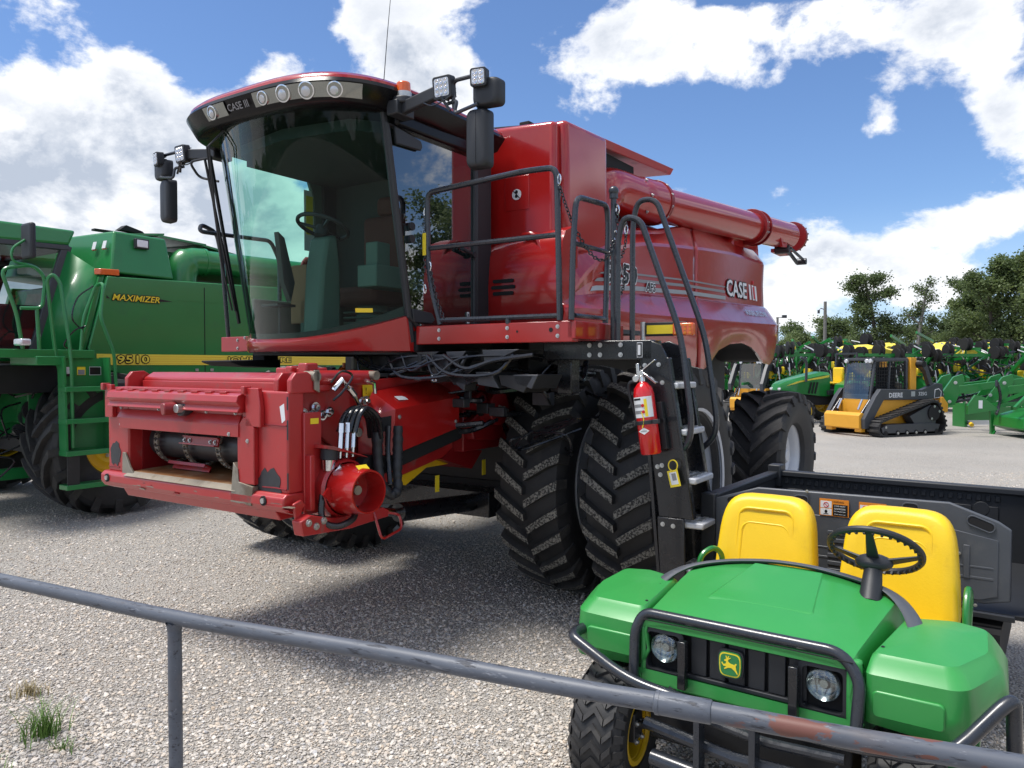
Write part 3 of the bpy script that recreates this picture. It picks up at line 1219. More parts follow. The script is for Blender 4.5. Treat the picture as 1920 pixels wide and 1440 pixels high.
    for c, w_, h_ in (((fx + .002, -.95, 1.30), .10, .13), ((fx + .002, .76, 1.21), .17, .15)):
        b = MB()
        rr = random.Random(int(c[2] * 100))
        pts = [(c[1] + w_ * .75 * math.cos(a * .2417) * rr.uniform(.72, 1.05), c[2] + h_ * .75 * math.sin(a * .2417) * rr.uniform(.72, 1.1)) for a in range(26)]
        b.prism(pts, 'x', c[0] - .002, c[0] + .001)
        b.build('bare_patch', 'steel_dark', root)
    for y in (-.99, .76):
        b = MB()
        b.cyl((fx + .01, y, 1.125), (fx + .05, y, 1.125), .030, n=16)
        b.build('guide_bore', 'black_matte', root)
        b = MB()
        b.cyl((fx + .03, y, 1.125), (fx + .058, y, 1.125), .017, n=12)
        b.build('guide_pin', 'zinc', root)
    b = MB()
    b.prism([(yl - .03, 1.72), (yl - .07, 1.70), (yl - .05, 1.60), (yl - .02, 1.62)], 'x', fx, fx + .001)
    b.build('paint_scratch', 'white_decal', root)
    for ya, yb, zz in ((yr + .01, oy0 - .06, 1.60), (oy1 + .18, yl - .01, 1.585), (yr + .01, oy0 - .12, 1.205), (oy1 + .2, yl - .01, 1.20)):
        MB().tube([(fx + .002, ya, zz), (fx + .002, (ya + yb) / 2, zz + .004), (fx + .002, yb, zz)], .005, 6).build('weld_seam', 'red_dark', root)
    rs = random.Random(4)
    for k in range(16):
        y = rs.uniform(yr, yl)
        z = rs.uniform(1.075, 1.125)
        ln = rs.uniform(.03, .12)
        MB().prism([(y, z), (y + ln, z + rs.uniform(-.004, .004)), (y + ln * .8, z + .005), (y + ln * .1, z + .004)], 'x', fx + .012, fx + .0455).build('scratch', rs.choice(['steel_worn', 'steel_dark', 'red_dark']), root)
    for z0_, z1_ in ((1.08, 1.16), (1.2, 1.3), (1.5, 1.62), (1.68, 1.76)):
        MB().box((fx - .004, yl - .006, z0_), (fx + .0015, yl + .0015, z1_)).build('edge_wear', 'steel_dark', root)
    # left flank: flange, ribs, bolts, yellow sticker
    b = MB()
    b.box((2.60, yl, 1.03), (2.74, yl + .02, 1.66))
    b.box((2.70, yl, 1.06), (2.735, yl + .07, 1.40))
    b.prism([(2.74, 1.80), (2.74, 1.62), (2.55, 1.55), (2.2, 1.30), (2.2, 1.84), (2.5, 1.84)], 'y', .76, .79)
    b.build('side_flange', 'red_worn', root, bevel=.005)
    plate(root, 'yellow_decal', (2.66, yl + .022, 1.605), (-1, 0, 0), (0, 0, 1), .065, .035, name='small_sticker')
    bolts(root, [(2.52, .80, 1.68), (2.55, .80, 1.63), (2.46, .80, 1.625), (2.40, .80, 1.645), (2.62, .80, 1.645), (2.10, .80, 1.70), (2.06, .80, 1.705)], (0, 1, 0), .027, .035, m='chrome')
    b = MB()
    b.tube([(2.22, .79, 1.50), (2.22, .90, 1.50)], .032, 14)
    b.build('gear_shaft', 'zinc', root, bevel=.004)
    plate(root, 'yellow_decal', (1.98, .756, 1.77), (-1, 0, 0), (0, 0, 1), .12, .085, name='warning_decal')
    text('!', root, 'black_decal', (2.015, .762, 1.75), (-1, 0, 0), (0, 0, 1), .045, name='decal_print')
    # shield over the drive (faceted red cover)
    A0, A1 = (2.05, .76, 1.76), (1.02, .76, 1.74)
    o = .98
    P = dict(a=(2.13, .80, 1.58), b=(1.99, .80, 1.765), c=(1.95, o, 1.645), d=(1.97, o, 1.33), e=(1.23, o, 1.47), f=(1.22, o, 1.71), g=(1.25, .75, 1.84), h=(2.13, .80, 1.33))
    b = MB()
    vs = [P[k] for k in 'abcdefgh']
    b.add(vs, [(0, 1, 2), (1, 6, 5, 2), (2, 5, 4, 3), (0, 2, 3, 7)])
    b.build('drive_cover', 'red_paint', root, solid=.02, flat=True)
    b = MB()
    b.prism([(1.965, 1.56), (1.87, 1.565), (1.87, 1.46), (1.945, 1.45)], 'z', .0, .001)
    b = MB()
    b.hull([(2.06, .865, 1.48), (1.965, .96, 1.50), (1.965, .96, 1.60), (2.05, .875, 1.585)], [(2.066, .883, 1.48), (1.985, .967, 1.50), (1.985, .967, 1.60), (2.056, .893, 1.585)])
    b.build('hose_slot', 'black_matte', root)
    bolts(root, [(1.91, o, 1.59), (1.92, o, 1.37), (1.27, o, 1.66), (1.27, o, 1.52)], (0, 1, 0), .012, .01)
    b = MB()
    b.tube([(1.86, .955, 1.735), (1.82, .96, 1.72)], .03, 12)
    plate(root, 'white_decal', (1.80, .90, 1.715), (-1, 0, 0), (0, -.75, .42), .10, .05, name='round_decal')
    # belt guard (black diagonal) and rear gearbox
    b = MB()
    b.beam((2.12, .87, 1.24), (1.12, .87, 1.44), .12, .14)
    b.cyl((2.12, .82, 1.24), (2.12, .93, 1.24), .10, n=20)
    b.build('belt_guard', 'black_matte', root, bevel=.02)
    b = MB()
    b.cyl((.75, .70, 1.60), (.75, 1.04, 1.60), .14, n=20)
    b.cyl((.95, .70, 1.66), (.95, 1.0, 1.66), .075, n=16)
    b.box((.4, .65, 1.25), (1.0, .85, 1.6))
    b.prism([(.95, 1.35), (1.0, 1.5), (.5, 1.75), (.3, 1.6), (.4, 1.3)], 'y', .75, .92)
    b.build('gearbox', 'red_dark', root, bevel=.01)
    b = MB()
    b.beam((.80, 1.06, 1.62), (.66, 1.06, 1.575), .012, .02)
    b.lathe([(-.008, .028), (.008, .028), (.008, .018), (-.008, .018)], (.735, 1.062, 1.59), (0, 1, 0), 16, close=True)
    b.build('latch_handle', 'zinc', root)
    b = MB()
    b.prism([(1.15, 1.2), (1.0, 1.28), (.6, 1.22), (.75, 1.08)], 'y', .4, .75)
    b.build('underside_plate', 'red_dark', root)

    # header drive duct (red round housing with a short collar)
    b = MB()
    b.lathe([(-.28, .0), (-.28, .20), (-.02, .185), (.0, .17)], (2.48, 1.05, 1.17), (.12, 1, 0), 32)
    b.build('drive_housing', 'red_worn', root)
    b = MB()
    b.lathe([(-.02, .16), (.0, .165), (.20, .135), (.20, .125), (.04, .12), (.03, .0)], (2.48, 1.06, 1.17), (.10, 1, 0), 36)
    b.prism([(2.66, 1.20), (2.70, 1.16), (2.64, 1.10), (2.60, 1.2)], 'y', 1.06, 1.075)
    b.build('collar', 'red_paint', root, sharp=40)
    b = MB()
    b.cyl((2.48, 1.04, 1.17), (2.495, 1.16, 1.17), .03, n=12)
    for k in range(5):
        a = k * 1.25
        b.cyl((2.48 + .06 * math.cos(a), 1.08, 1.17 + .06 * math.sin(a)), (2.48 + .06 * math.cos(a), 1.1, 1.17 + .06 * math.sin(a)), .01, n=8)
    b.build('drive_coupler', 'steel_worn', root)
    plate(root, 'yellow_decal', (2.49, 1.20, 1.31), (-1, 0, 0), (0, -.75, .65), .09, .055, name='warning_decal')
    bolts(root, [(2.60, 1.17, 1.215), (2.575, 1.18, 1.22)], (.5, .8, .2), .012, .012)
    # hook arm
    b = MB()
    b.prism([(2.84, .93), (2.86, 1.02), (2.78, 1.05), (2.60, 1.00), (2.15, 1.0), (2.09, .97), (2.10, .93), (2.45, .91)], 'y', .97, 1.05)
    b.prism([(2.84, 1.02), (2.86, 1.12), (2.80, 1.14), (2.76, 1.10), (2.79, 1.08), (2.80, 1.04)], 'y', .97, .99)
    b.build('hook_arm', 'red_worn', root, bevel=.006)
    bolts(root, [(2.80, 1.05, 1.005), (2.74, 1.05, .975), (2.68, 1.05, 1.00)], (0, 1, 0), .018, .02)
    b = MB()
    b.tube(fillet([(2.24, 1.05, .98), (2.22, 1.10, .80), (2.02, 1.10, .84), (2.00, 1.06, .93), (2.12, 1.04, .96)], .04), .009, 8)
    b.build('hook_wire', 'red_paint', root)

    # coupler hoses and silver couplings
    b = MB()
    for i in range(4):
        dy = .93 + i * .035
        b.tube(spline([(2.44 - i * .015, dy, 1.52), (2.38 - i * .01, dy, 1.63), (2.28, dy, 1.67), (2.18, dy, 1.60), (2.13, dy - .02, 1.46)], 6), .016, 8)
    b.build('coupler_hoses', 'black_paint', root)
    b = MB()
    for k, rr in enumerate((.036, .05)):
        b.tube(spline([(2.13, .98, 1.50), (2.13, .98, 1.32), (2.12, 1.0, 1.15), (2.06, 1.03, 1.07), (1.99, 1.03, 1.10), (1.97, 1.01, 1.22), (1.95, 1.0, 1.38), (1.94, .995, 1.53)], 8),
               [rr * random.uniform(.85, 1.12) for _ in range(57)], 12)
        break
    b.build('hose_sleeve', 'black_plastic', root, sharp=60)
    b = MB()
    b.tube(spline([(2.06, 1.03, 1.14), (2.04, 1.0, 1.25), (2.03, .98, 1.38), (2.0, .96, 1.53)], 8), .019, 10)
    b.build('hose', 'black_paint', root)
    b = MB()
    for i in range(3):
        x = 2.47 - i * .055
        b.tube([(x + .02, 1.0, 1.42), (x, .99, 1.55)], [.020, .018], 10)
        b.tube([(x + .004, .992, 1.52), (x - .004, .988, 1.58)], [.024, .022], 10)
        b.tube([(x + .03, 1.005, 1.36), (x + .02, 1.0, 1.42)], [.010, .014], 8)
    b.build('couplings', 'chrome', root)
    b = MB()
    b.prism([(2.66, 1.46), (2.60, 1.45), (2.32, 1.36), (2.30, 1.35), (2.44, 1.39), (2.66, 1.44)], 'y', .95, 1.06)
    b.build('coupling_bracket', 'red_worn', root)
    b = MB()
    b.cyl((2.58, 1.0, 1.43), (2.585, 1.0, 1.36), .055, n=16)
    b.build('multi_coupler', 'black_plastic', root, bevel=.004)
    b = MB()
    b.cyl((2.585, 1.0, 1.365), (2.59, 1.0, 1.29), .045, .035, n=16)
    b.cyl((2.56, 1.03, 1.31), (2.54, 1.04, 1.29), .04, n=12)
    b.build('coupler_ring', 'chrome', root, bevel=.003)
    b = MB()
    b.tube(spline([(2.59, 1.0, 1.29), (2.64, 1.0, 1.15), (2.66, 1.02, 1.0), (2.60, 1.08, .955), (2.50, 1.12, .99), (2.46, 1.1, 1.06)], 8), .021, 10)
    b.build('hose', 'black_paint', root)
    # small cylinder with silver fittings on top corner
    b = MB()
    b.cyl((2.62, .86, 1.87), (2.05, .86, 1.865), .05, n=20)
    b.build('tilt_cylinder', 'red_worn', root, bevel=.004)
    b = MB()
    b.cyl((2.64, .85, 1.88), (2.64, .96, 1.88), .035, n=16)
    b.cyl((2.10, .85, 1.88), (2.10, .95, 1.88), .032, n=16)
    b.prism([(2.66, 1.92), (2.62, 1.92), (2.62, 1.78), (2.66, 1.80)], 'y', .945, .96)
    b.build('pin', 'steel_worn', root, bevel=.003)
    b = MB()
    b.tube([(2.48, .93, 1.79), (2.42, .95, 1.86), (2.40, .95, 1.83)], .018, 8)
    b.tube([(2.40, .95, 1.83), (2.33, .95, 1.77), (2.25, .95, 1.66)], [.018, .015, .012], 8)
    b.tube([(2.36, .95, 1.80), (2.31, .95, 1.75)], .022, 8)
    b.tube([(2.20, .94, 1.85), (2.13, .95, 1.83), (2.12, .95, 1.76)], .014, 8)
    b.build('fittings', 'chrome', root)
    b = MB()
    b.tube(spline([(2.50, .93, 1.84), (2.45, .97, 1.91), (2.36, .98, 1.88), (2.45, .98, 1.78), (2.52, .97, 1.73)], 6), .008, 6)
    b.build('pilot_hose', 'black_paint', root)

    # ---- grain tank and front cowl
    b = MB()
    b.prism([(-.30, 2.9), (.44, 2.9), (.48, 3.95), (-.28, 3.98)], 'y', -1.5, 1.5)
    b.build('grain_tank', 'red_paint', root, bevel=.05, seg=4)
    b = MB()
    b.box((-4.2, -1.15, 2.8), (-.3, 1.05, 3.55))
    b.build('tank_rear', 'red_dark', root, bevel=.03)
    # front wall panels, slightly proud, with a rounded lower cowl carrying the vents
    b = MB()
    b.prism([(.72, 2.30), (1.44, 2.30), (1.44, 3.93), (.72, 3.97)], 'x', .44, .56)
    b.build('front_panel', 'red_paint', root, bevel=.045, seg=4)
    b = MB()
    b.box((.30, 1.40, 2.30), (.50, 1.53, 3.0))
    b.build('corner_trim', 'red_paint', root, bevel=.03, seg=3)
    b = MB()
    b.box((.558, .96, 3.24), (.564, 1.20, 3.52))
    b.build('access_hatch', 'red_paint', root, bevel=.003)
    b = MB()
    b.cyl((.564, 1.08, 3.37), (.567, 1.08, 3.37), .045, n=24)
    b.build('round_sticker', 'white_decal', root)
    b = MB()
    b.ball((.569, 1.08, 3.39), .016, 8, (.1, 1, 1))
    b.ball((.569, 1.08, 3.355), .014, 8, (.1, 1, 1.1))
    b.beam((.569, 1.05, 3.40), (.569, 1.11, 3.34), .003, .006)
    b.build('sticker_print', 'black_decal', root)
    # lower cowl: loft in y of x-depth so that it bulges
    rings = []
    ys = [.72, .76, .84, .95, 1.1, 1.25, 1.4, 1.52, 1.6]
    tops = [2.82, 2.90, 2.945, 2.97, 2.99, 3.01, 3.03, 3.04, 3.04]
    for i, y in enumerate(ys):
        u = (y - .72) / .88
        bul = .60 + .17 * math.sqrt(max(0, 1 - (1 - min(u * 3, 1)) ** 2)) * (1 - .25 * u)
        tz = tops[i]
        rings.append([(.5, y, 2.28), (bul - .03, y, 2.29), (bul, y, 2.34), (bul + .005, y, 2.6), (bul - .02, y, tz - .12), (bul - .07, y, tz - .03), (.5, y, tz + .03)])
    b = MB()
    b.loft(rings, True, True)
    b.build('engine_cowl', 'red_paint', root, sharp=50)
    b = MB()
    for i, zc in enumerate((2.635, 2.585, 2.535)):
        w_ = .115 if i == 1 else .10
        b.prism(rrect(1.075, zc, w_ * 2, .03, .013), 'x', .72, .765)
    b.build('vent_slots', 'black_matte', root)
    b = MB()
    b.box((-.3, 1.15, 3.96), (.3, 1.2, 4.02))
    b.tube([(.3, .6, 4.05), (.1, .9, 4.08), (0, 1.1, 4.02)], .02, 8)
    b.box((-.1, .9, 3.97), (.25, 1.0, 4.08))
    b.build('tank_extension_fold', 'black_matte', root, bevel=.01)
    b = MB()
    b.box((-.72, 1.3, 3.22), (-.62, 1.42, 3.3))
    b.prism([(-.40, 3.29), (-.14, 3.33), (-.16, 3.37), (-.43, 3.35)], 'y', 1.38, 1.44)
    b.box((-.32, 1.38, 3.16), (-.26, 1.42, 3.31))
    b.build('fill_cap_handle', 'red_dark', root, bevel=.008)
    # lid / extension over the auger
    b = MB()
    b.hull([(-.35, .3, 4.10), (-.35, 1.22, 4.03), (-2.45, 1.22, 4.13), (-2.45, .3, 4.18)], [(-.35, .3, 4.17), (-.35, 1.24, 4.11), (-2.50, 1.24, 4.21), (-2.50, .3, 4.25)])
    b.build('tank_cover', 'red_worn', root, bevel=.01)
    b = MB()
    b.box((-1.6, .9, 3.85), (-.35, 1.15, 4.05))
    b.build('cover_mechanism', 'black_matte', root, bevel=.01)

    # ---- side panels
    xs = [.72, .55, .35, .1, -.25, -.64, -1.05, -1.45, -1.94, -2.12, -2.16, -2.5, -2.83, -3.2, -3.6, -4.0, -4.4, -4.7, -5.0, -5.22]

    def itp(x, tab):
        tab = sorted(tab)
        if x <= tab[0][0]:
            return tab[0][1]
        for (a, va), (c, vc) in zip(tab, tab[1:]):
            if x <= c:
                t = (x - a) / (c - a)
                t2 = t * t * (3 - 2 * t) if False else t
                return va + (vc - va) * t2
        return tab[-1][1]
    top = [(.72, 3.02), (.3, 3.05), (-.02, 3.10), (-.64, 3.26), (-1.45, 3.42), (-1.94, 3.56), (-2.83, 3.63), (-5.3, 3.74)]
    zA = [(.72, 2.44), (.5, 2.56), (.25, 2.74), (0, 2.88), (-.35, 3.02), (-.86, 3.12), (-1.65, 3.21), (-2.43, 3.28), (-3.55, 3.35), (-5.3, 3.39)]
    zB = [(.72, 2.42), (.58, 2.47), (.11, 2.53), (-.65, 2.59), (-2.08, 2.66), (-5.0, 2.74), (-5.3, 2.74)]
    zC = [(.72, 2.39), (-.36, 2.40), (-1.73, 2.42), (-5.3, 2.51)]
    zD = [(.72, 2.14), (-1.0, 2.05), (-1.82, 1.93), (-2.30, 1.90), (-2.50, 1.97), (-2.75, 2.12), (-3.1, 2.20), (-3.53, 2.225), (-3.9, 2.18), (-4.2, 2.10), (-4.45, 1.98), (-4.75, 1.955), (-5.0, 2.06), (-5.3, 2.20)]

    def section(x, s, pinch=0.0):
        t, a, c, d, e = itp(x, top), itp(x, zA), itp(x, zB), itp(x, zC), itp(x, zD)
        nose = min(1, max(0, (.72 - x) / .35)) ** .5
        yc = 1.62 + .16 * nose
        m_ = (a + c) / 2
        pts = [(1.22 - pinch, t - .01), (1.31 - pinch, t), (1.36 - pinch, t - .035), (1.385 - pinch, t - .075), (1.575 - pinch, a + .005), (1.585 - pinch, a - .03), (1.572 - pinch, m_), (1.585 - pinch, c + .03),
               (1.625 - pinch, c), (yc - pinch, d + .01), (yc + .003 - pinch, d - .02), (yc - .01 - pinch, (d + e) / 2), (yc - .05 - pinch, e), (yc - .09 - pinch, e + .01)]
        k_ = max(0, 1 - abs(x + 2.14) / 1.5)
        return [(x + (y - 1.64) * 2.2 * k_, s * y, z) for y, z in pts]
    for s in (1, -1):
        for seg_, nm in ((xs[:10], 'front_side_panel'), (xs[10:], 'rear_side_panel')):
            b = MB()
            fine = []
            for a, c in zip(seg_, seg_[1:]):
                fine += [a + (c - a) * k / 4 for k in range(4)]
            fine.append(seg_[-1])
            b.loft([section(x, s, .10 * max(0, (-x - 4.9) / .35) ** 2) for x in fine], closed=False, cap=False)
            b.build(nm, 'red_paint', root, solid=.03, sharp=13)
    # rear hood
    b = MB()
    b.prism([(-5.20, 2.25), (-5.28, 2.6), (-5.30, 3.3), (-5.18, 3.70), (-4.0, 3.68), (-4.0, 2.2), (-4.6, 2.1)], 'y', -1.45, 1.45)
    b.build('rear_hood', 'red_paint', root, bevel=.05, seg=3)
    b = MB()
    b.prism([(-5.2, 2.5), (-5.42, 2.5), (-5.36, 3.0), (-5.25, 3.05)], 'y', 1.30, 1.42)
    b.build('tail_light_pod', 'red_paint', root, bevel=.02)
    # dark wheel-arch liner
    b = MB()
    arc = [(-2.32, 1.96), (-2.5, 2.03), (-2.75, 2.17), (-3.1, 2.25), (-3.53, 2.27), (-3.9, 2.23), (-4.2, 2.15), (-4.45, 2.03), (-4.7, 2.0), (-4.95, 2.12)]
    b.prism([(-4.95, 2.6), (-2.32, 2.6)] + arc, 'y', -1.66, 1.66)
    b.build('arch_liner', 'black_matte', root)
    # stripes
    for k, (z_off, hh, x0, x1, m_) in enumerate(((.20, .018, .05, -3.3, 'grey_decal'), (.135, .030, .13, -3.3, 'grey_decal'), (.055, .042, .22, -3.3, 'silver_decal'))):
        b = MB()
        top_, bot_ = [], []
        X = [x0 + (x1 - x0) * i / 30 for i in range(31)]
        for i, x in enumerate(X):
            xx = x
            c, a = itp(xx, zB), itp(xx, zA)
            f_ = (z_off) / max(a - c, .1)
            zz = c + z_off

            def yat(z):
                m2 = (a + c) / 2
                tab = [(c, 1.625), (c + .03, 1.585), (m2, 1.572), (a - .03, 1.585), (a, 1.575)]
                return itp(z, tab) + .006
            taper = 1.0
            bot_.append((xx, yat(zz), zz))
            top_.append((xx - (.05 if i == 0 else 0), yat(zz + hh * taper), zz + hh * taper))
        b.loft([bot_, top_], closed=False, cap=False)
        b.build('stripe', m_, root)

    def ysurf(x, z):
        c, a = itp(x, zB), itp(x, zA)
        d = itp(x, zC)
        if z < c:
            return itp(z, [(d, 1.78), (c, 1.625)])
        return itp(z, [(c, 1.625), (c + .03, 1.585), ((a + c) / 2, 1.572), (a - .03, 1.585), (a, 1.575)])

    def stext(s_, m_, x0, z0_, w_, h_, off=0, shear=0, lift=.012, slope=.02, ext=0.0):
        y0 = ysurf(x0 - w_ / 2, z0_)
        y1 = ysurf(x0 - w_ / 2, z0_ + h_)
        lean = (y1 - y0) / h_
        return text(s_, root, m_, (x0, y0 + lift, z0_), (-1, .0, slope), (0, lean, 1), h_, w_, shear, off, ext)
    def olet(s_, mo, mi, x0, z0_, w_, h_, d, shear=0, off=.02, slope=.02):
        y0 = ysurf(x0 - w_ / 2, z0_)
        y1 = ysurf(x0 - w_ / 2, z0_ + h_)
        outlined(s_, root, mo, mi, (x0, max(y0, y1) + .012, z0_), (-1, 0, slope), (0, (y1 - y0) / h_, 1), h_, w_, d, shear, off)
    olet('8250', 'white_decal', 'black_decal', -.05, 2.675, .66, .185, .014, .15)
    olet('AFS', 'white_decal', 'black_decal', -.90, 2.66, .24, .085, .010, .2)
    olet('CASE', 'black_decal', 'white_decal', -3.33, 2.80, .82, .205, .014)
    # the paired bars of the mark with a small dot
    b = MB()
    for dx in (0, .14, .26):
        x = -4.28 - dx
        yy = ysurf(x, 2.82) + .012
        b.hull([(x, yy, 2.82), (x - .07, yy, 2.82), (x - .07, yy - .02, 3.02), (x, yy - .02, 3.02)], [(x, yy + .006, 2.82), (x - .07, yy + .006, 2.82), (x - .07, yy - .014, 3.02), (x, yy - .014, 3.02)])
    b.build('mark_bar', 'white_decal', root)
    b = MB()
    x = -4.45
    yy = ysurf(x, 2.85) + .02
    b.hull([(x, yy, 2.84), (x - .05, yy, 2.84), (x - .05, yy - .02, 3.0), (x, yy - .02, 3.0)], [(x, yy + .006, 2.84), (x - .05, yy + .006, 2.84), (x - .05, yy - .014, 3.0), (x, yy - .014, 3.0)])
    b.ball((x - .02, yy - .02, 3.06), .03, 8, (1, .3, 1))
    b.build('mark_dot', 'red_decal', root)
    stext('AXIAL-FLOW', 'silver_decal', -3.75, 2.585, .95, .085, .025, 0, .012)

    # ---- unloading auger
    ax0, ax1 = V((-.95, 1.12, 3.68)), V((-5.72, 1.70, 3.85))
    dr = (ax1 - ax0).normalized()
    ac = MB()
    ac.cyl(ax0 + dr * .9, ax1, .195, n=36)
    ac.build('auger_tube', 'red_paint', root, sharp=50)
    b = MB()
    b.tube(spline([(-.72, 1.10, 3.15), (-.74, 1.11, 3.38), (-.85, 1.12, 3.60), (-1.05, 1.13, 3.70), ax0 + dr * .55, ax0 + dr * .95], 6), [.22] * 12 + [.225] * 13 + [.235] * 6, 28)
    b.cyl((-.72, 1.1, 3.1), (-.72, 1.1, 3.2), .26, n=28)
    b.build('auger_elbow', 'red_paint', root, sharp=60)
    b = MB()
    for t, w_, r_ in ((.95, .03, .245), (1.0, .03, .235), (3.55, .10, .22), (3.52, .02, .24), (3.68, .02, .24), (5.0, .03, .225), (5.07, .02, .215)):
        b.cyl(ax0 + dr * t, ax0 + dr * (t + w_), r_, n=36)
    b.build('auger_flanges', 'red_dark', root, bevel=.004)
    u_ = dr.orthogonal().normalized()
    w2 = dr.cross(u_)
    bolts(root, [ax0 + dr * .97 + (u_ * math.cos(a) + w2 * math.sin(a)) * .235 for a in [R(k * 30) for k in range(12)]], (0, 1, 0), .014, .02)
    bolts(root, [ax0 + dr * .55 + (u_ * math.cos(a) + w2 * math.sin(a)) * .23 for a in [R(k * 45) for k in range(8)]], (0, 1, 0), .014, .02)
    bolts(root, [ax0 + dr * 5.1 + (u_ * math.cos(a) + w2 * math.sin(a)) * .215 for a in [R(k * 24) for k in range(15)]], dr, .010, .02)
    bolts(root, [ax0 + dr * t + V((0, .20, dz)) for t in (3.56, 3.62) for dz in (-.02, -.08, .05)], (0, 1, 0), .014, .02)
    b = MB()
    b.T = Matrix.Translation(ax0 + dr * 4.3)
    b.prism([(.25, .0), (.18, .02), (.02, -.16), (-.1, -.16), (-.12, .0), (-.2, .0), (-.18, -.2), (.05, -.22)], 'y', .12, .15)
    b.box((-.7, -.08, -.25), (-.2, .06, -.20))
    b.build('spout_bracket', 'red_worn', root)
    b = MB()
    b.T = Matrix.Translation(ax0 + dr * 4.9)
    b.beam((.3, .1, -.22), (-.5, .1, -.30), .03, .03)
    b.beam((.1, 0, -.2), (-.3, .05, -.36), .03, .05)
    b.cyl((-.5, 0, -.32), (-.5, .14, -.32), .05)
    b.cyl((.35, -.1, -.24), (.35, .1, -.24), .06, n=12)
    b.T = Matrix()
    b.build('spout_linkage', 'steel_dark', root)

    # ---- platform and rails
    b = MB()
    b.box((1.58, .92, 2.10), (1.66, 2.22, 2.235))
    b.box((.95, 2.18, 2.12), (1.66, 2.24, 2.235))
    b.build('platform_beam', 'red_paint', root, bevel=.006)
    b = MB()
    b.box((.45, .9, 2.18), (1.6, 2.19, 2.21))
    b.build('platform_deck', 'grey_slate', root)
    bolts(root, [(1.66, y, z) for y in (1.135, 1.72, 2.11) for z in (2.20, 2.14)], (1, 0, 0), .011, .01)
    b = MB()
    for y, z, r_ in ((1.80, 2.175, .008), (2.06, 2.18, .015)):
        b.cyl((1.655, y, z), (1.662, y, z), r_, n=12)
    b.build('drain_holes', 'black_matte', root)
    b = MB()
    b.box((1.58, -1.35, 2.07), (1.66, -.9, 2.20))
    b.build('platform_stub', 'red_worn', root, bevel=.006)
    bolts(root, [(1.66, -1.12, 2.17), (1.66, -1.12, 2.10), (1.66, -1.02, 2.19)], (1, 0, 0), .011, .01)
    b = MB()
    b.tube(fillet([(1.65, 1.14, 2.24), (1.65, 1.03, 2.60), (1.65, 1.02, 3.19), (1.65, 1.85, 3.23), (1.65, 2.09, 3.22), (1.65, 2.10, 3.1), (1.65, 2.12, 2.24)], [0, .2, .07, .1, .07, .1, 0], 5), .020, 10)
    b.tube([(1.65, 1.05, 2.79), (1.65, 2.10, 2.79)], .018, 8)
    b.tube([(1.65, 1.13, 2.27), (1.65, 2.11, 2.27)], .018, 8)
    b.tube([(1.65, 1.72, 2.23), (1.65, 1.72, 2.27)], .018, 8)
    b.build('front_rail', 'black_tube', root)
    b = MB()
    b.tube(fillet([(1.66, 2.21, 2.24), (1.64, 2.21, 2.7), (1.60, 2.21, 3.03), (1.16, 2.21, 3.05), (1.14, 2.21, 2.9), (1.18, 2.21, 2.24)], [0, .1, .08, .06, .1, 0], 5), .019, 10)
    b.tube([(1.62, 2.21, 2.73), (1.14, 2.21, 2.73)], .016, 8)
    b.tube([(1.62, 2.21, 2.27), (1.16, 2.21, 2.27)], .016, 8)
    b.build('side_rail', 'black_tube', root)
    b = MB()
    b.tube([(1.2, 2.28, 2.0), (1.2, 2.28, 3.08)], .019, 10)
    b.ball((1.2, 2.28, 3.13), .035, 12)
    b.cyl((1.2, 2.28, 3.08), (1.2, 2.28, 3.11), .03, n=12)
    b.build('gate_post', 'black_tube', root)
    for x_, pts in ((1.3, [(2.36, 2.0), (2.36, 2.78), (2.40, 2.93), (2.52, 2.90), (2.80, 2.15), (2.875, 1.60), (2.86, 1.45), (2.76, 1.37)]),
                    (.85, [(2.26, 2.0), (2.26, 2.97), (2.30, 3.13), (2.44, 3.12), (2.80, 2.15), (2.885, 1.58), (2.87, 1.46), (2.78, 1.38)])):
        b = MB()
        b.tube(fillet([(x_, y, z) for y, z in pts], [0, .1, .1, .1, .15, .08, .06, 0], 5), .020, 10)
        b.build('handrail', 'black_tube', root)
    b = MB()
    b.tube(fillet([(1.62, -1.3, 2.2), (1.68, -1.3, 2.9), (1.72, -1.32, 3.12), (1.86, -1.34, 3.17), (1.90, -1.30, 3.1), (1.7, -1.28, 3.10), (1.15, -1.3, 3.12), (1.05, -1.3, 2.95), (1.05, -1.3, 2.2)], .06, 5), .019, 10)
    b.build('right_rail', 'black_tube', root)

    # chains
    def chain(pts, name='safety_chain', link=.034, wire=.0042):
        P = spline(pts, 10)
        L = [0]
        for a, c in zip(P, P[1:]):
            L.append(L[-1] + (c - a).length)
        n = int(L[-1] / (link * .72))
        b = MB()
        for k in range(n):
            d = L[-1] * (k + .5) / n
            i = max(j for j in range(len(L)) if L[j] <= d)
            i = min(i, len(P) - 2)
            t = (d - L[i]) / max(L[i + 1] - L[i], 1e-6)
            p = P[i].lerp(P[i + 1], t)
            q = (P[i + 1] - P[i]).to_track_quat('X', 'Z').to_matrix().to_4x4()
            b.T = Matrix.Translation(p) @ q @ Matrix.Rotation(R(45 + 90 * (k % 2)), 4, 'X')
            h = link / 2
            b.tube([(h * .9 * math.cos(a), .0105 * math.sin(a), 0) for a in [R(45 * j) for j in range(8)]], wire, 4, closed=True)
        b.T = Matrix()
        b.build(name, 'black_paint', root)
    chain([(1.66, 2.12, 3.10), (1.62, 2.20, 2.85), (1.48, 2.27, 2.66), (1.34, 2.30, 2.66), (1.22, 2.29, 2.80)])
    chain([(1.2, 2.30, 3.04), (1.19, 2.31, 2.8), (1.24, 2.31, 2.74)])
    chain([(.98, 2.27, 2.95), (1.02, 2.28, 2.78), (1.14, 2.29, 2.66)])
    chain([(1.0, 2.27, 2.66), (1.04, 2.28, 2.50), (1.16, 2.29, 2.40)])
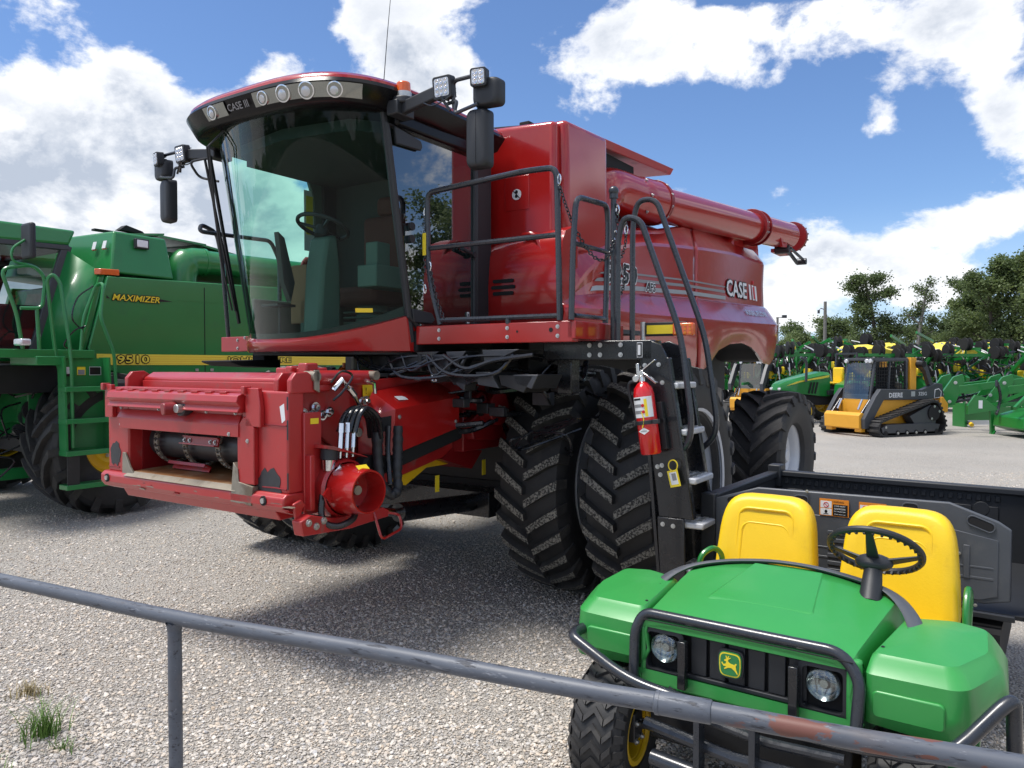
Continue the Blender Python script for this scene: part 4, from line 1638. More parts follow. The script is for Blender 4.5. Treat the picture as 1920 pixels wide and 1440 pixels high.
    chain([(1.66, 1.01, 3.05), (1.665, 1.01, 2.62)])
    chain([(1.66, 1.06, 2.62), (1.665, 1.12, 2.42), (1.66, 1.18, 2.28)])
    b = MB()
    b.box((1.655, .995, 2.74), (1.675, 1.025, 2.90))
    b.build('chain_tag', 'yellow_decal', root, bevel=.002)
    for p in ((1.66, 2.12, 3.14), (1.2, 2.31, 3.0), (1.21, 2.30, 2.83), (1.66, 1.01, 3.05), (1.665, 1.01, 2.50), (1.66, 1.05, 2.66), (1.0, 2.28, 2.90)):
        b = MB()
        b.tube([(p[0], p[1] + .011 * math.cos(a), p[2] + .032 * math.sin(a)) for a in [R(30 * j) for j in range(12)]], .0045, 5, closed=True)
        b.build('snap_hook', 'chrome', root)

    # ---- ladder
    b = MB()
    b.box((1.17, 1.80, 1.985), (1.33, 2.62, 2.115))
    b.box((.9, 1.9, 2.0), (1.2, 2.4, 2.1))
    b.box((1.12, 1.86, 1.75), (1.24, 1.98, 2.10))
    b.build('ladder_bracket', 'black_paint', root, bevel=.008)
    bolts(root, [(1.335, y, z) for y in (2.17, 2.25, 2.40) for z in (2.085, 2.02)], (1, 0, 0), .013, .01)
    plate(root, 'white_decal', (1.332, 2.535, 2.05), (0, 1, 0), (0, 0, 1), .038, .098, name='number_plate')
    plate(root, 'black_decal', (1.335, 2.535, 2.05), (0, 1, 0), (0, 0, 1), .030, .088, name='number_back')
    text('1', root, 'white_decal', (1.3395, 2.5245, 2.017), (0, 1, 0), (0, 0, 1), .066, .018, off=.01, name='number')
    for x_, nm in ((1.33, 'ladder_side'), (1.0, 'ladder_side')):
        b = MB()
        b.prism([(2.53, 2.10), (2.60, 2.115), (2.68, 2.08), (2.72, 2.0), (2.90, .98), (2.87, .98), (2.76, .98), (2.67, .98)], 'x', x_ - .02, x_)
        b.prism([(2.66, .98), (2.84, .98), (2.86, .52), (2.69, .46)], 'x', x_ - .015, x_ + .006)
        b.prism([(2.885, .98), (2.905, .98), (2.735, 2.0), (2.71, 2.0)], 'x', x_ - .05, x_ + .001)
        b.build(nm, 'black_paint', root, bevel=.006)
        if x_ > 1.1:
            bolts(root, [(x_, y, z) for y, z in ((2.57, 1.95), (2.665, 1.955), (2.69, 1.84), (2.66, 1.30), (2.69, 1.31), (2.68, 1.25), (2.75, 1.24))], (1, 0, 0), .012, .01)
            bolts(root, [(x_ + .006, y, z) for y, z in ((2.70, .935), (2.77, .93), (2.71, .58))], (1, 0, 0), .012, .01)
    b = MB()
    b.hull([(1.31, 2.52, 2.08), (.99, 2.52, 2.08), (.99, 2.66, .5), (1.31, 2.66, .5)], [(1.31, 2.54, 2.08), (.99, 2.54, 2.08), (.99, 2.68, .5), (1.31, 2.68, .5)])
    b.build('ladder_back', 'black_paint', root)
    for y_, z_ in ((2.76, 1.84), (2.82, 1.545), (2.88, 1.24), (2.93, .96), (2.95, .66)):
        st_ = MB()
        st_.box((.98, y_ - .17, z_ - .04), (1.312, y_ + .03, z_))
        s_ = st_.build('step', 'step_grey', root, bevel=.01)
        tr = MB()
        for k in range(4):
            for j in range(3):
                tr.box((1.0 + k * .072, y_ - .15 + j * .055, z_), (1.045 + k * .072, y_ - .15 + j * .055 + .03, z_ + .006))
        tr.build('tread_studs', 'zinc', s_)

    # amber/yellow side reflector
    b = MB()
    b.box((.97, 2.41, 2.15), (1.0, 2.72, 2.245))
    b.build('reflector_arm', 'black_plastic', root, bevel=.004)
    b = MB()
    b.box((1.0, 2.44, 2.165), (1.006, 2.63, 2.225))
    b.build('yellow_reflector', 'yellow_decal', root)
    b = MB()
    b.box((.975, 2.635, 2.15), (1.03, 2.78, 2.235))
    lam = b.build('turn_signal', 'amber', root, bevel=.01)
    b = MB()
    for k in range(4):
        for j in range(3):
            b.cyl((1.03, 2.66 + k * .033, 2.168 + j * .025), (1.034, 2.66 + k * .033, 2.168 + j * .025), .009, n=8)
    b.build('led_dots', 'orange_decal', lam)
    b = MB()
    b.cyl((1.0, 2.41, 2.12), (1.0, 2.41, 2.25), .018, n=12)
    b.build('reflector_hinge', 'zinc', root)

    # ---- work light under the platform
    def worklamp(p, d, w=.09, h=.09, par=None, leds=(2, 2), yaw=None):
        d = V(d).normalized()
        q = d.to_track_quat('X', 'Z').to_matrix().to_4x4()
        e = empty('work_lamp', p, 0, par or root)
        M = q
        b = MB()
        b.T = M
        b.prism(rrect(0, 0, w, h, .018), 'x', -.045, .015)
        for k in range(5):
            b.box((-.07, -w * .4, -h * .4 + k * h * .18), (-.04, w * .4, -h * .4 + k * h * .18 + .006))
        b.build('housing', 'black_plastic', e, bevel=.004)
        b = MB()
        b.T = M
        b.prism(rrect(0, 0, w * .78, h * .78, .014), 'x', .012, .018)
        ln = b.build('lens', 'led_lens', e)
        b = MB()
        b.T = M
        for i in range(leds[0]):
            for j in range(leds[1]):
                cy = (i - (leds[0] - 1) / 2) * w * .70 / leds[0]
                cz = (j - (leds[1] - 1) / 2) * h * .70 / leds[1]
                b.lathe([(0.018, .36 * w / leds[0]), (.022, .30 * w / leds[0]), (.019, .1 * w / leds[0]), (.024, .0)], (0, cy, cz), (1, 0, 0), 12)
        b.build('led', 'chrome', e)
        return e
    worklamp((1.50, .98, 1.865), (1, .25, -.1))
    b = MB()
    b.tube(fillet([(1.5, .95, 1.91), (1.5, .95, 1.95), (1.5, 1.01, 1.95), (1.5, 1.01, 1.91)], .01), .005, 6)
    b.tube([(1.5, .98, 1.95), (1.5, .98, 2.0)], .01, 6)
    b.build('lamp_bracket', 'zinc', root)

    # ---- fire extinguisher on the ladder (rests on it but is its own thing below)
    return root, worklamp


CMB, worklamp = red_combine()

# ================================================================ cab of the red combine
def combine_cab(root):
    def gx(y, z):
        """x of the windshield surface"""
        t = (z - 2.1) / 1.65
        return 1.66 + .42 * (1 - min(1, abs(y) / .90) ** 2.3) + .30 * t
    HW = .88
    ysn = [HW * math.sin(R(-90 + 180 * i / 28)) for i in range(29)]

    def zbot(y):
        return 2.145 + .17 * max(0, y / .88) ** 2.2 + .07 * max(0, -y / .88) ** 3
    b = MB()
    rows = []
    for k in range(9):
        rows.append([(gx(y, zbot(y) + (3.74 - zbot(y)) * k / 8), y, zbot(y) + (3.74 - zbot(y)) * k / 8) for y in ysn])
    b.loft(rows, closed=False, cap=False)
    b.build('windshield', 'cab_glass', root, sharp=80)
    # black border band at the base of the glass and A pillars
    b = MB()
    r0 = [(gx(y, zbot(y)) - .01, y, zbot(y) - .01) for y in ysn]
    r1 = [(gx(y, zbot(y)) - .006, y, zbot(y) + .045 + .10 * max(0, abs(y) / .88 - .75)) for y in ysn]
    b.loft([r0, r1], closed=False, cap=False)
    b.build('glass_border', 'black_decal', root)
    for s in (1, -1):
        b = MB()
        n = 8
        pts = [(gx(s * .885, z) - .01, s * .885, z) for z in [2.12 + (3.72 - 2.12) * k / n for k in range(n + 1)]]
        b.tube(pts, .026 if s > 0 else .022, 8)
        b.build('a_pillar', 'black_plastic', root)
    # red lip under the glass
    rings = []
    for y in [HW * 1.02 * math.sin(R(-90 + 180 * i / 40)) for i in range(41)]:
        x = gx(y * .985, 2.1) + .03
        zt = zbot(y)
        g_ = max(0, y / .9) ** 1.6
        zb = 2.045 - .0 * g_
        rings.append([(x - .10, y, zt - .005), (x - .02, y, zt + .004), (x + .012 + .02 * g_, y, zt - .02), (x + .015, y, (zt + zb) / 2), (x - .01, y, zb + .01), (x - .08, y, zb)])
    b = MB()
    b.loft(rings, True, True)
    b.build('cab_lip', 'red_paint', root, sharp=45)
    # cab floor / base
    b = MB()
    b.prism([(.72, -.86), (1.62, -.86), (1.9, -.6), (2.03, 0), (1.9, .6), (1.62, .86), (.72, .86)], 'z', 2.03, 2.13)
    b.build('cab_floor', 'interior_dark', root)
    b = MB()
    b.box((.70, -.90, 2.05), (1.66, .93, 2.2))
    b.build('cab_sill', 'black_matte', root, bevel=.01)
    # rear wall with a window-less dark liner, rear posts
    b = MB()
    b.box((.70, -.88, 2.1), (.76, .88, 3.75))
    b.build('rear_wall', 'interior_dark', root)
    for s in (1, -1):
        b = MB()
        b.box((.70, s * .88 - .04, 2.08), (.92, s * .88 + .045, 3.78))
        b.build('rear_post', 'black_plastic', root, bevel=.02)
    # right side: window with rounded rear corner, trim with a warning card
    b = MB()
    b.add([(.92, -.885, 2.55), (1.66, -.885, 2.3), (1.90, -.885, 3.72), (.92, -.885, 3.72)], [(0, 1, 2, 3)])
    b.build('right_window', 'cab_glass', root)
    b = MB()
    b.box((.92, -.90, 2.1), (1.68, -.87, 2.52))
    b.prism([(.90, 2.5), (1.08, 2.5), (1.02, 2.8), (1.0, 3.2), (1.02, 3.5), (1.10, 3.72), (.90, 3.72)], 'y', -.90, -.86)
    b.build('right_trim', 'interior_grey', root, bevel=.01)
    b = MB()
    b.box((1.0, -.875, 3.0), (1.12, -.87, 3.55))
    b.build('white_panel', 'white_decal', root)
    b = MB()
    b.box((1.02, -.868, 3.15), (1.10, -.866, 3.5))
    b.build('warning_card', 'yellow_decal', root)
    # headliner
    b = MB()
    b.box((.75, -.86, 3.62), (1.75, .86, 3.72))
    b.prism([(1.75, -.80), (2.0, -.6), (2.10, 0), (2.0, .6), (1.75, .80)], 'z', 3.62, 3.70)
    b.build('headliner', 'interior_dark', root)
    # door: dark glass in a black frame
    b = MB()
    D = [(.93, 2.22), (.93, 3.66), (1.20, 3.66), (1.94, 3.60), (1.70, 2.30), (1.62, 2.22)]
    b.add([(x, .905, z) for x, z in D], [tuple(range(6))])
    b.build('door_glass', 'side_glass', root)
    b = MB()
    b.tube([(x, .91, z) for x, z in [(.93, 2.22), (.93, 3.66), (1.95, 3.62), (1.72, 2.30), (1.62, 2.22)]], .022, 8, closed=True)
    b.build('door_frame', 'black_plastic', root)
    for pl in ([(1.90, 3.62), (1.62, 3.58), (1.60, 3.54), (1.62, 3.51), (1.88, 3.50)], [(1.72, 2.36), (1.50, 2.34), (1.46, 2.29), (1.50, 2.26), (1.70, 2.26)]):
        MB().prism(pl, 'y', .915, .94).build('door_hinge', 'black_plastic', root, bevel=.006)
    b = MB()
    b.tube([(.98, .94, 2.83), (1.14, .95, 2.86)], .016, 10)
    b.cyl((.98, .92, 2.83), (.98, .96, 2.83), .024, n=10)
    b.tube([(1.12, .915, 2.86), (1.12, .95, 2.86)], .012, 8)
    b.build('door_handle', 'black_plastic', root)
    b = MB()
    for z in (2.95, 2.86):
        b.cyl((1.71, .915, z), (1.71, .935, z), .03, n=14)
    b.build('door_knobs', 'black_plastic', root)
    plate(root, 'white_decal', (1.02, .912, 2.33), (-1, 0, 0), (0, 0, 1), .03, .09, .003, name='number_plate')
    text('1', root, 'black_decal', (1.027, .9165, 2.30), (-1, 0, 0), (0, 0, 1), .06, .014, off=.01, name='number')
    # console, seat, steering column, lever
    b = MB()
    b.prism([(1.84, 2.12), (1.80, 2.70), (1.75, 2.95), (1.64, 2.98), (1.60, 2.70), (1.60, 2.12)], 'y', -.10, .10)
    b.build('steering_column', 'interior_grey', root, bevel=.03)
    b = MB()
    e0 = V((1.70, 0, 3.04))
    nrm = V((-.35, 0, .94)).normalized()
    u = V((0, 1, 0))
    w = nrm.cross(u)
    b.tube([e0 + (u * math.cos(a) + w * math.sin(a)) * .20 for a in [2 * math.pi * k / 32 for k in range(32)]], .016, 8, closed=True)
    for a in (90, 210, 330):
        b.tube([e0 - nrm * .02, e0 + (u * math.cos(R(a)) + w * math.sin(R(a))) * .2], .013, 6)
    b.cyl(e0 - nrm * .08, e0, .05)
    b.build('steering_wheel', 'black_plastic', root)
    b = MB()
    b.box((.95, -.28, 2.45), (1.40, .26, 2.60))
    b.box((.86, -.27, 2.55), (1.0, .25, 3.25))
    b.box((.85, -.14, 3.25), (.97, .12, 3.42))
    b.build('seat', 'seat_fabric', root, bevel=.05, seg=3)
    b = MB()
    b.box((1.0, .32, 2.55), (1.65, .52, 2.72))
    b.box((1.45, .36, 2.7), (1.6, .48, 2.9))
    b.cyl((1.15, 0, 2.12), (1.15, 0, 2.46), .16, .13)
    for k in range(6):
        b.box((1.02, -.2, 2.16 + k * .045), (1.3, .2, 2.18 + k * .045))
    b.box((.9, -.5, 2.14), (1.5, -.32, 2.5))
    b.build('armrest_console', 'interior_grey', root, bevel=.015)
    b = MB()
    b.box((1.30, .52, 2.85), (1.34, .76, 3.05))
    b.tube([(1.3, .45, 2.7), (1.32, .6, 2.88)], .015, 6)
    b.build('monitor', 'black_plastic', root, bevel=.01)
    b = MB()
    b.prism([(1.92, 2.94), (1.98, 2.98), (1.93, 2.60), (1.86, 2.45), (1.82, 2.6)], 'y', -.24, -.19)
    b.build('foot_lever', 'black_plastic', root)
    b = MB()
    b.box((1.72, -.5, 2.42), (1.90, -.30, 2.44))
    b.tube([(1.80, -.40, 2.42), (1.80, -.40, 2.13)], .012, 6)
    b.tube([(1.83, -.36, 2.42), (1.83, -.36, 2.13)], .012, 6)
    b.build('pedal', 'black_plastic', root)
    b = MB()
    b.box((1.25, -.62, 2.3), (1.5, -.42, 2.8))
    b.build('storage_box', 'cardboard', root, bevel=.01)
    # stickers on the glass
    yl_ = .55
    plate(root, 'yellow_decal', (gx(.66, 2.34) + .006, .66, 2.345), (-.55, .83, 0), (.15, .05, 1), .125, .03, name='serial_sticker')
    text('YNG247603', root, 'black_decal', (gx(.66, 2.34) + .035, .615, 2.336), (-.55, .83, 0.02), (.15, .05, 1), .016, .11, name='serial_print')
    # ---- roof
    def outl(sc, n=36, fx=2.50):
        pts = []
        for i in range(n + 1):
            a = R(-90 + 180 * i / n)
            y = 1.04 * math.copysign(abs(math.sin(a)) ** .62, math.sin(a))
            x = 1.55 + (fx - 1.55) * abs(math.cos(a)) ** .62
            pts.append((x, y))
        pts += [(.62, 1.0), (.62, -1.0)]
        return [((p[0] - 1.4) * sc[0] + 1.4, p[1] * sc[1]) for p in pts]

    def ring(sc, z, dz=0.0):
        return [(x, y, z + dz * max(0, x - 1.5)) for x, y in outl(sc)]
    b = MB()
    b.loft([ring((.86, .86), 3.70), ring((.91, .93), 3.70), ring((.94, .955), 3.718), ring((1.0, 1.0), 3.825), ring((.985, .985), 3.855)], True, True)
    b.build('roof_visor', 'visor_black', root, sharp=40)
    b = MB()
    b.loft([ring((.985, .985), 3.85), ring((.98, .98), 3.875), ring((.95, .94), 3.905), ring((.86, .82), 3.935), ring((.6, .55), 3.965), ring((.3, .25), 3.975)], True, True)
    b.build('roof', 'red_paint', root, sharp=40)

    def vis(y):
        o = outl((1.0, 1.0))[:37]
        for (xa, ya), (xb, yb) in zip(o, o[1:]):
            if ya <= y <= yb:
                t = (y - ya) / max(yb - ya, 1e-6)
                x = xa + (xb - xa) * t
                nn = V((yb - ya, -(xb - xa), 0)).normalized()
                return x, nn
    # chrome lamp panels and lamps in the visor
    def panel(ya, yb, nm='lamp_panel'):
        b = MB()
        lo, hi = [], []
        n = 14
        for i in range(n + 1):
            y = ya + (yb - ya) * i / n
            x, nn = vis(y)
            t0, t1 = .975 + .0, 1.0
            for lst, k_, zz in ((lo, .953, 3.735), (hi, .995, 3.818)):
                lst.append(((x - 1.4) * k_ + 1.4 + nn.x * .009, y * k_ + nn.y * .009, zz - .003))
        mid = [((p[0] + q_[0]) / 2 + .004, (p[1] + q_[1]) / 2, 3.774) for p, q_ in zip(lo, hi)]
        b.loft([lo, mid, hi], closed=False, cap=False)
        b.build(nm, 'lamp_panel', root, sharp=60)
    panel(-.40, -.14)
    panel(.17, .93)
    for y, r_ in ((-.30, .048), (.27, .045), (.46, .055), (.64, .055), (.81, .050)):
        x, nn = vis(y)
        nn = (nn + V((0, 0, -.35))).normalized()
        c = V(((x - 1.4) * .976 + 1.4, y * .976, 3.775)) + nn * .006
        r_ *= .86
        b = MB()
        b.lathe([(-.01, r_ * 1.2), (.012, r_ * 1.22), (.014, r_ * 1.05), (-.01, r_ * .9)], c, nn, 28)
        lp = b.build('headlamp', 'chrome', root)
        bk = MB()
        bk.lathe([(-.008, r_ * 1.1), (.0095, r_ * 1.12), (.0097, 0)], c, nn, 24)
        bk.build('lamp_bowl', 'lamp_panel', lp)
        b = MB()
        b.lathe([(.010, r_ * .70), (.016, r_ * .5), (.018, 0)], c + V((0, -r_ * .15, -r_ * .1)), nn, 24)
        b.build('lens', 'lens_clear', lp)
    x, nn = vis(.0)
    text('CASE III', root, 'grey_decal', (x - .026, -.11, 3.745), (-.02, 1, 0), (.5, 0, 1), .05, .22, off=.01, name='visor_lettering')
    # door header: darker moulding under the roof on the left
    b = MB()
    b.box((.75, .86, 3.62), (1.9, .96, 3.74))
    b.build('door_header', 'visor_black', root, bevel=.02)
    # wipers and their arms on the right edge of the windshield
    b = MB()
    b.tube([(2.30, -.42, 3.70), (2.38, -.50, 3.58), (2.26, -.60, 3.2), (2.10, -.72, 2.75), (1.95, -.80, 2.4)], .008, 6)
    b.tube([(2.32, -.38, 3.70), (2.40, -.45, 3.58), (2.28, -.56, 3.2), (2.12, -.70, 2.78)], .008, 6)
    b.beam((2.26, -.70, 3.55), (1.88, -.85, 2.4), .012, .02)
    b.build('wiper', 'black_plastic', root)
    b = MB()
    b.beam((2.18, -.75, 3.6), (1.83, -.87, 2.3), .014, .03)
    b.build('wiper_blade', 'black_plastic', root)
    b = MB()
    b.tube(fillet([(2.10, -.88, 3.62), (2.16, -1.05, 3.60), (2.05, -1.08, 3.5), (1.98, -.92, 3.46)], .05), .011, 6)
    b.build('grab_loop', 'black_plastic', root)

    # ---- mirror arms, beacons, antenna
    for s in (1, -1):
        e = empty('mirror_assembly', (0, 0, 0), 0, root)
        sx = 0
        b = MB()
        b.beam((1.92, s * .95, 3.70), (1.95, s * 1.42, 3.76), .05, .085)
        b.box((1.82, s * 1.0 - .05, 3.66), (2.0, s * 1.0 + .05, 3.76))
        b.build('mirror_arm', 'black_plastic', e, bevel=.01)
        b = MB()
        b.cyl((1.9, s * 1.02, 3.74), (1.9, s * 1.02, 3.79), .085, .08, n=24)
        b.build('beacon_base', 'black_plastic', e, bevel=.01)
        b = MB()
        b.cyl((1.9, s * 1.02, 3.79), (1.9, s * 1.02, 3.83), .055, n=24)
        b.build('beacon_collar', 'zinc', e)
        b = MB()
        b.cyl((1.9, s * 1.02, 3.81), (1.9, s * 1.02, 3.90), .052, .048, n=24)
        b.build('beacon', 'amber', e, bevel=.012, seg=3)
        b = MB()
        b.tube(fillet([(1.95, s * 1.44, 3.68), (1.95, s * 1.50, 3.80), (1.95, s * 1.75, 3.80)], .03), .014, 8)
        b.tube([(1.95, s * 1.48, 3.80), (1.95, s * 1.5, 3.62)], .014, 8)
        b.tube(fillet([(1.95, s * 1.44, 3.66), (1.97, s * 1.54, 3.66), (1.99, s * 1.53, 3.57), (1.99, s * 1.72, 3.60)], .03), .012, 8)
        b.build('mirror_tubes', 'black_tube', e)
        worklamp((1.98, s * 1.43, 3.76), (1, s * .05, -.12), .145, .145, e, (3, 3))
        worklamp((2.01, s * 1.74, 3.755), (1, s * .25, -.08), .11, .115, e, (2, 3))
        # upper round-cornered mirror and the tall one, turned a little
        for zc, hh, ww, yy in ((3.675, .17, .20, 1.76), (3.395, .37, .165, 1.69)):
            b = MB()
            q = Matrix.Translation((1.93, s * yy, zc)) @ Matrix.Rotation(R(s * 8), 4, 'Z')
            b.T = q
            rr = []
            for k in range(7):
                t = k / 6
                w_ = ww * (1 - .10 * t * t)
                dpt = .075 * math.sin(math.pi * min(.5, t * .5))
                rr.append([(-.035 + dpt * 1.2, y, z) for y, z in rrect(0, 0, w_ * (1 - .35 * t ** 4), hh * (1 - .14 * t ** 4), .03 + .02 * t, 4)])
            b.loft(rr, True, True)
            b.T = Matrix()
            b.build('mirror', 'black_plastic', e, sharp=50)
        b = MB()
        b.tube([(1.94, s * 1.70, 3.72), (1.94, s * 1.69, 3.55)], .013, 8)
        b.build('mirror_stem', 'black_tube', e)
        b = MB()
        b.tube(spline([(1.96, s * 1.25, 3.70), (1.98, s * 1.34, 3.66), (1.99, s * 1.44, 3.67), (1.98, s * 1.5, 3.70)], 5), .005, 5)
        b.tube([(1.99, s * 1.42, 3.70), (1.98, s * 1.49, 3.60)], .010, 5)
        b.build('wires', 'black_paint', e)
    b = MB()
    b.tube([(1.93, .86, 3.84), (1.93, .865, 3.93)], [.013, .008], 8)
    b.tube([(1.93, .865, 3.93), (1.93, .90, 4.25), (1.93, .945, 4.60)], [.0035, .003, .002], 6)
    b.build('antenna', 'black_plastic', root)
    # things below the cab on the right: drooping step plate, horn, amber lamp
    b = MB()
    b.prism([(2.0, 1.99), (1.5, 2.0), (1.5, 1.93), (1.9, 1.945), (2.0, 1.975)], 'y', -1.15, -.75)
    b.box((1.45, -1.0, 1.93), (1.6, -.84, 2.05))
    b.build('entry_plate', 'black_matte', root, bevel=.01)
    b = MB()
    b.ball((1.62, .12, 1.90), .035, 12)
    b.cyl((1.60, .12, 1.92), (1.60, .12, 1.97), .012)
    b.build('marker_lamp', 'amber', root)


combine_cab(CMB)

# ---------------------------------------------------------------- fire extinguisher, hung on the ladder
def extinguisher():
    h = heading(33.5)
    M = Matrix.Translation((-.55, 7.5, 0)) @ Matrix.Rotation(h, 4, 'Z')
    p = M @ V((1.43, 2.66, 1.39))
    e = empty('fire_extinguisher', p, h)
    e.rotation_euler = (R(8), 0, h)
    tag(e, 'red fire extinguisher with a paper label strapped upright to the black boarding ladder', 'fire extinguisher')
    b = MB()
    b.lathe([(0, 0), (0, .058), (.01, .066), (.38, .066), (.42, .058), (.45, .035), (.46, .02), (.47, .02)], (0, 0, 0), (0, 0, 1), 32)
    b.build('cylinder', 'ext_red', e, sharp=50)
    b = MB()
    b.lathe([(.24, .0668), (.37, .0668)], (0, 0, 0), (0, 0, 1), 20, a0=R(-100), a1=R(60))
    b = MB()
    for k in range(12):
        pass
    n = 14
    lab = [[(.0672 * math.cos(R(-55 + 120 * i / n)), .0672 * math.sin(R(-55 + 120 * i / n)), z) for i in range(n + 1)] for z in (.235, .365)]
    b.loft(lab, closed=False, cap=False)
    b.build('label_sheet', 'white_decal', e)
    b = MB()
    lab = [[(.0678 * math.cos(R(18 + 16 * i / 4)), .0678 * math.sin(R(18 + 16 * i / 4)), z) for i in range(5)] for z in (.24, .35)]
    b.loft(lab, closed=False, cap=False)
    b.build('label_stripe', 'yellow_decal', e)
    for z in (.345, .30, .26):
        b = MB()
        lab = [[(.0680 * math.cos(R(-48 + 50 * i / 6)), .0680 * math.sin(R(-48 + 50 * i / 6)), zz) for i in range(7)] for zz in (z, z + (.012 if z > .3 else .02))]
        b.loft(lab, closed=False, cap=False)
        b.build('label_print', 'grey_decal' if z < .34 else 'black_decal', e)
    for z in (.27, .31):
        b = MB()
        b.prism(rrect(0.012, z, .02, .02, .009), 'x', .066, .0688)
        b.build('label_mark', 'red_decal', e)
    b = MB()
    b.prism([(-.035, .15), (0, .172), (.035, .15), (0, .128)], 'x', .062, .0675)
    b.build('maker_diamond', 'white_decal', e)
    text('AMEREX', e, 'black_decal', (.0690, -.022, .146), (0, 1, 0), (0, 0, 1), .008, .044, name='maker_print')
    b = MB()
    b.lathe([(.19, .069), (.215, .069), (.215, .075), (.19, .075)], (0, 0, 0), (0, 0, 1), 28, close=True)
    b.box((-.09, -.11, .185), (-.06, .09, .215))
    b.beam((-.08, -.1, .2), (.0, -.07, .2), .01, .03)
    b.box((.03, .06, .188), (.06, .10, .216))
    b.box((-.10, .05, .02), (-.06, .085, .32))
    b.build('strap', 'black_plastic', e, bevel=.002)
    b = MB()
    b.cyl((0, 0, .46), (0, 0, .50), .022, n=14)
    b.box((-.015, -.02, .49), (.02, .02, .53))
    b.beam((0, -.01, .52), (.02, .115, .585), .022, .008)
    b.beam((0, 0, .53), (.03, .11, .44), .024, .014)
    b.beam((0, -.02, .50), (0, -.015, .58), .02, .02)
    b.cyl((.0, -.035, .485), (.02, -.035, .485), .022, n=14)
    b.build('valve_head', 'chrome', e, bevel=.002)
    b = MB()
    b.tube(spline([(0, -.03, .47), (0, -.09, .46), (-.01, -.10, .38), (-.02, -.085, .27), (-.02, -.075, .2)], 6), .011, 8)
    b.build('hose', 'black_plastic', e)
    b = MB()
    b.tube(spline([(.07, 0, .27), (.072, .01, .22), (.072, -.005, .17)], 5), .003, 5)
    b.build('seal_wire', 'yellow_decal', e)
    # hanging key tag
    p = M @ V((1.37, 2.78, 1.27))
    t = empty('hanging_tag', p, h)
    tag(t, 'yellow edged inspection tag hanging below the fire extinguisher on the ladder', 'tag')
    b = MB()
    b.tube([(0, .03 * math.cos(a), .05 + .035 * math.sin(a)) for a in [R(20 * k) for k in range(18)]], .004, 6, closed=True)
    b.build('ring', 'yellow_decal', t)
    b = MB()
    b.T = Matrix.Rotation(R(14), 4, 'X')
    b.box((-.002, -.035, -.085), (.002, .035, .02))
    b.build('card', 'yellow_decal', t)
    b = MB()
    b.T = Matrix.Rotation(R(14), 4, 'X')
    b.box((.002, -.024, -.07), (.0035, .024, .008))
    b.build('paper', 'white_decal', t)
    b = MB()
    b.T = Matrix.Rotation(R(14), 4, 'X')
    b.box((.0035, -.01, -.045), (.0042, .018, .0))
    b.build('print', 'grey_decal', t)


extinguisher()

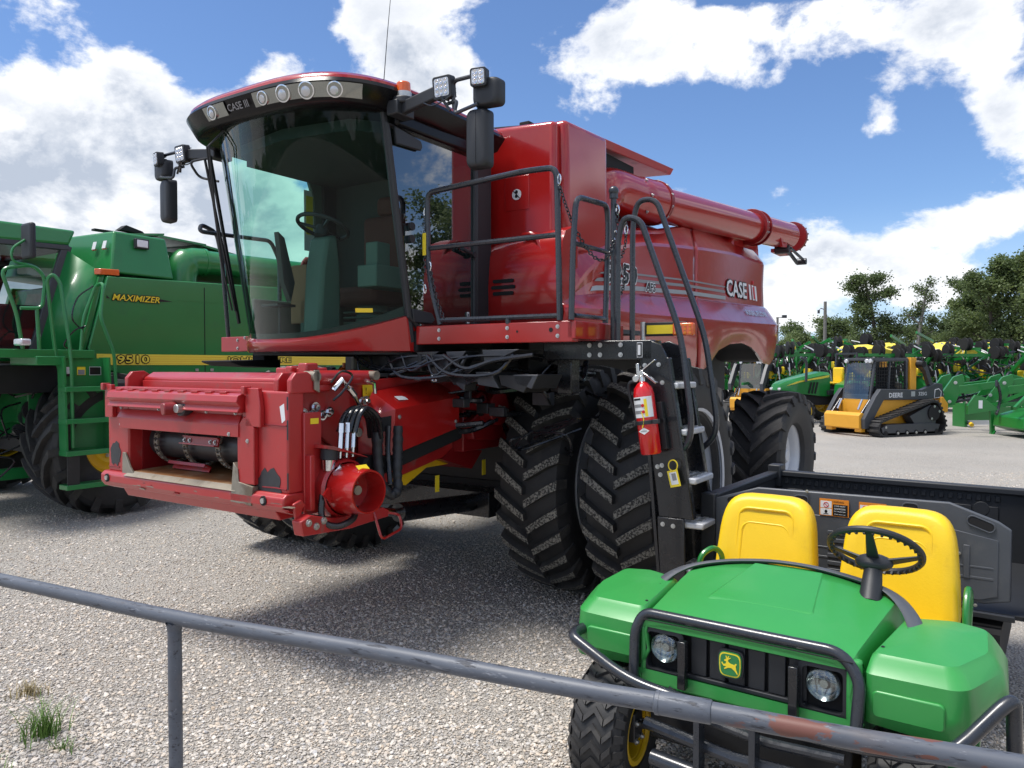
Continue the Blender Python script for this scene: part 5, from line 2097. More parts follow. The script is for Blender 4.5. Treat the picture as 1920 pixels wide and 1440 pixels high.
# ================================================================ utility vehicle in front right
def utility_vehicle():
    root = empty('utility_vehicle', (1.0, 3.2, 0), heading(35.8))
    tag(root, 'small green and yellow utility vehicle with two yellow seats and a black brush guard', 'utility vehicle')
    G = 'green_plastic'

    # ---- hood: loft of cross-sections from front to back
    def sec(x, zc, ye, ze, ys, zs):
        """centre height, edge of the top deck, foot of the side"""
        pts = []
        for i in range(13):
            t = -1 + i / 6.0
            y = ye * t
            z = zc - (zc - ze) * abs(t) ** 2.4
            pts.append((y, z))
        n = len(pts)
        left = [(-ys, zs), (-ys + .03, zs + (ze - zs) * .35), (-ye - .012, ze - .03)]
        right = [(ye + .012, ze - .03), (ys - .03, zs + (ze - zs) * .35), (ys, zs)]
        return [(x, y, z) for y, z in left + pts + right]
    b = MB()
    b.loft([sec(.115, .825, .42, .812, .445, .64), sec(.10, .855, .425, .845, .455, .64), (sec(.05, .872, .43, .858, .462, .66)), sec(-.15, .905, .445, .882, .475, .68),
            sec(-.35, .94, .46, .903, .50, .72), sec(-.50, .965, .47, .915, .53, .74), sec(-.60, .978, .46, .93, .55, .76)], closed=False, cap=False)
    b.build('hood', G, root, solid=.012, sharp=40)
    # raised panel on the hood
    b = MB()
    A = [(-.12, -.27, .888), (-.58, -.19, .957), (-.58, .17, .957), (-.14, .24, .888)]
    B = [(-.15, -.235, .906), (-.575, -.165, .981), (-.575, .145, .981), (-.16, .205, .906)]
    b.hull(A, B)
    b.build('hood_panel', G, root, bevel=.012, seg=3)
    # dash trim along the back of the hood
    b = MB()
    rings = []
    P = [(-.26, -.60, .80), (-.33, -.585, .86), (-.42, -.54, .905), (-.50, -.47, .935), (-.56, -.33, .965), (-.60, -.15, .985), (-.61, 0, .99), (-.60, .15, .985), (-.565, .33, .968), (-.52, .45, .945), (-.40, .54, .905), (-.24, .60, .85), (-.10, .64, .80)]
    for i, p in enumerate(P):
        p = V(p)
        rings.append([p + V((.025, 0, -.012)), p + V((.022, 0, .008)), p + V((-.005, 0, .016)), p + V((-.045, 0, .004)), p + V((-.05, 0, -.05))])
    PS = spline([V(p) + V((-.012, 0, -.004)) for p in P[1:]], 4)
    for i, p in enumerate(PS):
        t = (PS[min(i + 1, len(PS) - 1)] - PS[max(i - 1, 0)]).normalized()
        wd = t.cross(V((-.25, 0, 1))).normalized()
        up_ = wd.cross(t).normalized()
        rings.append([tuple(p + wd * .034 * math.cos(a) + up_ * .012 * math.sin(a)) for a in [R(36 * k) for k in range(10)]])
    b = MB()
    b.loft(rings[13:], True, True)
    b.build('dash_trim', 'grey_plastic', root, sharp=40)
    b = MB()
    b.prism([(-.58, .93), (-.63, .90), (-.66, .5), (-.60, .5)], 'y', -.42, .42)
    b.build('dashboard', 'black_plastic', root, bevel=.01)

    n_before = set(o.name for o in root.children)
    # ---- front fascia with openings for lamps and grille
    fx0 = .10
    b = MB()
    # green frame made of strips round the three openings
    for (y0, y1, z0_, z1_) in ((-.455, .455, .775, .815), (-.455, .455, .52, .575), (-.455, -.425, .575, .775), (.40, .455, .575, .775)):
        b.box((fx0 - .03, y0, z0_), (fx0 + .012, y1, z1_))
    b.build('fascia', G, root, bevel=.012)
    b = MB()
    b.box((fx0 - .06, -.43, .57), (fx0 - .035, .41, .78))
    b.build('grille_back', 'black_matte', root)
    for c in (-.345, .315):
        b = MB()
        outer = rrect(c, .675, .185, .195, .02, 4)
        inner = rrect(c, .675, .150, .165, .02, 4)
        b.loft([[(fx0 + .005, y, z) for y, z in outer], [(fx0 + .008, y, z) for y, z in inner], [(fx0 - .03, y, z) for y, z in inner]], True, False)
        b.build('lamp_bezel', 'black_plastic', root, sharp=30)
        b = MB()
        b.lathe([(-.02, .064), (.0, .067), (.006, .062)], (fx0 - .01, c, .69), (1, 0, 0), 32)
        hl = b.build('headlight', 'chrome', root)
        b = MB()
        b.lathe([(-.035, .0), (-.03, .025), (-.015, .05), (-.0, .063)], (fx0 - .005, c, .69), (1, 0, 0), 32)
        b.cyl((fx0 - .04, c, .69), (fx0 - .015, c, .69), .016, n=14)
        for k in range(5):
            b.box((fx0 - .02, c - .05 + k * .025, .65), (fx0 - .018, c - .048 + k * .025, .73))
        b.build('reflector', 'chrome', hl)
        b = MB()
        b.lathe([(.0, .065), (.012, .055), (.020, .034), (.023, .0)], (fx0 - .005, c, .69), (1, 0, 0), 32)
        b.build('lens', 'loader_glass', hl, sharp=80)
    b = MB()
    for k in range(6):
        y = -.225 + k * .082
        b.box((fx0 - .03, y, .605), (fx0 - .012, y + .068, .765))
    b.box((fx0 - .03, -.24, .585), (fx0 + .0, .25, .603))
    b.box((fx0 - .03, -.24, .765), (fx0 - .008, .25, .778))
    b.build('grille', 'black_plastic', root, bevel=.003)
    # badge: shield shaped, leaping deer in yellow
    c = (-.045, .692)
    for sc, m_, x in ((1.16, 'black_plastic', .010), (1.0, 'green_paint', .016), (.93, 'yellow_decal', .0175), (.84, 'green_paint', .019)):
        b = MB()
        pts = []
        for k in range(28):
            a = 2 * math.pi * k / 28
            sx = math.copysign(abs(math.cos(a)) ** .45, math.cos(a)) * .048
            sz = math.copysign(abs(math.sin(a)) ** .45, math.sin(a)) * .052
            pts.append((c[0] + sx * sc * (1 - .06 * (sz < 0) * abs(sz) / .05), c[1] + sz * sc))
        b.prism(pts, 'x', fx0 - .01, fx0 + x)
        b.build('badge' if sc > 1.1 else 'badge_layer', m_, root)
    deer = [(-.030, .006), (-.022, -.004), (-.012, -.004), (-.020, -.012), (-.018, -.015), (-.006, -.008), (.006, -.006), (.018, -.014), (.028, -.026), (.030, -.024), (.024, -.010), (.022, .002), (.026, .010), (.022, .012), (.016, .006), (.004, .008), (-.004, .012),
            (-.006, .020), (.004, .028), (.002, .030), (-.004, .026), (-.002, .034), (-.006, .034), (-.008, .026), (-.012, .034), (-.015, .033), (-.012, .024), (-.020, .018), (-.019, .015), (-.012, .014), (-.014, .006), (-.022, .002), (-.028, .010)]
    b = MB()
    b.prism([(c[0] + y * 1.15, c[1] - .003 + z * 1.15) for y, z in deer], 'x', fx0 + .0185, fx0 + .0205)
    b.build('badge_deer', 'yellow_decal', root, flat=True)

    for o in root.children:
        if o.name not in n_before:
            o.location.z += .027

    b = MB()
    b.tube([(.128, -.43, .838), (.13, 0, .842), (.128, .43, .838)], .0025, 6)
    b.build('hood_gap', 'black_matte', root)
    for s in (-1, 1):
        bolts(root, [(-.05, s * .50, .862), (-.30, s * .55, .872), (-.42, s * .78, .862)], (0, 0, 1), .006, .004, 'black_plastic')
    # ---- fenders
    for s in (-1, 1):
        b = MB()
        A = [(.13, .455), (.12, .755), (.07, .80), (-.22, .885), (-.50, .87), (-.56, .70), (-.30, .49)]      # top outline (x, y)
        T_ = [(x, s * y, .845 + .02 * (x < -.3)) for x, y in [(.035, .47), (.03, .735), (.0, .765), (-.23, .845), (-.47, .825), (-.52, .70), (-.45, .52)]]
        M1 = [(x, s * y, .80) for x, y in [(.10, .462), (.09, .76), (.05, .80), (-.22, .885), (-.50, .865), (-.56, .71), (-.48, .50)]]
        M2 = [(x, s * y, z) for x, y, z in [(.105, .460, .62), (.10, .77, .60), (.05, .815, .61), (-.19, .905, .72), (-.47, .885, .78), (-.56, .72, .78), (-.48, .50, .70)]]
        def soft(P_, rr_):
            return [tuple(q) for q in fillet(P_, rr_, 4, closed=True)]
        ctr = V((-.2, s * .66, 0))
        T0 = [tuple(V(p).lerp(V((ctr.x, ctr.y, p[2])), .06) + V((0, 0, .012))) for p in T_]
        T1 = [tuple(V(p).lerp(V((ctr.x, ctr.y, p[2])), .5) + V((0, 0, .022))) for p in T_]
        Tm = [tuple(V(a_).lerp(V(b_), .7) + V((0, 0, .004))) for a_, b_ in zip(M1, T_)]
        M3 = [tuple(V(a_).lerp(V(b_), .5)) for a_, b_ in zip(M2, M1)]
        rings = [soft(q_, .032) for q_ in (M2, M3, M1, Tm, T_, T0, T1)]
        b.loft(rings, True, False)
        b.add(rings[-1], [tuple(range(len(rings[-1])))])
        b.build('fender', G, root, solid=.012, sharp=27)
        b = MB()
        b.prism(rrect(s * .61, .695, .24, .10, .02), 'x', .08, .105)
        b.build('fender_panel', G, root, bevel=.006)
        b = MB()
        b.box((-.42, s * .60, .25), (-.38, s * .80, .78))
        b.prism([(.0, .62), (-.40, .78), (-.40, .3), (-.30, .25), (-.1, .55)], 'y', s * .42, s * .44)
        b.build('wheel_well', 'green_paint', root)

    # ---- brush guard
    r_ = .0175
    b = MB()
    b.tube(fillet([(.15, -.465, .585), (.12, -.475, .78), (.10, -.44, .86), (.10, .38, .86), (.12, .455, .78), (.16, .445, .56)], [0, .08, .06, .07, .1, 0], 6), .023, 12)
    b.build('guard_hoop', 'black_tube', root)
    b = MB()
    b.tube(fillet([(-.12, -.76, .72), (.20, -.76, .72), (.24, -.45, .60), (.24, -.15, .575), (.24, .40, .575), (.22, .74, .595), (.08, .90, .78), (.05, .93, .80), (.0, .94, .30)], [0, .05, .12, .1, .1, .12, .1, .05, 0], 6), .025, 12)
    b.build('guard_bar', 'black_tube', root)
    for y, z0_, z1_ in ((-.245, .575, .80), (.215, .575, .80)):
        b = MB()
        b.box((.115, y - .018, z0_), (.15, y + .018, z1_ - .02))
        b.build('guard_upright', 'black_paint', root, bevel=.004)
    for y in (-.13, .095):
        b = MB()
        b.lathe([(-.012, .026), (.012, .026)], (.24, y, .575), (0, 1, 0), 16)
        b.box((.20, y - .012, .18), (.262, y + .012, .57))
        b.build('guard_clamp', 'black_tube', root)
    b = MB()
    b.tube(fillet([(.10, -.30, .56), (.10, -.32, .50), (.12, -.25, .48), (.16, .1, .46), (.12, .40, .46)], .05), .02, 10)
    b.tube([(.16, -.40, .40), (.20, 0, .38), (.18, .28, .38)], .026, 10)
    b.tube([(.20, -.35, .28), (.22, 0, .27), (.20, .30, .27)], .035, 12)
    b.tube(fillet([(.2, .12, .34), (.2, .30, .33), (.16, .40, .44)], .05), .02, 10)
    b.build('lower_guard', 'black_tube', root)
    b = MB()
    b.box((-.10, -.42, .30), (.08, .42, .50))
    b.box((-1.6, -.38, .30), (-.10, .38, .42))
    b.build('frame', 'black_matte', root, bevel=.01)
    b = MB()
    b.box((.02, .50, .42), (.10, .78, .475))
    b.build('aluminium_plate', 'rim_silver', root, bevel=.003)
    b = MB()
    b.box((-.66, -.50, .42), (-.64, .50, .85))
    b.box((-1.3, -.62, .36), (-.40, .62, .40))
    b.build('floor_pan', 'black_plastic', root, bevel=.01)

    # ---- wheels
    def knob_tyre(par, Rr, Wd, rim_):
        b = MB()
        hw = Wd / 2
        Rc = Rr - .014
        b.lathe([(-hw * .75, rim_), (-hw * .95, rim_ + .02), (-hw * 1.02, (rim_ + Rc) / 2), (-hw * .95, Rc - .03), (-hw * .72, Rc), (hw * .72, Rc), (hw * .95, Rc - .03), (hw * 1.02, (rim_ + Rc) / 2), (hw * .95, rim_ + .02), (hw * .75, rim_)], (0, 0, 0), (0, 1, 0), 48, mi=0)
        n = 26
        for k in range(n):
            a = 2 * math.pi * k / n
            for j, (ya, yb, da, db) in enumerate(((-.72, -.40, .10, -.04), (-.36, 0.0, -.04, .12), (.0, .36, .12, -.04), (.40, .72, -.04, .10))):
                vs = []
                for (yy, dd) in ((ya, da), (yb, db)):
                    for (rr, ww) in ((Rc - .004, -.055), (Rr, -.045), (Rr, .045), (Rc - .004, .055)):
                        an = a + dd + ww
                        vs.append((rr * math.cos(an), yy * hw, rr * math.sin(an)))
                b.add(vs, [(0, 1, 5, 4), (1, 2, 6, 5), (2, 3, 7, 6), (0, 3, 2, 1), (4, 5, 6, 7)], 1)
            for s in (-1, 1):
                vs = []
                for (yy, r0) in ((.80, Rc - .008), (1.03, Rc - .05)):
                    for (rr, ww) in ((r0 - .01, -.08), (r0 + .012, -.06), (r0 + .012, .06), (r0 - .01, .08)):
                        vs.append((rr * math.cos(a + ww), s * yy * hw, rr * math.sin(a + ww)))
                b.add(vs, [(0, 1, 5, 4), (1, 2, 6, 5), (2, 3, 7, 6), (0, 3, 2, 1), (4, 5, 6, 7)], 1)
        return b.build('tyre', ['rubber', 'rubber_lug'], par, sharp=30)
    for s in (-1, 1):
        w = empty('wheel', (.06 if s < 0 else .0, s * .60, .295), R(6), root)
        knob_tyre(w, .295, .25, .14)
        b = MB()
        b.lathe([(-.10, .145), (-.095, .12), (-.03, .11), (.03, .115), (.03, .0)], (0, 0, 0), (0, s, 0), 32)
        b.lathe([(.11, .15), (.115, .125), (.04, .11), (.035, .0)], (0, 0, 0), (0, s, 0), 32)
        b.lathe([(-.115, .148), (-.108, .152), (-.10, .125), (-.112, .13)], (0, 0, 0), (0, s, 0), 32, close=True)
        b.build('rim', 'yellow_paint', w, sharp=50)
        b = MB()
        b.cyl((0, -s * .10, 0), (0, 0, 0), .05, n=14)
        b.box((-.05, -s * .11, -.04), (.05, -s * .06, .09))
        b.beam((0, -s * .08, .02), (0, -s * .35, .08), .03, .03)
        b.build('knuckle', 'steel_dark', w, bevel=.004)
        bolts(w, [(.05 * math.cos(a), -s * .11, .05 * math.sin(a)) for a in (1, 2.5, 4, 5.5)], (0, -s, 0), .012, .015)
        w = empty('wheel', (-2.05, s * .58, .31), 0, root)
        knob_tyre(w, .31, .30, .15)
        b = MB()
        b.lathe([(.14, .155), (.14, .13), (.05, .11), (.05, .0)], (0, 0, 0), (0, s, 0), 32)
        b.build('rim', 'yellow_paint', w)

    # ---- seats
    for y0 in (-.33, .36):
        e = empty('seat', (-1.18, y0, .52), 0, root)
        # backrest: thick rounded pad, leaning back; loft through its thickness
        rings = []
        prof = []
        for k in range(40):
            a = 2 * math.pi * k / 40
            cx = math.copysign(abs(math.cos(a)) ** .42, math.cos(a))
            cz = math.copysign(abs(math.sin(a)) ** .42, math.sin(a))
            prof.append((cx, cz))

        def rr(sc, dx, bow=.0):
            out = []
            for cx, cz in prof:
                z = .33 + .345 * cz * sc
                half = .290 - .035 * max(0, (z - .2)) / .45
                y = cx * half * (sc if sc < 1 else 1)
                x = -.02 - .12 * (z / .66) + dx - bow * 0 + .03 * (abs(cx) ** 3) * (1 if dx > 0 else 0)
                out.append((x, y, z))
            return out
        b = MB()
        b.loft([rr(.80, -.062), rr(.95, -.055), rr(1.0, -.03), rr(1.0, .005), rr(.97, .035), rr(.90, .048), rr(.74, .048)], True, True)
        b.build('backrest', 'yellow_seat', e, sharp=60)
        # stitched relief ridges on the backrest
        for (hw_, z0_, z1_) in ((.155, .30, .60), (.135, .10, .52)):
            b = MB()
            pts = [(-hw_ * 1.05, z0_), (-hw_, z1_ - .03), (-hw_ + .035, z1_), (hw_ - .035, z1_), (hw_, z1_ - .03), (hw_ * 1.05, z0_)]
            P3 = [(-.02 - .12 * (z / .66) + .052, y, z) for y, z in pts]
            b.tube(fillet([V(q_) + V((.006, 0, 0)) for q_ in P3], .03, 4), .009, 8)
            b.build('seam_ridge', 'yellow_seat', e)
        b = MB()
        prof2 = rrect(.22, 0, .46, .52, .09, 5)
        b.loft([[(x, y, -.02) for x, y in prof2], [(x, y, .03) for x, y in prof2], [(.22 + (x - .22) * .95, y * .95, .07) for x, y in prof2], [(.22 + (x - .22) * .8, y * .78, .075) for x, y in prof2]], True, True)
        b.build('cushion', 'yellow_seat', e, sharp=60)
    b = MB()
    b.box((-1.55, -.62, .30), (-.85, .64, .51))
    b.build('seat_base', 'black_plastic', root, bevel=.02)
    for pts in ([(-1.02, -.62, .55), (-1.00, -.63, .86), (-1.08, -.58, .905), (-1.14, -.55, .86), (-1.16, -.54, .55)], [(-.92, .70, .52), (-1.0, .69, .80), (-1.08, .69, .885), (-1.20, .69, .82), (-1.18, .68, .52)]):
        b = MB()
        b.tube(fillet(pts, .06, 5), .016, 10)
        b.build('grab_bar', 'green_new', root)

    # ---- steering wheel
    c0 = V((-.64, .36, 1.10))
    nrm = V((-.64, -.04, .77)).normalized()
    u = V((0, 1, 0))
    w = nrm.cross(u).normalized()
    b = MB()
    rad = .193
    b.tube([c0 + (u * math.cos(a) + w * math.sin(a)) * rad for a in [2 * math.pi * k / 48 for k in range(48)]], .0155, 10, closed=True)
    st = b.build('steering_wheel', 'black_plastic', root)
    b = MB()
    hub = c0 - nrm * .06
    b.ball(tuple(hub), .066, 14, (1, 1.25, .6))
    for a in (0, 180, 90 if False else 270, ):
        q = c0 + (u * math.cos(R(a)) + w * math.sin(R(a))) * rad
        b.hull([hub + u * .03 * 0 + w * .03, hub - w * .03, hub - w * .03 - nrm * .015, hub + w * .03 - nrm * .015], [q + w * .014, q - w * .014, q - w * .014 - nrm * .01, q + w * .014 - nrm * .01]) if a != 270 else b.hull([hub + u * .03, hub - u * .03, hub - u * .03 - nrm * .015, hub + u * .03 - nrm * .015], [q + u * .014, q - u * .014, q - u * .014 - nrm * .01, q + u * .014 - nrm * .01])
    b.build('spokes', 'black_plastic', st, bevel=.004)
    b = MB()
    for k in range(34):
        a = 2 * math.pi * k / 34
        d_ = (u * math.cos(a) + w * math.sin(a))
        t_ = d_.cross(nrm)
        b.T = Matrix.Translation(c0 + d_ * (rad - .004) - nrm * .006) @ d_.to_track_quat('X', 'Z').to_matrix().to_4x4()
        b.box((-.010, -.005, -.014), (.004, .005, .012))
    b.T = Matrix()
    b.build('grip_ribs', 'black_plastic', st)
    b = MB()
    b.tube([hub, hub - nrm * .05, hub - nrm * .20], [.045, .04, .05], 14)
    b.build('column', 'black_plastic', st)

    # ---- cargo box
    GP = 'grey_plastic'
    xp = -1.62
    b = MB()
    poly = [(-.78, .62), (-.78, 1.09), (-.50, 1.185), (.55, 1.20), (.78, 1.12), (.84, 1.08), (.84, .70), (.72, .67)]
    b.prism(poly, 'x', xp - .025, xp)
    b.build('front_screen', GP, root, bevel=.008)
    b = MB()
    for (y0, y1, z0_, z1_) in ((-.70, .76, .80, .815), (-.70, .76, .86, .872)):
        b.box((xp, y0, z0_), (xp + .008, y1, z1_))
    b.prism([(-.74, .66), (-.74, 1.02), (-.5, 1.05), (.55, 1.06), (.78, 1.02), (.78, .72), (.70, .69)], 'x', xp, xp + .006)
    b.build('screen_relief', GP, root, bevel=.003)
    b = MB()
    for yy in (.44, .50, .56, .62):
        b.box((xp + .006, yy, .80), (xp + .012, yy + .03, .98))
    for yy in (-.03,):
        for k in range(6):
            b.box((xp + .006, yy - .05, .72 + k * .045), (xp + .012, yy + .05, .745 + k * .045))
    b.build('screen_ribs', GP, root, bevel=.003)
    for (y, z, w_, a) in ((-.64, 1.095, .10, 18), (-.235, 1.135, .07, 0), (.36, 1.15, .07, 0), (.70, 1.10, .12, -20)):
        b = MB()
        b.T = Matrix.Translation((0, y, z)) @ Matrix.Rotation(R(a), 4, 'X')
        b.prism(rrect(0, 0, w_, .04, .018), 'x', xp + .001, xp + .0075)
        b.T = Matrix()
        b.build('grip_slot', 'black_matte', root)
        b = MB()
        b.T = Matrix.Translation((0, y, z)) @ Matrix.Rotation(R(a), 4, 'X')
        pr_ = rrect(0, 0, w_ + .012, .052, .024)
        b.tube([(xp + .006, p, q) for p, q in pr_], .004, 6, closed=True)
        b.T = Matrix()
        b.build('grip_edge', GP, root)
    # warning stickers
    for (yc, m1, words) in ((-.045, 'black_decal', ('AVOID INJURY', 'FROM EXPLODING', 'Do not place gas', 'Always remove gas')), (.165, 'black_decal', ('RIDERS CAN', 'FALL OFF AND', 'BE KILLED', 'no riders in box'))):
        x = xp + .007
        plate(root, 'orange_decal', (x, yc, 1.107), (0, 1, 0), (0, 0, 1), .165 if yc < 0 else .145, .10, name='warning_sticker')
        w_ = .165 if yc < 0 else .145
        plate(root, m1, (x + .003, yc + .035, 1.094), (0, 1, 0), (0, 0, 1), w_ * .50, .068, .0006, name='sticker_text_panel')
        plate(root, 'white_decal', (x + .003, yc - w_ * .27, 1.124 if yc < 0 else 1.12), (0, 1, 0), (0, 0, 1), w_ * .38, .04, .0006, name='sticker_picture')
        plate(root, 'white_decal', (x + .003, yc - w_ * .27, 1.08), (0, 1, 0), (0, 0, 1), w_ * .38, .038, .0006, name='sticker_picture')
        text('! WARNING', root, 'black_decal', (x + .0036, yc - .01, 1.136), (0, 1, 0), (0, 0, 1), .012, .065, off=.01, name='sticker_heading')
        for k, s_ in enumerate(words):
            text(s_, root, 'white_decal', (x + .0042, yc + .002, 1.113 - k * .0155), (0, 1, 0), (0, 0, 1), .0095 if k < 3 else .007, .062, off=.01, name='sticker_words')
        b = MB()
        b.tube([(x + .0045, yc - w_ * .27 + .014 * math.cos(a), 1.122 + .014 * math.sin(a)) for a in [R(24 * k) for k in range(15)]], .0016, 5, closed=True)
        b.beam((x + .0045, yc - w_ * .27 - .01, 1.131), (x + .0045, yc - w_ * .27 + .01, 1.112), .0015, .003)
        b.build('prohibition_ring', 'red_decal', root)
        b = MB()
        b.ball((x + .004, yc - w_ * .27, 1.082), .009, 8, (.1, 1, 1.2))
        b.box((x + .0036, yc - w_ * .27 - .014, 1.066), (x + .0042, yc - w_ * .27 + .014, 1.070))
        b.build('sticker_figure', 'black_decal', root)
    xb = -2.95
    # box walls
    b = MB()
    for s, yo in ((-1, .80), (1, .93)):
        b.box((xb, s * yo - .02, .60), (xp - .03, s * yo + .02, 1.09))
        b.box((xb - .02, s * yo - .04, 1.07), (xp - .02, s * yo + .04, 1.12))
        b.box((xp - .06, s * (yo + .02) - .05, .58), (xp + .02, s * (yo + .02) + .05, 1.12))
    b.build('box_side', 'black_plastic', root, bevel=.01)
    b = MB()
    b.box((xb - .04, -.80, .60), (xb, .93, 1.09))
    b.box((xb - .06, -.82, 1.08), (xb + .03, .95, 1.125))
    b.box((xb - .07, -.84, 1.0), (xb + .05, -.74, 1.17))
    b.box((xb - .07, .88, 1.0), (xb + .05, .98, 1.17))
    b.build('tailgate', 'black_plastic', root, bevel=.01)
    b = MB()
    for k in range(26):
        y = -.72 + k * .056
        b.box((xb, y, 1.025), (xb + .012, y + .03, 1.065))
    for k in range(9):
        y = -.70 + k * .16
        b.box((xb, y, .66), (xb + .01, y + .12, .99))
    b.cyl((xb, .60, .97), (xb + .012, .60, .97), .05, n=20)
    b.build('tailgate_ribs', 'black_plastic', root, bevel=.004)
    b = MB()
    for k in range(8):
        y = -.7 + k * .18
        b.box((xb, y, .625), (xp - .03, y + .09, .64))
    b.box((xb, -.8, .60), (xp - .03, .92, .625))
    b.build('box_floor', 'black_plastic', root, bevel=.003)
    b = MB()
    b.box((-1.62, -.60, .30), (-1.58, .60, .62))
    b.box((-2.6, .50, .30), (-1.5, .80, .55))
    b.build('under_box', 'black_matte', root)
    b = MB()
    b.box((xp, -.80, .60), (xp + .03, .86, .63))
    b.build('screen_foot', 'black_plastic', root, bevel=.004)
    bolts(root, [(xp + .008, -.20, 1.19), (xp + .008, .60, .93), (xp + .012, .68, .66)], (1, 0, 0), .008, .008)
    return root


utility_vehicle()

# ================================================================ older green combine on the left
def green_combine():
    root = empty('combine_harvester', (-6.8, 11.18, 0), heading(35.0))
    tag(root, 'older green combine harvester with a yellow stripe and green ladder at the left edge', 'combine harvester')
    Gm = 'green_paint'
    for s in (1, -1):
        w = empty('wheel', (0, s * 1.72, .93), 0, root)
        tyre('tyre', w, .93, .78, .42, 17, .075, .085, .50, mats=('rubber', 'rubber_lug', 'rubber_lug'), shoulder=1.3)
        rim(w, .42, .78, 'yellow_paint', side=s, dish=.14, hub=.14)
        w = empty('wheel', (-3.6, s * 1.35, .62), 0, root)
        tyre('tyre', w, .62, .45, .30, 18, .035, .045, .35, mats=('rubber', 'rubber_lug', 'rubber_lug'))
        rim(w, .30, .45, 'yellow_paint', side=s, dish=.1)
    b = MB()
    b.box((-4.8, -1.2, .9), (.3, 1.2, 2.0))
    b.box((-.2, -1.7, .7), (.25, 1.7, 1.1))
    b.box((.2, -1.1, 1.6), (1.3, 1.5, 1.95))
    b.build('chassis', 'machinery', root, bevel=.01)
    # body side with yellow stripe
    b = MB()
    b.prism([(.10, 2.18), (-.16, 3.16), (-5.2, 3.30), (-5.9, 2.6), (-5.9, 1.80), (-.4, 1.80), (.02, 1.95)], 'y', 1.40, 1.50)
    b.prism([(.10, 2.18), (-.16, 3.16), (-5.2, 3.30), (-5.9, 2.6), (-5.9, 1.80), (-.4, 1.80), (.02, 1.95)], 'y', -1.5, -1.40)
    b.build('side_shield', Gm, root, bevel=.015)
    b = MB()
    b.box((-5.85, -1.4, 1.75), (-.2, 1.4, 3.12))
    b.build('body', Gm, root, bevel=.02)
    b = MB()
    b.box((-5.7, 1.502, 1.955), (.0, 1.506, 2.105))
    b.build('stripe', 'yellow_stripe', root)
    b = MB()
    for k in range(4):
        b.box((-5.7, 1.506, 1.975 + k * .032), (-.72, 1.5075, 1.979 + k * .032))
    b.build('stripe_lines', 'yellow_machine', root)
    T_ = dict(right=(-1, 0, 0), up=(0, 0, 1))
    outlined('9510', root, 'black_decal', 'yellow_stripe', (-.27, 1.511, 1.98), (-1, 0, 0), (0, 0, 1), .11, .46, .014, 0, .018)
    outlined('JOHN DEERE', root, 'black_decal', 'yellow_stripe', (-1.98, 1.511, 1.98), (-1, 0, 0), (0, 0, 1), .10, 1.24, .012, 0, .018)
    outlined('MAXIMIZER', root, 'black_decal', 'yellow_decal', (-.215, 1.511, 2.84), (-1, 0, 0), (0, 0, 1), .085, .68, .010, .25, .015)
    b = MB()
    b.prism([(-.14, 2.90), (-.19, 2.86), (-.14, 2.86)], 'y', 1.502, 1.505)
    b.prism([(-.88, 2.90), (-1.10, 2.875), (-.90, 2.86)], 'y', 1.502, 1.505)
    b.build('lettering_bar', 'black_decal', root)
    for x in (-1.62, -3.25):
        MB().box((x, 1.497, 1.82), (x + .012, 1.5035, 3.12)).build('panel_gap', 'black_matte', root)
    for x in (-1.5, -1.75, -3.1):
        MB().box((x, 1.5, 1.86), (x + .05, 1.515, 1.90)).build('latch', 'zinc', root, bevel=.003)
    MB().box((-5.8, 1.5, 2.90), (-1.2, 1.503, 2.91)).build('panel_crease', Gm, root)
    # slanted front wall between cab and body
    b = MB()
    b.add([(.56, .92, 2.12), (.14, .92, 3.55), (-.17, 1.42, 3.18), (.12, 1.46, 2.12)], [(0, 1, 2, 3)])
    b.build('front_wall', Gm, root, solid=.03)
    b = MB()
    b.beam((.18, 1.44, 2.12), (-.10, 1.42, 3.14), .03, .05)
    b.build('wall_edge', Gm, root)
    # grain tank top: bevelled box
    b = MB()
    lo = [(.12, -1.40, 3.28), (-.24, 1.44, 3.22), (-1.14, 1.48, 3.20), (-3.8, 1.0, 3.2), (-3.8, -1.4, 3.2)]
    hi = [(-.02, -1.2, 3.80), (-.36, 1.30, 3.82), (-1.10, 1.34, 3.80), (-3.8, .8, 3.8), (-3.8, -1.2, 3.8)]
    b.hull(lo[:3] + [(-1.14, -1.4, 3.2)], hi[:3] + [(-1.1, -1.2, 3.8)])
    b.build('tank_box', Gm, root, bevel=.03, seg=3)
    b = MB()
    b.box((-3.8, -1.1, 3.1), (-1.1, .72, 3.72))
    b.build('grain_tank', Gm, root, bevel=.03)
    b = MB()
    for (x0, x1, z0_, z1_) in ((-1.25, -.5, 3.90, 4.0), (-1.95, -1.15, 3.97, 3.93), (-2.9, -1.9, 3.92, 3.78)):
        b.hull([(x0, -.9, z1_), (x1, -.9, z0_), (x1, 1.05, z0_ - .10), (x0, 1.05, z1_ - .10)], [(x0, -.9, z1_ + .03), (x1, -.9, z0_ + .03), (x1, 1.05, z0_ - .07), (x0, 1.05, z1_ - .07)])
    b.build('tank_lid', Gm, root)
    b = MB()
    b.prism([(-.9, 4.0), (-1.0, 4.08), (-1.25, 4.02), (-1.3, 3.98)], 'y', .3, .45)
    b.box((-2.2, .2, 3.96), (-.6, .3, 3.99))
    b.build('lid_latch', 'black_matte', root)
    b = MB()
    b.tube(spline([(-1.45, 1.12, 3.10), (-1.47, 1.12, 3.38), (-1.60, 1.14, 3.53), (-1.85, 1.16, 3.55)], 6), [.24] * 12 + [.21] * 7, 28)
    b.cyl((-1.8, 1.16, 3.55), (-6.6, 1.25, 3.60), .185, n=32)
    b.build('unloading_auger', Gm, root, sharp=60)
    b = MB()
    b.cyl((-1.78, 1.16, 3.55), (-1.83, 1.16, 3.55), .215, n=28)
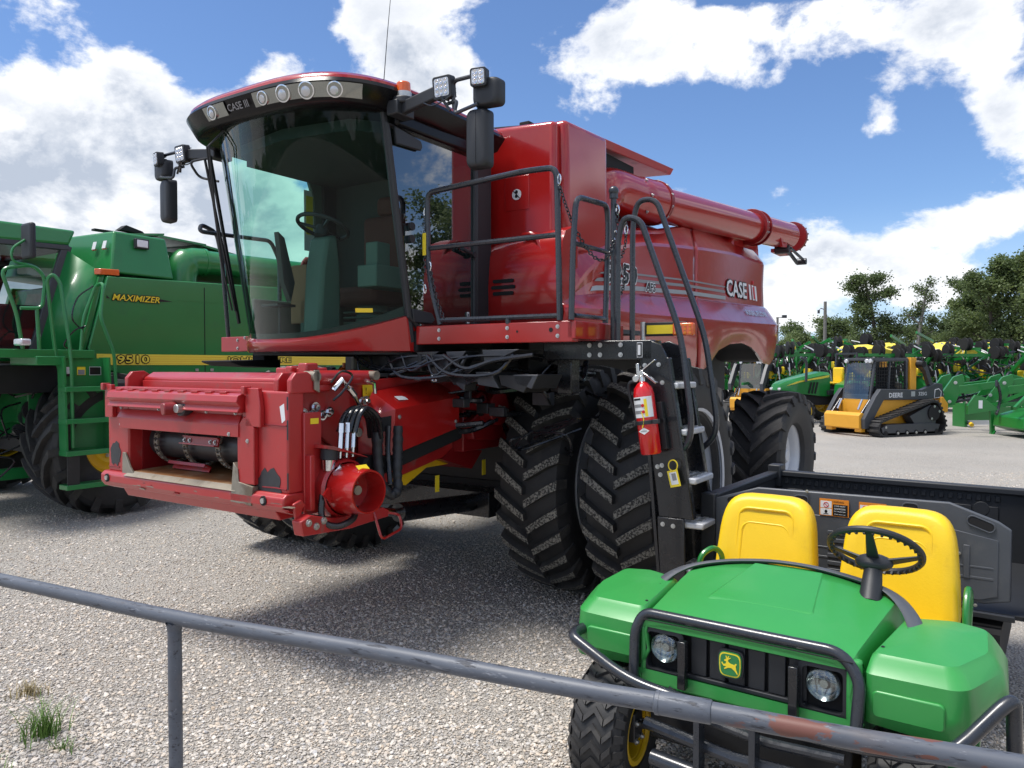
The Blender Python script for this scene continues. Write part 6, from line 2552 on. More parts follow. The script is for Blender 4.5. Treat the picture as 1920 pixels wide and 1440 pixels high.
    b.cyl((-1.45, 1.12, 3.10), (-1.45, 1.12, 3.14), .28, n=28)
    b.build('auger_flange', Gm, root)
    # work lamp, amber marker, stickers
    b = MB()
    b.box((-.80, 1.36, 3.60), (-.60, 1.425, 3.74))
    b.build('lamp_frame', 'black_plastic', root, bevel=.01)
    b = MB()
    b.box((-.78, 1.40, 3.62), (-.62, 1.43, 3.72))
    b.build('lamp', 'reflect_white', root, bevel=.006)
    b = MB()
    b.hull([(-.10, 1.44, 3.18), (-.32, 1.51, 3.18), (-.32, 1.51, 3.26), (-.10, 1.44, 3.26)], [(-.05, 1.36, 3.18), (-.32, 1.38, 3.18), (-.32, 1.38, 3.26), (-.05, 1.36, 3.26)])
    b.build('marker_lamp', 'amber', root, bevel=.008)
    for y in (1.02, 1.24):
        t = (y + 1.2) / 2.5
        x = -.02 + (-.34) * t
        nx = V((.93, .13, .25))
        c_ = V((.05 - (y + 1.3) * .125 - .02, y, 3.62))
        plate(root, 'white_decal', c_ + V((.03, 0, .0)), (-.12, 1, 0), (-.25, 0, 1), .075, .11, .004, name='warning_sticker')
        plate(root, 'red_decal', c_ + V((.028, 0, -.06)), (-.12, 1, 0), (-.25, 0, 1), .085, .015, .003, name='sticker_band')
    # cab
    cx0, cx1 = .12, 1.75
    b = MB()
    b.hull([(.10, -.95, 3.58), (.10, 1.02, 3.58), (1.85, 1.02, 3.52), (1.95, .5, 3.5), (1.95, -.5, 3.5), (1.85, -.95, 3.52)], [(.0, -.92, 3.80), (.0, 1.0, 3.80), (1.75, .98, 3.80), (1.85, .5, 3.80), (1.85, -.5, 3.80), (1.75, -.92, 3.80)])
    b.build('cab_roof', Gm, root, bevel=.04, seg=3)
    b = MB()
    b.beam((.12, .97, 3.58), (.56, .97, 2.1), .07, .13, (1, 0, 0))
    b.beam((.12, .97, 3.56), (.12, -.9, 3.56), .07, .1)
    b.beam((.12, -.9, 3.58), (.56, -.9, 2.1), .07, .13, (1, 0, 0))
    b.beam((.1, .985, 3.55), (1.75, .985, 3.52), .05, .07)
    b.beam((1.62, .97, 3.55), (1.42, .97, 2.1), .05, .06, (1, 0, 0))
    b.build('cab_frame', 'grey_slate', root, bevel=.01)
    b = MB()
    b.add([(.22, .97, 3.54), (1.60, .97, 3.52), (1.42, .97, 2.15), (.62, .97, 2.15)], [(0, 1, 2, 3)])
    b.build('door_glass', 'loader_glass_dark', root)
    b = MB()
    b.add([(1.60, .97, 3.52), (1.60, -.9, 3.52), (1.42, -.9, 2.15), (1.42, .97, 2.15)], [(0, 1, 2, 3)])
    b.build('windshield', 'loader_glass_dark', root)
    b = MB()
    b.box((.35, -.85, 2.1), (1.4, .9, 2.2))
    b.box((.35, -.85, 2.1), (.9, .85, 2.75))
    b.build('cab_interior', 'interior_dark', root, bevel=.03)
    # platform
    b = MB()
    b.box((.35, .9, 2.04), (1.75, 2.15, 2.14))
    b.build('platform', Gm, root, bevel=.006)
    b = MB()
    b.tube(fillet([(1.16, 2.12, 2.14), (1.22, 2.12, 2.55), (1.38, 2.12, 3.06), (1.03, 2.12, 3.14), (.90, 2.12, 3.0), (.94, 2.12, 2.63), (1.18, 2.12, 2.62)], [0, .1, .1, .1, .1, .08, 0], 5), .021, 10)
    b.tube([(1.0, 2.12, 2.62), (.98, 2.12, 2.14)], .021, 10)
    b.build('platform_rail', Gm, root)
    b = MB()
    b.tube(fillet([(.80, 2.14, 2.0), (.86, 2.14, 2.6), (.90, 2.15, 2.98), (.84, 2.17, 3.05), (.77, 2.2, 2.95), (.70, 2.26, 2.2), (.69, 2.28, 1.9), (.68, 2.26, .95)], [0, .1, .1, .1, .1, .1, .1, 0], 5), .021, 10)
    b.build('ladder_rail', Gm, root)
    b = MB()
    b.tube(fillet([(.40, 1.9, 2.1), (.36, 1.9, 2.55), (.22, 1.95, 2.98), (.20, 2.1, 3.0), (.30, 2.2, 2.55), (.15, 2.24, 2.10), (.14, 2.26, 1.6), (.22, 2.2, 1.5)], [0, .1, .1, .1, .1, .1, .05, 0], 5), .021, 10)
    b.build('ladder_rail', Gm, root)
    # ladder
    for x_ in (.76, .22):
        b = MB()
        b.prism([(2.10, 2.05), (2.26, 2.05), (2.30, .88), (2.12, .88)], 'x', x_ - .012, x_ + .012)
        b.prism([(2.02, 2.05), (2.18, 2.05), (2.2, 1.6), (2.14, 1.7), (2.1, 1.9)], 'x', x_ - .012, x_ + .014)
        b.build('ladder_side', Gm, root)
    b = MB()
    b.box((.22, 2.09, .9), (.76, 2.11, 2.04))
    b.build('ladder_back', Gm, root)
    for z in (1.66, 1.27, .88, .47):
        b = MB()
        b.box((.20, 2.12, z - .03), (.78, 2.32, z + .03))
        b.build('step', Gm, root, bevel=.005)
    b = MB()
    b.box((.62, 2.28, .50), (.76, 2.30, .88))
    b.build('rubber_flap', 'rubber', root)
    b = MB()
    b.box((.72, 1.5, 1.95), (1.05, 2.2, 2.06))
    b.build('ladder_bracket', Gm, root, bevel=.01)
    for (x, m_, w_) in ((.64, 'white_decal', .07), (.50, 'yellow_decal', .10), (.33, 'black_decal', .13)):
        plate(root, m_, (x, 2.115, 1.88), (-1, 0, 0), (0, 0, 1), w_, .10, .004, name='warning_sticker')
    plate(root, 'black_decal', (.64, 2.119, 1.83), (-1, 0, 0), (0, 0, 1), .07, .03, .003, name='sticker_band')
    plate(root, 'grey_decal', (.50, 2.119, 1.865), (-1, 0, 0), (0, 0, 1), .08, .06, .003, name='sticker_text_panel')
    b = MB()
    b.tube([(x, 2.12, z) for x, z in ((.26, 1.83), (.40, 1.83), (.40, 1.93), (.26, 1.93))], .004, 4, closed=True)
    b.build('sticker_frame', 'white_decal', root)
    # safety chain and mirror, lamp
    b = MB()
    b.tube(spline([(.28, 2.0, 2.96), (.45, 1.95, 2.8), (.52, 1.95, 2.55), (.42, 1.95, 2.42), (.36, 1.95, 2.45)], 6), .010, 5)
    b.tube(spline([(.36, 1.95, 2.45), (.50, 1.95, 2.38), (.62, 1.95, 2.2), (.5, 1.95, 2.14)], 6), .010, 5)
    b.build('chain', 'black_paint', root)
    b = MB()
    b.box((1.05, 2.0, 3.20), (1.12, 2.26, 3.62))
    b.build('mirror', 'black_plastic', root, bevel=.03, seg=3)
    b = MB()
    b.tube(spline([(1.12, 2.12, 3.42), (1.25, 2.12, 3.3), (1.24, 2.12, 3.16), (1.05, 2.12, 3.13)], 6), .014, 8)
    b.build('mirror_stem', Gm, root)
    b = MB()
    b.box((1.12, 2.06, 2.18), (1.24, 2.26, 2.26))
    b.build('front_lamp', 'reflect_white', root, bevel=.02)
    # works below the cab
    rnd = random.Random(3)
    b = MB()
    b.box((.55, .5, 1.2), (.75, 1.25, 1.95))
    b.prism([(.45, 1.9), (1.1, 1.9), (1.2, 1.4), (.9, 1.2), (.4, 1.3)], 'y', .9, .93)
    b.prism([(.3, 1.2), (2.6, .4), (2.6, 1.0), (.9, 1.7), (.3, 1.7)], 'y', -.6, .7)
    b.box((.3, .75, .45), (1.4, .85, .6))
    b.build('feeder_house', Gm, root, bevel=.01)
    for k in range(10):
        x, y, z = rnd.uniform(.4, 1.5), rnd.uniform(.85, 1.2), rnd.uniform(.9, 1.9)
        r_ = rnd.uniform(.05, .17)
        MB().cyl((x, y, z), (x, y + .05, z), r_, n=20).build('pulley', rnd.choice([Gm, 'machinery', 'steel_dark']), root)
    b = MB()
    for k in range(16):
        x, y, z = rnd.uniform(.4, 1.5), rnd.uniform(.9, 1.3), rnd.uniform(.8, 1.95)
        b.tube(spline([(x, y, z), (x + rnd.uniform(-.3, .3), y + .05, z - .1), (x + rnd.uniform(-.4, .4), y, z - rnd.uniform(.1, .5))], 5), .013, 6)
    b.build('hoses', 'black_paint', root)
    b = MB()
    b.beam((1.6, .95, 2.0), (.5, .95, 1.98), .03, .03)
    b.beam((.9, 1.26, 1.55), (.55, 1.26, 1.62), .02, .02)
    b.build('rods', 'zinc', root)


green_combine()


# ================================================================ compact track loaders
def track_loader(name_label, loc, rz, logo=True, lift=0.0):
    root = empty('track_loader', loc, rz)
    tag(root, name_label, 'track loader')
    YM = 'yellow_machine'
    for s in (1, -1):
        # triangular track
        e = empty('track', (0, s * .86, 0), 0, root)
        path = fillet([(.85, 0, .0), (-1.35, 0, .0), (-1.62, 0, .25), (-1.30, 0, .92), (-1.05, 0, .98), (1.0, 0, .42), (1.05, 0, .15)], [.15, .2, .2, .15, .15, .15, .15], 4, closed=True)
        b = MB()
        n = len(path)
        rings = []
        for i, p in enumerate(path):
            t = (path[(i + 1) % n] - path[i - 1]).normalized()
            nn = V((t.z, 0, -t.x))
            q = []
            for (w_, h_) in ((-.18, 0), (.18, 0), (.18, .05), (-.18, .05)):
                q.append(tuple(p - nn * h_ * -1 + V((0, w_, 0))))
            rings.append(q)
        rings.append(rings[0])
        b.loft(rings, True, False)
        b.build('track_belt', 'rubber', e)
        b = MB()
        L = [0.0]
        for i in range(n):
            L.append(L[-1] + (path[(i + 1) % n] - path[i]).length)
        m_ = 46
        for k in range(m_):
            d = L[-1] * k / m_
            i = max(j for j in range(n) if L[j] <= d)
            t_ = (path[(i + 1) % n] - path[i]).normalized()
            p = path[i] + t_ * (d - L[i])
            nn = V((t_.z, 0, -t_.x))
            b.beam(p - nn * .012 + V((0, -.19, 0)), p - nn * .012 + V((0, .19, 0)), .055, .05, up=tuple(nn))
        b.build('track_lugs', 'rubber_lug', e)
        b = MB()
        b.prism([(.85, .10), (-1.25, .10), (-1.35, .30), (-1.0, .34), (.7, .34), (.9, .25)], 'y', -.16, .16)
        b.prism([(-.4, .3), (-1.2, .3), (-1.25, .75), (-1.0, .85), (-.2, .55)], 'y', -.13, .13)
        b.build('track_frame', 'grey_slate', e, bevel=.01)
        b = MB()
        b.cyl((-1.1, -.15, .62), (-1.1, .17, .62), .22, n=24)
        for x in (-1.2, -.75, -.4, -.05, .3, .75):
            b.cyl((x, -.17, .10), (x, .17, .10), .075, n=16)
        b.build('rollers', 'black_matte', e)
        bolts(e, [(x, s * .17, z) for x, z in ((-.75, .10), (-.4, .10), (-.05, .10), (.3, .10), (-1.1, .80), (-1.3, .66), (-1.0, .46), (.75, .27))], (0, s, 0), .03, .02)
    b = MB()
    b.box((-1.65, -.66, .28), (.75, .66, 1.0))
    b.prism([(-1.65, .55), (-1.95, .62), (-1.95, .85), (-1.75, 1.05), (-1.65, 1.05)], 'y', -.80, .80)
    b.build('body', YM, root, bevel=.02)
    b = MB()
    b.box((-1.80, .45, .68), (-1.78, .72, 1.0))
    b.build('rear_grille', 'black_matte', root)
    plate(root, 'white_decal', (-1.35, .665, .92), (-1, 0, 0), (0, 0, 1), .28, .20, name='data_plate')
    # cab
    b = MB()
    for s in (1, -1):
        b.beam((.72, s * .46, .95), (.55, s * .46, 2.05), .07, .07)
        b.beam((-.62, s * .48, 1.1), (-.62, s * .48, 2.08), .10, .07)
        b.beam((.58, s * .47, 2.08), (-.70, s * .47, 2.10), .08, .07)
        b.beam((.05, s * .48, 1.1), (.0, s * .48, 2.05), .05, .05)
    b.box((-.7, -.5, 2.08), (.66, .5, 2.16))
    b.box((-.7, -.5, .95), (.72, .5, 1.12))
    b.build('cab_frame', 'grey_slate', root, bevel=.012)
    b = MB()
    b.add([(.76, -.42, 1.0), (.76, .42, 1.0), (.60, .42, 2.02), (.60, -.42, 2.02)], [(0, 1, 2, 3)])
    b.build('front_glass', 'loader_glass', root)
    for s in (1, -1):
        b = MB()
        for k in range(12):
            x = -.57 + k * .098
            b.box((x, s * .49, 1.16), (x + .018, s * .49 + .008, 2.04))
        for k in range(9):
            z = 1.20 + k * .098
            b.box((-.6, s * .49, z), (.58, s * .49 + .009, z + .015))
        b.build('side_mesh', 'black_matte', root)
    b = MB()
    b.box((-.5, -.3, 1.15), (.0, .3, 1.35))
    b.box((-.5, -.28, 1.3), (-.35, .28, 1.9))
    b.build('seat', 'black_matte', root, bevel=.04)
    for y_ in (.42, -.56):
        MB().box((-.95, y_, 1.1), (-.72, y_ + .14, 2.17)).build('rear_post', YM, root, bevel=.01)
    # lift arms
    for s in (1, -1):
        y0, y1 = (s * .60, s * .74) if s > 0 else (s * .74, s * .60)
        b = MB()
        b.T = Matrix.Translation((0, 0, lift * .6))
        b.prism([(-1.85, 1.02), (-1.78, 1.42), (-1.55, 1.45), (-.95, 1.26), (.62, 1.30), (.80, 1.10), (1.22, .48), (1.20, .22), (1.05, .22), (.72, .70), (.50, 1.0), (-.9, .98)], 'y', y0, y1)
        b.T = Matrix()
        b.build('lift_arm', 'grey_slate', root, bevel=.012)
        b = MB()
        b.prism([(-.98, 2.05), (-1.15, 2.06), (-1.42, 1.46), (-1.62, 1.40), (-1.30, 1.38), (-1.12, 1.8), (-.98, 1.92)], 'y', y0 - .02, y1 - .03)
        b.build('tower_link', 'grey_slate', root, bevel=.01)
    b = MB()
    b.cyl((-.98, .55, 1.98), (-.98, .78, 1.98), .085, n=16)
    b.build('pivot', 'black_matte', root)
    if logo:
        text('DEERE', root, 'white_decal', (.32, .745, 1.06), (-1, 0, 0), (0, 0, 1), .13, .52, off=.02)
        text('325G', root, 'white_decal', (-.82, .745, 1.10), (-1, 0, 0), (0, 0, 1), .10, .32, off=.01)
        b = MB()
        b.box((-.68, .742, 1.08), (-.53, .746, 1.22))
        b.build('small_emblem', 'silver_decal', root)
        b = MB()
        b.tube([(x, .748, z) for x, z in ((-1.44, 1.02), (-1.47, 1.26), (-1.62, 1.28), (-1.72, 1.20), (-1.70, 1.04))], .012, 5, closed=True)
        b.build('round_emblem', 'white_decal', root)
    # quick coupler, cylinders, lamps, hoses
    b = MB()
    b.prism([(1.12, .18), (1.28, .22), (1.30, .58), (1.20, .66), (1.10, .62)], 'y', -.62, .62)
    b.box((1.05, -.62, .12), (1.22, -.40, .30))
    b.box((1.05, .40, .12), (1.22, .62, .30))
    b.build('quick_coupler', YM, root, bevel=.015)
    b = MB()
    for s in (1, -1):
        b.cyl((.78, s * .52, .98), (1.15, s * .52, .55), .045, n=14)
    b.build('tilt_cylinder', 'black_paint', root)
    b = MB()
    for s in (1, -1):
        b.cyl((1.0, s * .52, .73), (1.18, s * .52, .50), .022, n=10)
        b.cyl((.9, s * .36, 1.0), (1.05, s * .36, .72), .03)
    b.build('fittings', 'chrome', root)
    for y in (-.42, .30, .42):
        b = MB()
        b.cyl((.62, y, 2.07), (.70, y, 2.07), .06, n=16)
        b.build('lamp', 'led_lens', root, bevel=.01)
    b = MB()
    b.box((-1.15, .46, 1.95), (-1.02, .57, 2.08))
    b.build('tail_sticker', 'white_decal', root)
    return root


track_loader('yellow and charcoal track loader on the open gravel in front of the green tractor', (10.4, 22.0, 0), heading(67))
track_loader('second track loader glimpsed through the rear wheel arch of the red combine', (10.2, 32.0, 0), heading(40), logo=False, lift=1.2)


# ================================================================ green tractor
def tractor():
    root = empty('tractor', (10.85, 26.6, 0), heading(70))
    tag(root, 'green tractor with a yellow seat and no cab, parked behind the track loader', 'tractor')
    G = 'green_new'
    rings = []
    for x, z0_, z1_, hw in ((2.15, 1.12, 1.22, .10), (2.10, 1.08, 1.33, .24), (1.9, 1.04, 1.42, .31), (1.4, 1.0, 1.55, .35), (.9, .95, 1.66, .37), (.45, .9, 1.74, .38), (.15, .9, 1.73, .38)):
        rings.append([(x, -hw, z0_), (x, -hw, z1_ - .12), (x, -hw * .75, z1_ - .02), (x, 0, z1_), (x, hw * .75, z1_ - .02), (x, hw, z1_ - .12), (x, hw, z0_)])
    b = MB()
    b.loft(rings, True, True)
    b.build('hood', G, root, sharp=35)
    b = MB()
    b.hull([(1.9, .318, 1.27), (.2, .388, 1.55), (.2, .388, 1.62), (1.5, .355, 1.41)], [(1.9, .322, 1.27), (.2, .392, 1.55), (.2, .392, 1.62), (1.5, .36, 1.41)])
    b.build('hood_stripe', 'yellow_stripe', root)
    b = MB()
    b.box((1.35, -.30, .75), (2.05, .30, 1.08))
    b.box((-.8, -.3, .6), (1.4, .3, 1.0))
    b.build('chassis', 'black_matte', root, bevel=.02)
    b = MB()
    for k in range(3):
        b.beam((1.05 - k * .13, .385, 1.0), (.95 - k * .13, .395, 1.38), .01, .06)
    b.build('side_vent', 'black_matte', root)
    for y in (-.2, .2):
        b = MB()
        b.ball((2.12, y, 1.16), .08, 10, (.4, 1, .6))
        b.build('headlight', 'led_lens', root)
    for s in (1, -1):
        w = empty('wheel', (1.55, s * .68, .42), 0, root)
        tyre('tyre', w, .42, .26, .24, 16, .03, .03, .35, mats=('rubber', 'rubber_lug', 'rubber_lug'), seg=40)
        rim(w, .24, .26, 'yellow_paint', side=s, dish=.05, hub=.07, nb=6)
        w = empty('wheel', (-.45, s * .75, .68), 0, root)
        tyre('tyre', w, .68, .40, .40, 18, .04, .04, .35, mats=('rubber', 'rubber_lug', 'rubber_lug'), seg=40)
        rim(w, .40, .40, 'yellow_paint', side=s, dish=.08, hub=.1, nb=8)
        b = MB()
        b.prism([(.15, .95), (.1, 1.3), (-.3, 1.45), (-.9, 1.4), (-1.1, 1.1), (-1.0, 1.1), (-.8, 1.32), (-.3, 1.37), (.0, 1.25), (.05, .95)], 'y', s * .75 - .22, s * .75 + .22)
        b.build('fender', G, root, bevel=.015)
    b = MB()
    b.box((-.55, -.24, 1.28), (-.1, .24, 1.38))
    b.box((-.62, -.23, 1.36), (-.5, .23, 1.88))
    b.build('seat', 'yellow_seat', root, bevel=.05, seg=3)
    b = MB()
    c0 = V((.08, 0, 1.72))
    nrm = V((-.5, 0, .86))
    u = V((0, 1, 0))
    w_ = nrm.cross(u)
    b.tube([c0 + (u * math.cos(a) + w_ * math.sin(a)) * .2 for a in [2 * math.pi * k / 24 for k in range(24)]], .015, 6, closed=True)
    b.tube([c0, c0 - nrm * .3], .03, 8)
    b.beam(c0 - u * .19, c0 + u * .19, .02, .03)
    b.build('steering_wheel', 'black_plastic', root)
    b = MB()
    b.box((-.8, -.5, .95), (.3, .5, 1.1))
    b.build('operator_deck', 'black_plastic', root)
    b = MB()
    for s in (1, -1):
        b.beam((-.85, s * .48, 1.1), (-.9, s * .48, 2.35), .07, .05)
    b.beam((-.9, -.5, 2.35), (-.9, .5, 2.35), .05, .07)
    b.build('roll_bar', 'black_paint', root, bevel=.01)
    b = MB()
    b.tube(fillet([(1.2, .42, 1.4), (1.2, .44, 2.1), (1.45, .44, 2.22)], .2), .045, 12)
    b.build('exhaust_pipe', 'grey_slate', root)


tractor()


# ================================================================ implements
def row_planter(loc, rz, n, label, sc=1.25, tank=(), w=12.0, group='row planters parked in the far rows'):
    root = empty('row_planter', loc, rz)
    tag(root, label, 'planter', group)
    b = MB()
    b.box((-.1, -w / 2, .95), (.1, w / 2, 1.12))
    b.box((.9, -w / 2, 1.85), (1.0, w / 2, 1.95))
    for k in range(7):
        y = -w / 2 + w * k / 6
        b.beam((0, y, 1.1), (.95, y, 1.9), .10, .12)
        b.beam((0, y, 1.1), (0, y, 2.15), .08, .10)
    b.build('toolbar', 'green_new', root)
    b = MB()
    for k in range(6):
        y = -w / 2 + w * (k + .5) / 6
        b.beam((0, y - w / 14, 1.15), (.5, y + w / 14, 2.1), .05, .07)
        b.beam((.3, y - .3, 1.5), (1.4, y, .5), .06, .08)
    b.build('brace', 'green_new', root)
    if tank:
        for y, hw_, top_ in tank:
            b = MB()
            rings = []
            for k in range(13):
                t = -1 + k / 6
                zt = 2.0 + (top_ - 2.0) * (1 - abs(t) ** 3.0) + .03 * math.sin(k * 2.3)
                yy = y + hw_ * t
                rings.append([(-.45, yy, 1.95), (-.5, yy, 1.98 + (zt - 1.98) * .5), (-.3, yy, zt), (.3, yy, zt), (.5, yy, 1.98 + (zt - 1.98) * .5), (.45, yy, 1.95)])
            b.loft(rings, True, True)
            b.build('seed_tank', 'yellow_stripe', root, sharp=50)
    # one row unit, then copies
    u = empty('row_unit', (0, 0, 0), 0, root)
    b = MB()
    b.prism([(.1, .75), (.85, .65), (.95, .85), (.7, 1.05), (.15, 1.1)], 'y', -.06, .06)
    b.beam((.1, -.08, 1.0), (.9, -.08, 1.25), .03, .06)
    b.beam((.1, .08, 1.0), (.9, .08, 1.25), .03, .06)
    b.beam((.7, 0, 1.0), (.95, 0, 2.0), .04, .06)
    b.build('shank', 'green_new', u)
    for (x, z, r_) in ((.55, .45, .24), (.95, 2.0, .22), (1.15, .40, .17), (.6, 1.55, .19), (.85, 1.4, .12)):
        b = MB()
        b.lathe([(-.10, 0), (-.10, r_), (-.05, r_), (-.05, .04), (.05, .04), (.05, r_), (.10, r_), (.10, 0)], (x, 0, z), (0, 1, 0), 12)
        b.build('disc_wheel', 'black_matte', u)
    b = MB()
    b.box((.35, -.13, 1.12), (.65, .13, 1.38))
    b.build('mini_hopper', 'yellow_decal', u, bevel=.03)
    b = MB()
    b.ball((.95, .12, 2.0), .07, 8)
    b.build('hub_cap', 'yellow_decal', u)
    b = MB()
    b.tube(spline([(.2, 0, 2.1), (.6, .1, 1.9), (.55, .0, 1.4)], 4), .025, 5)
    b.tube(spline([(.2, .1, 1.7), (.8, -.1, 1.6), (1.0, .0, 1.2)], 4), .02, 5)
    b.beam((.9, .0, 1.5), (1.0, 0, 1.1), .03, .03)
    b.build('hoses', 'zinc', u)
    for k in range(n):
        y = -w / 2 + w * (k + .5) / n
        if k == 0:
            u.location = (0, y, 0)
            first = u
        else:
            c = copy_tree(first, root)
            c.location = (random.uniform(-.15, .15), y, random.uniform(-.12, .18))
            c.rotation_euler = (random.uniform(-.05, .05), random.uniform(-.16, .16), random.uniform(-.25, .25))
    rr_ = random.Random(n)
    b = MB()
    for k in range(80):
        y = rr_.uniform(-w / 2, w / 2)
        x, z = rr_.uniform(-.4, .9), rr_.uniform(.7, 2.1)
        b.tube(spline([(x, y, z), (x + .2, y + rr_.uniform(-.4, .4), z + rr_.uniform(-.3, .2)), (x + .1, y + rr_.uniform(-.8, .8), z - rr_.uniform(0, .5))], 4), .022, 5)
    b.build('hydraulic_hoses', 'black_paint', root)['kind'] = 'stuff'
    for k in range(26):
        y = rr_.uniform(-w / 2, w / 2)
        z = rr_.uniform(.4, 2.3)
        MB().beam((-.2, y, z), (rr_.uniform(.2, .9), y + rr_.uniform(-1.2, 1.2), z + rr_.uniform(-.5, .5)), .06, .09).build('frame_bar', 'green_new', root)
    root.scale = (sc, sc, sc)
    for s in (-1, 0, 1):
        b = MB()
        b.cyl((-.5, s * w / 3 - .15, .45), (-.5, s * w / 3 + .15, .45), .45, n=20)
        b.build('carrier_wheel', 'rubber', root, bevel=.04)
        b = MB()
        b.cyl((-.5, s * w / 3 - .16, .45), (-.5, s * w / 3 + .16, .45), .2, n=16)
        b.build('wheel_hub', 'yellow_paint', root)
    return root


row_planter((15.6, 33.0, 0), heading(-8), 15, 'green row planter with a long yellow seed tank, behind the track loader', w=8.6, tank=[(-.5, 1.1, 2.24), (2.3, .3, 2.25), (3.2, .25, 2.2)])
row_planter((26.6, 34.0, 0), heading(-4), 15, 'green row planter at the right edge of the photo behind the front loaders', w=8.0, tank=[(-2.6, .35, 2.35), (-1.3, .7, 2.45), (2.2, .4, 2.5)])
row_planter((13.2, 41.5, 0), heading(-14), 12, 'green row planter without tanks, standing left of the track loader behind the tractor', w=7.2)
row_planter((26.5, 44.5, 0), heading(-6), 18, 'farthest green row planter with humped yellow tanks, in front of the large trees', w=13.0, sc=1.45, tank=[(-3.6, .4, 2.2), (-1.0, .6, 2.25), (3.0, .6, 2.2)])
row_planter((19.6, 38.8, 0), heading(-2), 15, 'green row planter in the middle row, its wheels showing above the track loader', w=9.0, sc=1.4, tank=[(1.6, .3, 2.2), (3.4, .3, 2.2)])


def loader_frame(loc, rz, label, yellow=True):
    root = empty('loader_attachment', loc, rz)
    tag(root, label, 'front loader', 'green front loaders parked beside the track loader')
    G = 'green_new'
    for s in (1, -1):
        b = MB()
        b.prism([(0, .95), (.15, 1.0), (.55, 1.62), (.80, 1.70), (.85, 1.5), (.60, .80), (.35, .75)], 'y', s * .5 - .05, s * .5 + .05)
        b.build('knee_plate', G, root, bevel=.012)
        b = MB()
        b.prism([(.70, 1.36), (2.6, 1.62), (2.6, 1.46), (.70, 1.12)], 'y', s * .5 - .06, s * .5 + .06)
        b.build('boom', G, root, bevel=.01)
        b = MB()
        b.beam((.45, s * .5, .85), (1.6, s * .5, 1.1), .07, .07)
        b.build('cylinder', 'black_paint', root)
        b = MB()
        b.prism([(2.4, 1.7), (2.75, 1.6), (2.7, .4), (2.5, .3), (2.45, 1.0)], 'y', s * .5 - .07, s * .5 + .07)
        b.build('mast', G, root, bevel=.01)
        if s > 0 and yellow:
            plate(root, 'yellow_stripe', (1.7, s * .5 + .062, 1.43), (-1, 0, -.13), (-.13, 0, 1), .8, .035, .002, name='boom_stripe')
        bolts(root, [(.25, s * .56, 1.1), (.6, s * .56, 1.45), (.45, s * .56, .9)], (0, s, 0), .04, .02)
    b = MB()
    b.beam((.35, -.5, .9), (.35, .5, .9), .08, .10)
    b.beam((.1, -.6, .98), (.1, .6, .98), .06, .10)
    b.build('cross_tube', G, root)
    b = MB()
    b.tube(spline([(.9, .5, 1.5), (1.1, .62, 1.75), (1.15, .6, 1.3), (1.2, .55, .9)], 5), .035, 8)
    b.build('hose', 'black_paint', root)


loader_frame((12.35, 22.9, .0), heading(-78), 'green front loader with its plate beside the back of the track loader')
loader_frame((13.6, 22.6, .0), heading(-74), 'green front loader at the right edge with a black hose hanging down')


def misc_implements():
    # pallet forks / low frame
    root = empty('pallet_fork_frame', (18.2, 31.0, 0), heading(4))
    tag(root, 'low green pallet fork frame on the gravel under the loader arms', 'implement')
    b = MB()
    b.box((0, -1.6, .25), (.1, 1.6, .38))
    b.box((0, -1.6, .8), (.1, 1.6, .92))
    for k in range(9):
        y = -1.55 + k * .38
        b.box((.02, y, .25), (.09, y + .09, .92))
    b.build('frame', 'green_new', root)
    # rotary cutter / box blade at right edge
    r2 = empty('rotary_cutter', (13.3, 21.0, 0), heading(-85))
    tag(r2, 'green mowing implement on a stand leg, cut by the right edge of the photo', 'implement')
    b = MB()
    b.prism([(.2, .25), (.25, .55), (.9, .75), (2.6, .8), (2.6, .2), (.6, .12)], 'y', -.8, .7)
    b.build('deck', 'green_new', r2, bevel=.03)
    b = MB()
    b.beam((.25, .85, .85), (.28, .85, .0), .10, .10)
    b.beam((.25, .85, .02), (.28, .85, -.0), .22, .2)
    b.beam((.0, .85, .8), (2.4, .85, .95), .10, .12)
    b.beam((.1, -.6, .8), (.9, 0, 1.3), .07, .10)
    b.beam((.1, .6, .8), (.9, 0, 1.3), .07, .10)
    b.build('stand_leg', 'green_new', r2)
    b = MB()
    b.prism([(-.9, .85), (-.7, 1.15), (-.5, 1.1), (-.1, .75), (-.9, .62)], 'y', -.2, -.12)
    b.build('hitch_plate', 'green_new', r2)
    b = MB()
    b.box((-.62, -.205, .78), (-.52, -.2, 1.0))
    b.build('data_plate', 'white_decal', r2)
    b = MB()
    b.tube(spline([(.1, .3, 1.35), (.15, .4, 1.5), (.25, .4, 1.1), (.2, .4, .75), (.1, .3, .6)], 6), .04, 8)
    b.build('hose', 'black_paint', r2)
    r3 = empty('box_blade', (15.4, 24.6, 0), heading(-4))
    tag(r3, 'long low green blade with a grey cutting edge lying on the gravel', 'implement')
    b = MB()
    b.box((0, -1.1, .18), (.06, 1.3, .62))
    b.box((-.3, 1.2, .0), (.3, 1.3, .75))
    b.box((-.3, -1.15, .0), (.3, -1.05, .75))
    b.build('blade', 'green_new', r3)
    b = MB()
    b.box((.03, -1.1, .06), (.08, 1.3, .2))
    b.build('cutting_edge', 'rim_silver', r3)
    r4 = empty('drive_shaft', (14.4, 24.3, .12), heading(-80))
    tag(r4, 'short black drive shaft with a yellow end lying near the green blade', 'drive shaft')
    b = MB()
    b.cyl((0, -.3, 0), (0, .35, .05), .045, .05, n=14)
    b.build('shaft_guard', 'black_plastic', r4)
    b = MB()
    b.cyl((0, -.38, -.03), (0, -.28, 0), .06, n=10)
    b.build('yoke', 'yellow_paint', r4)


misc_implements()

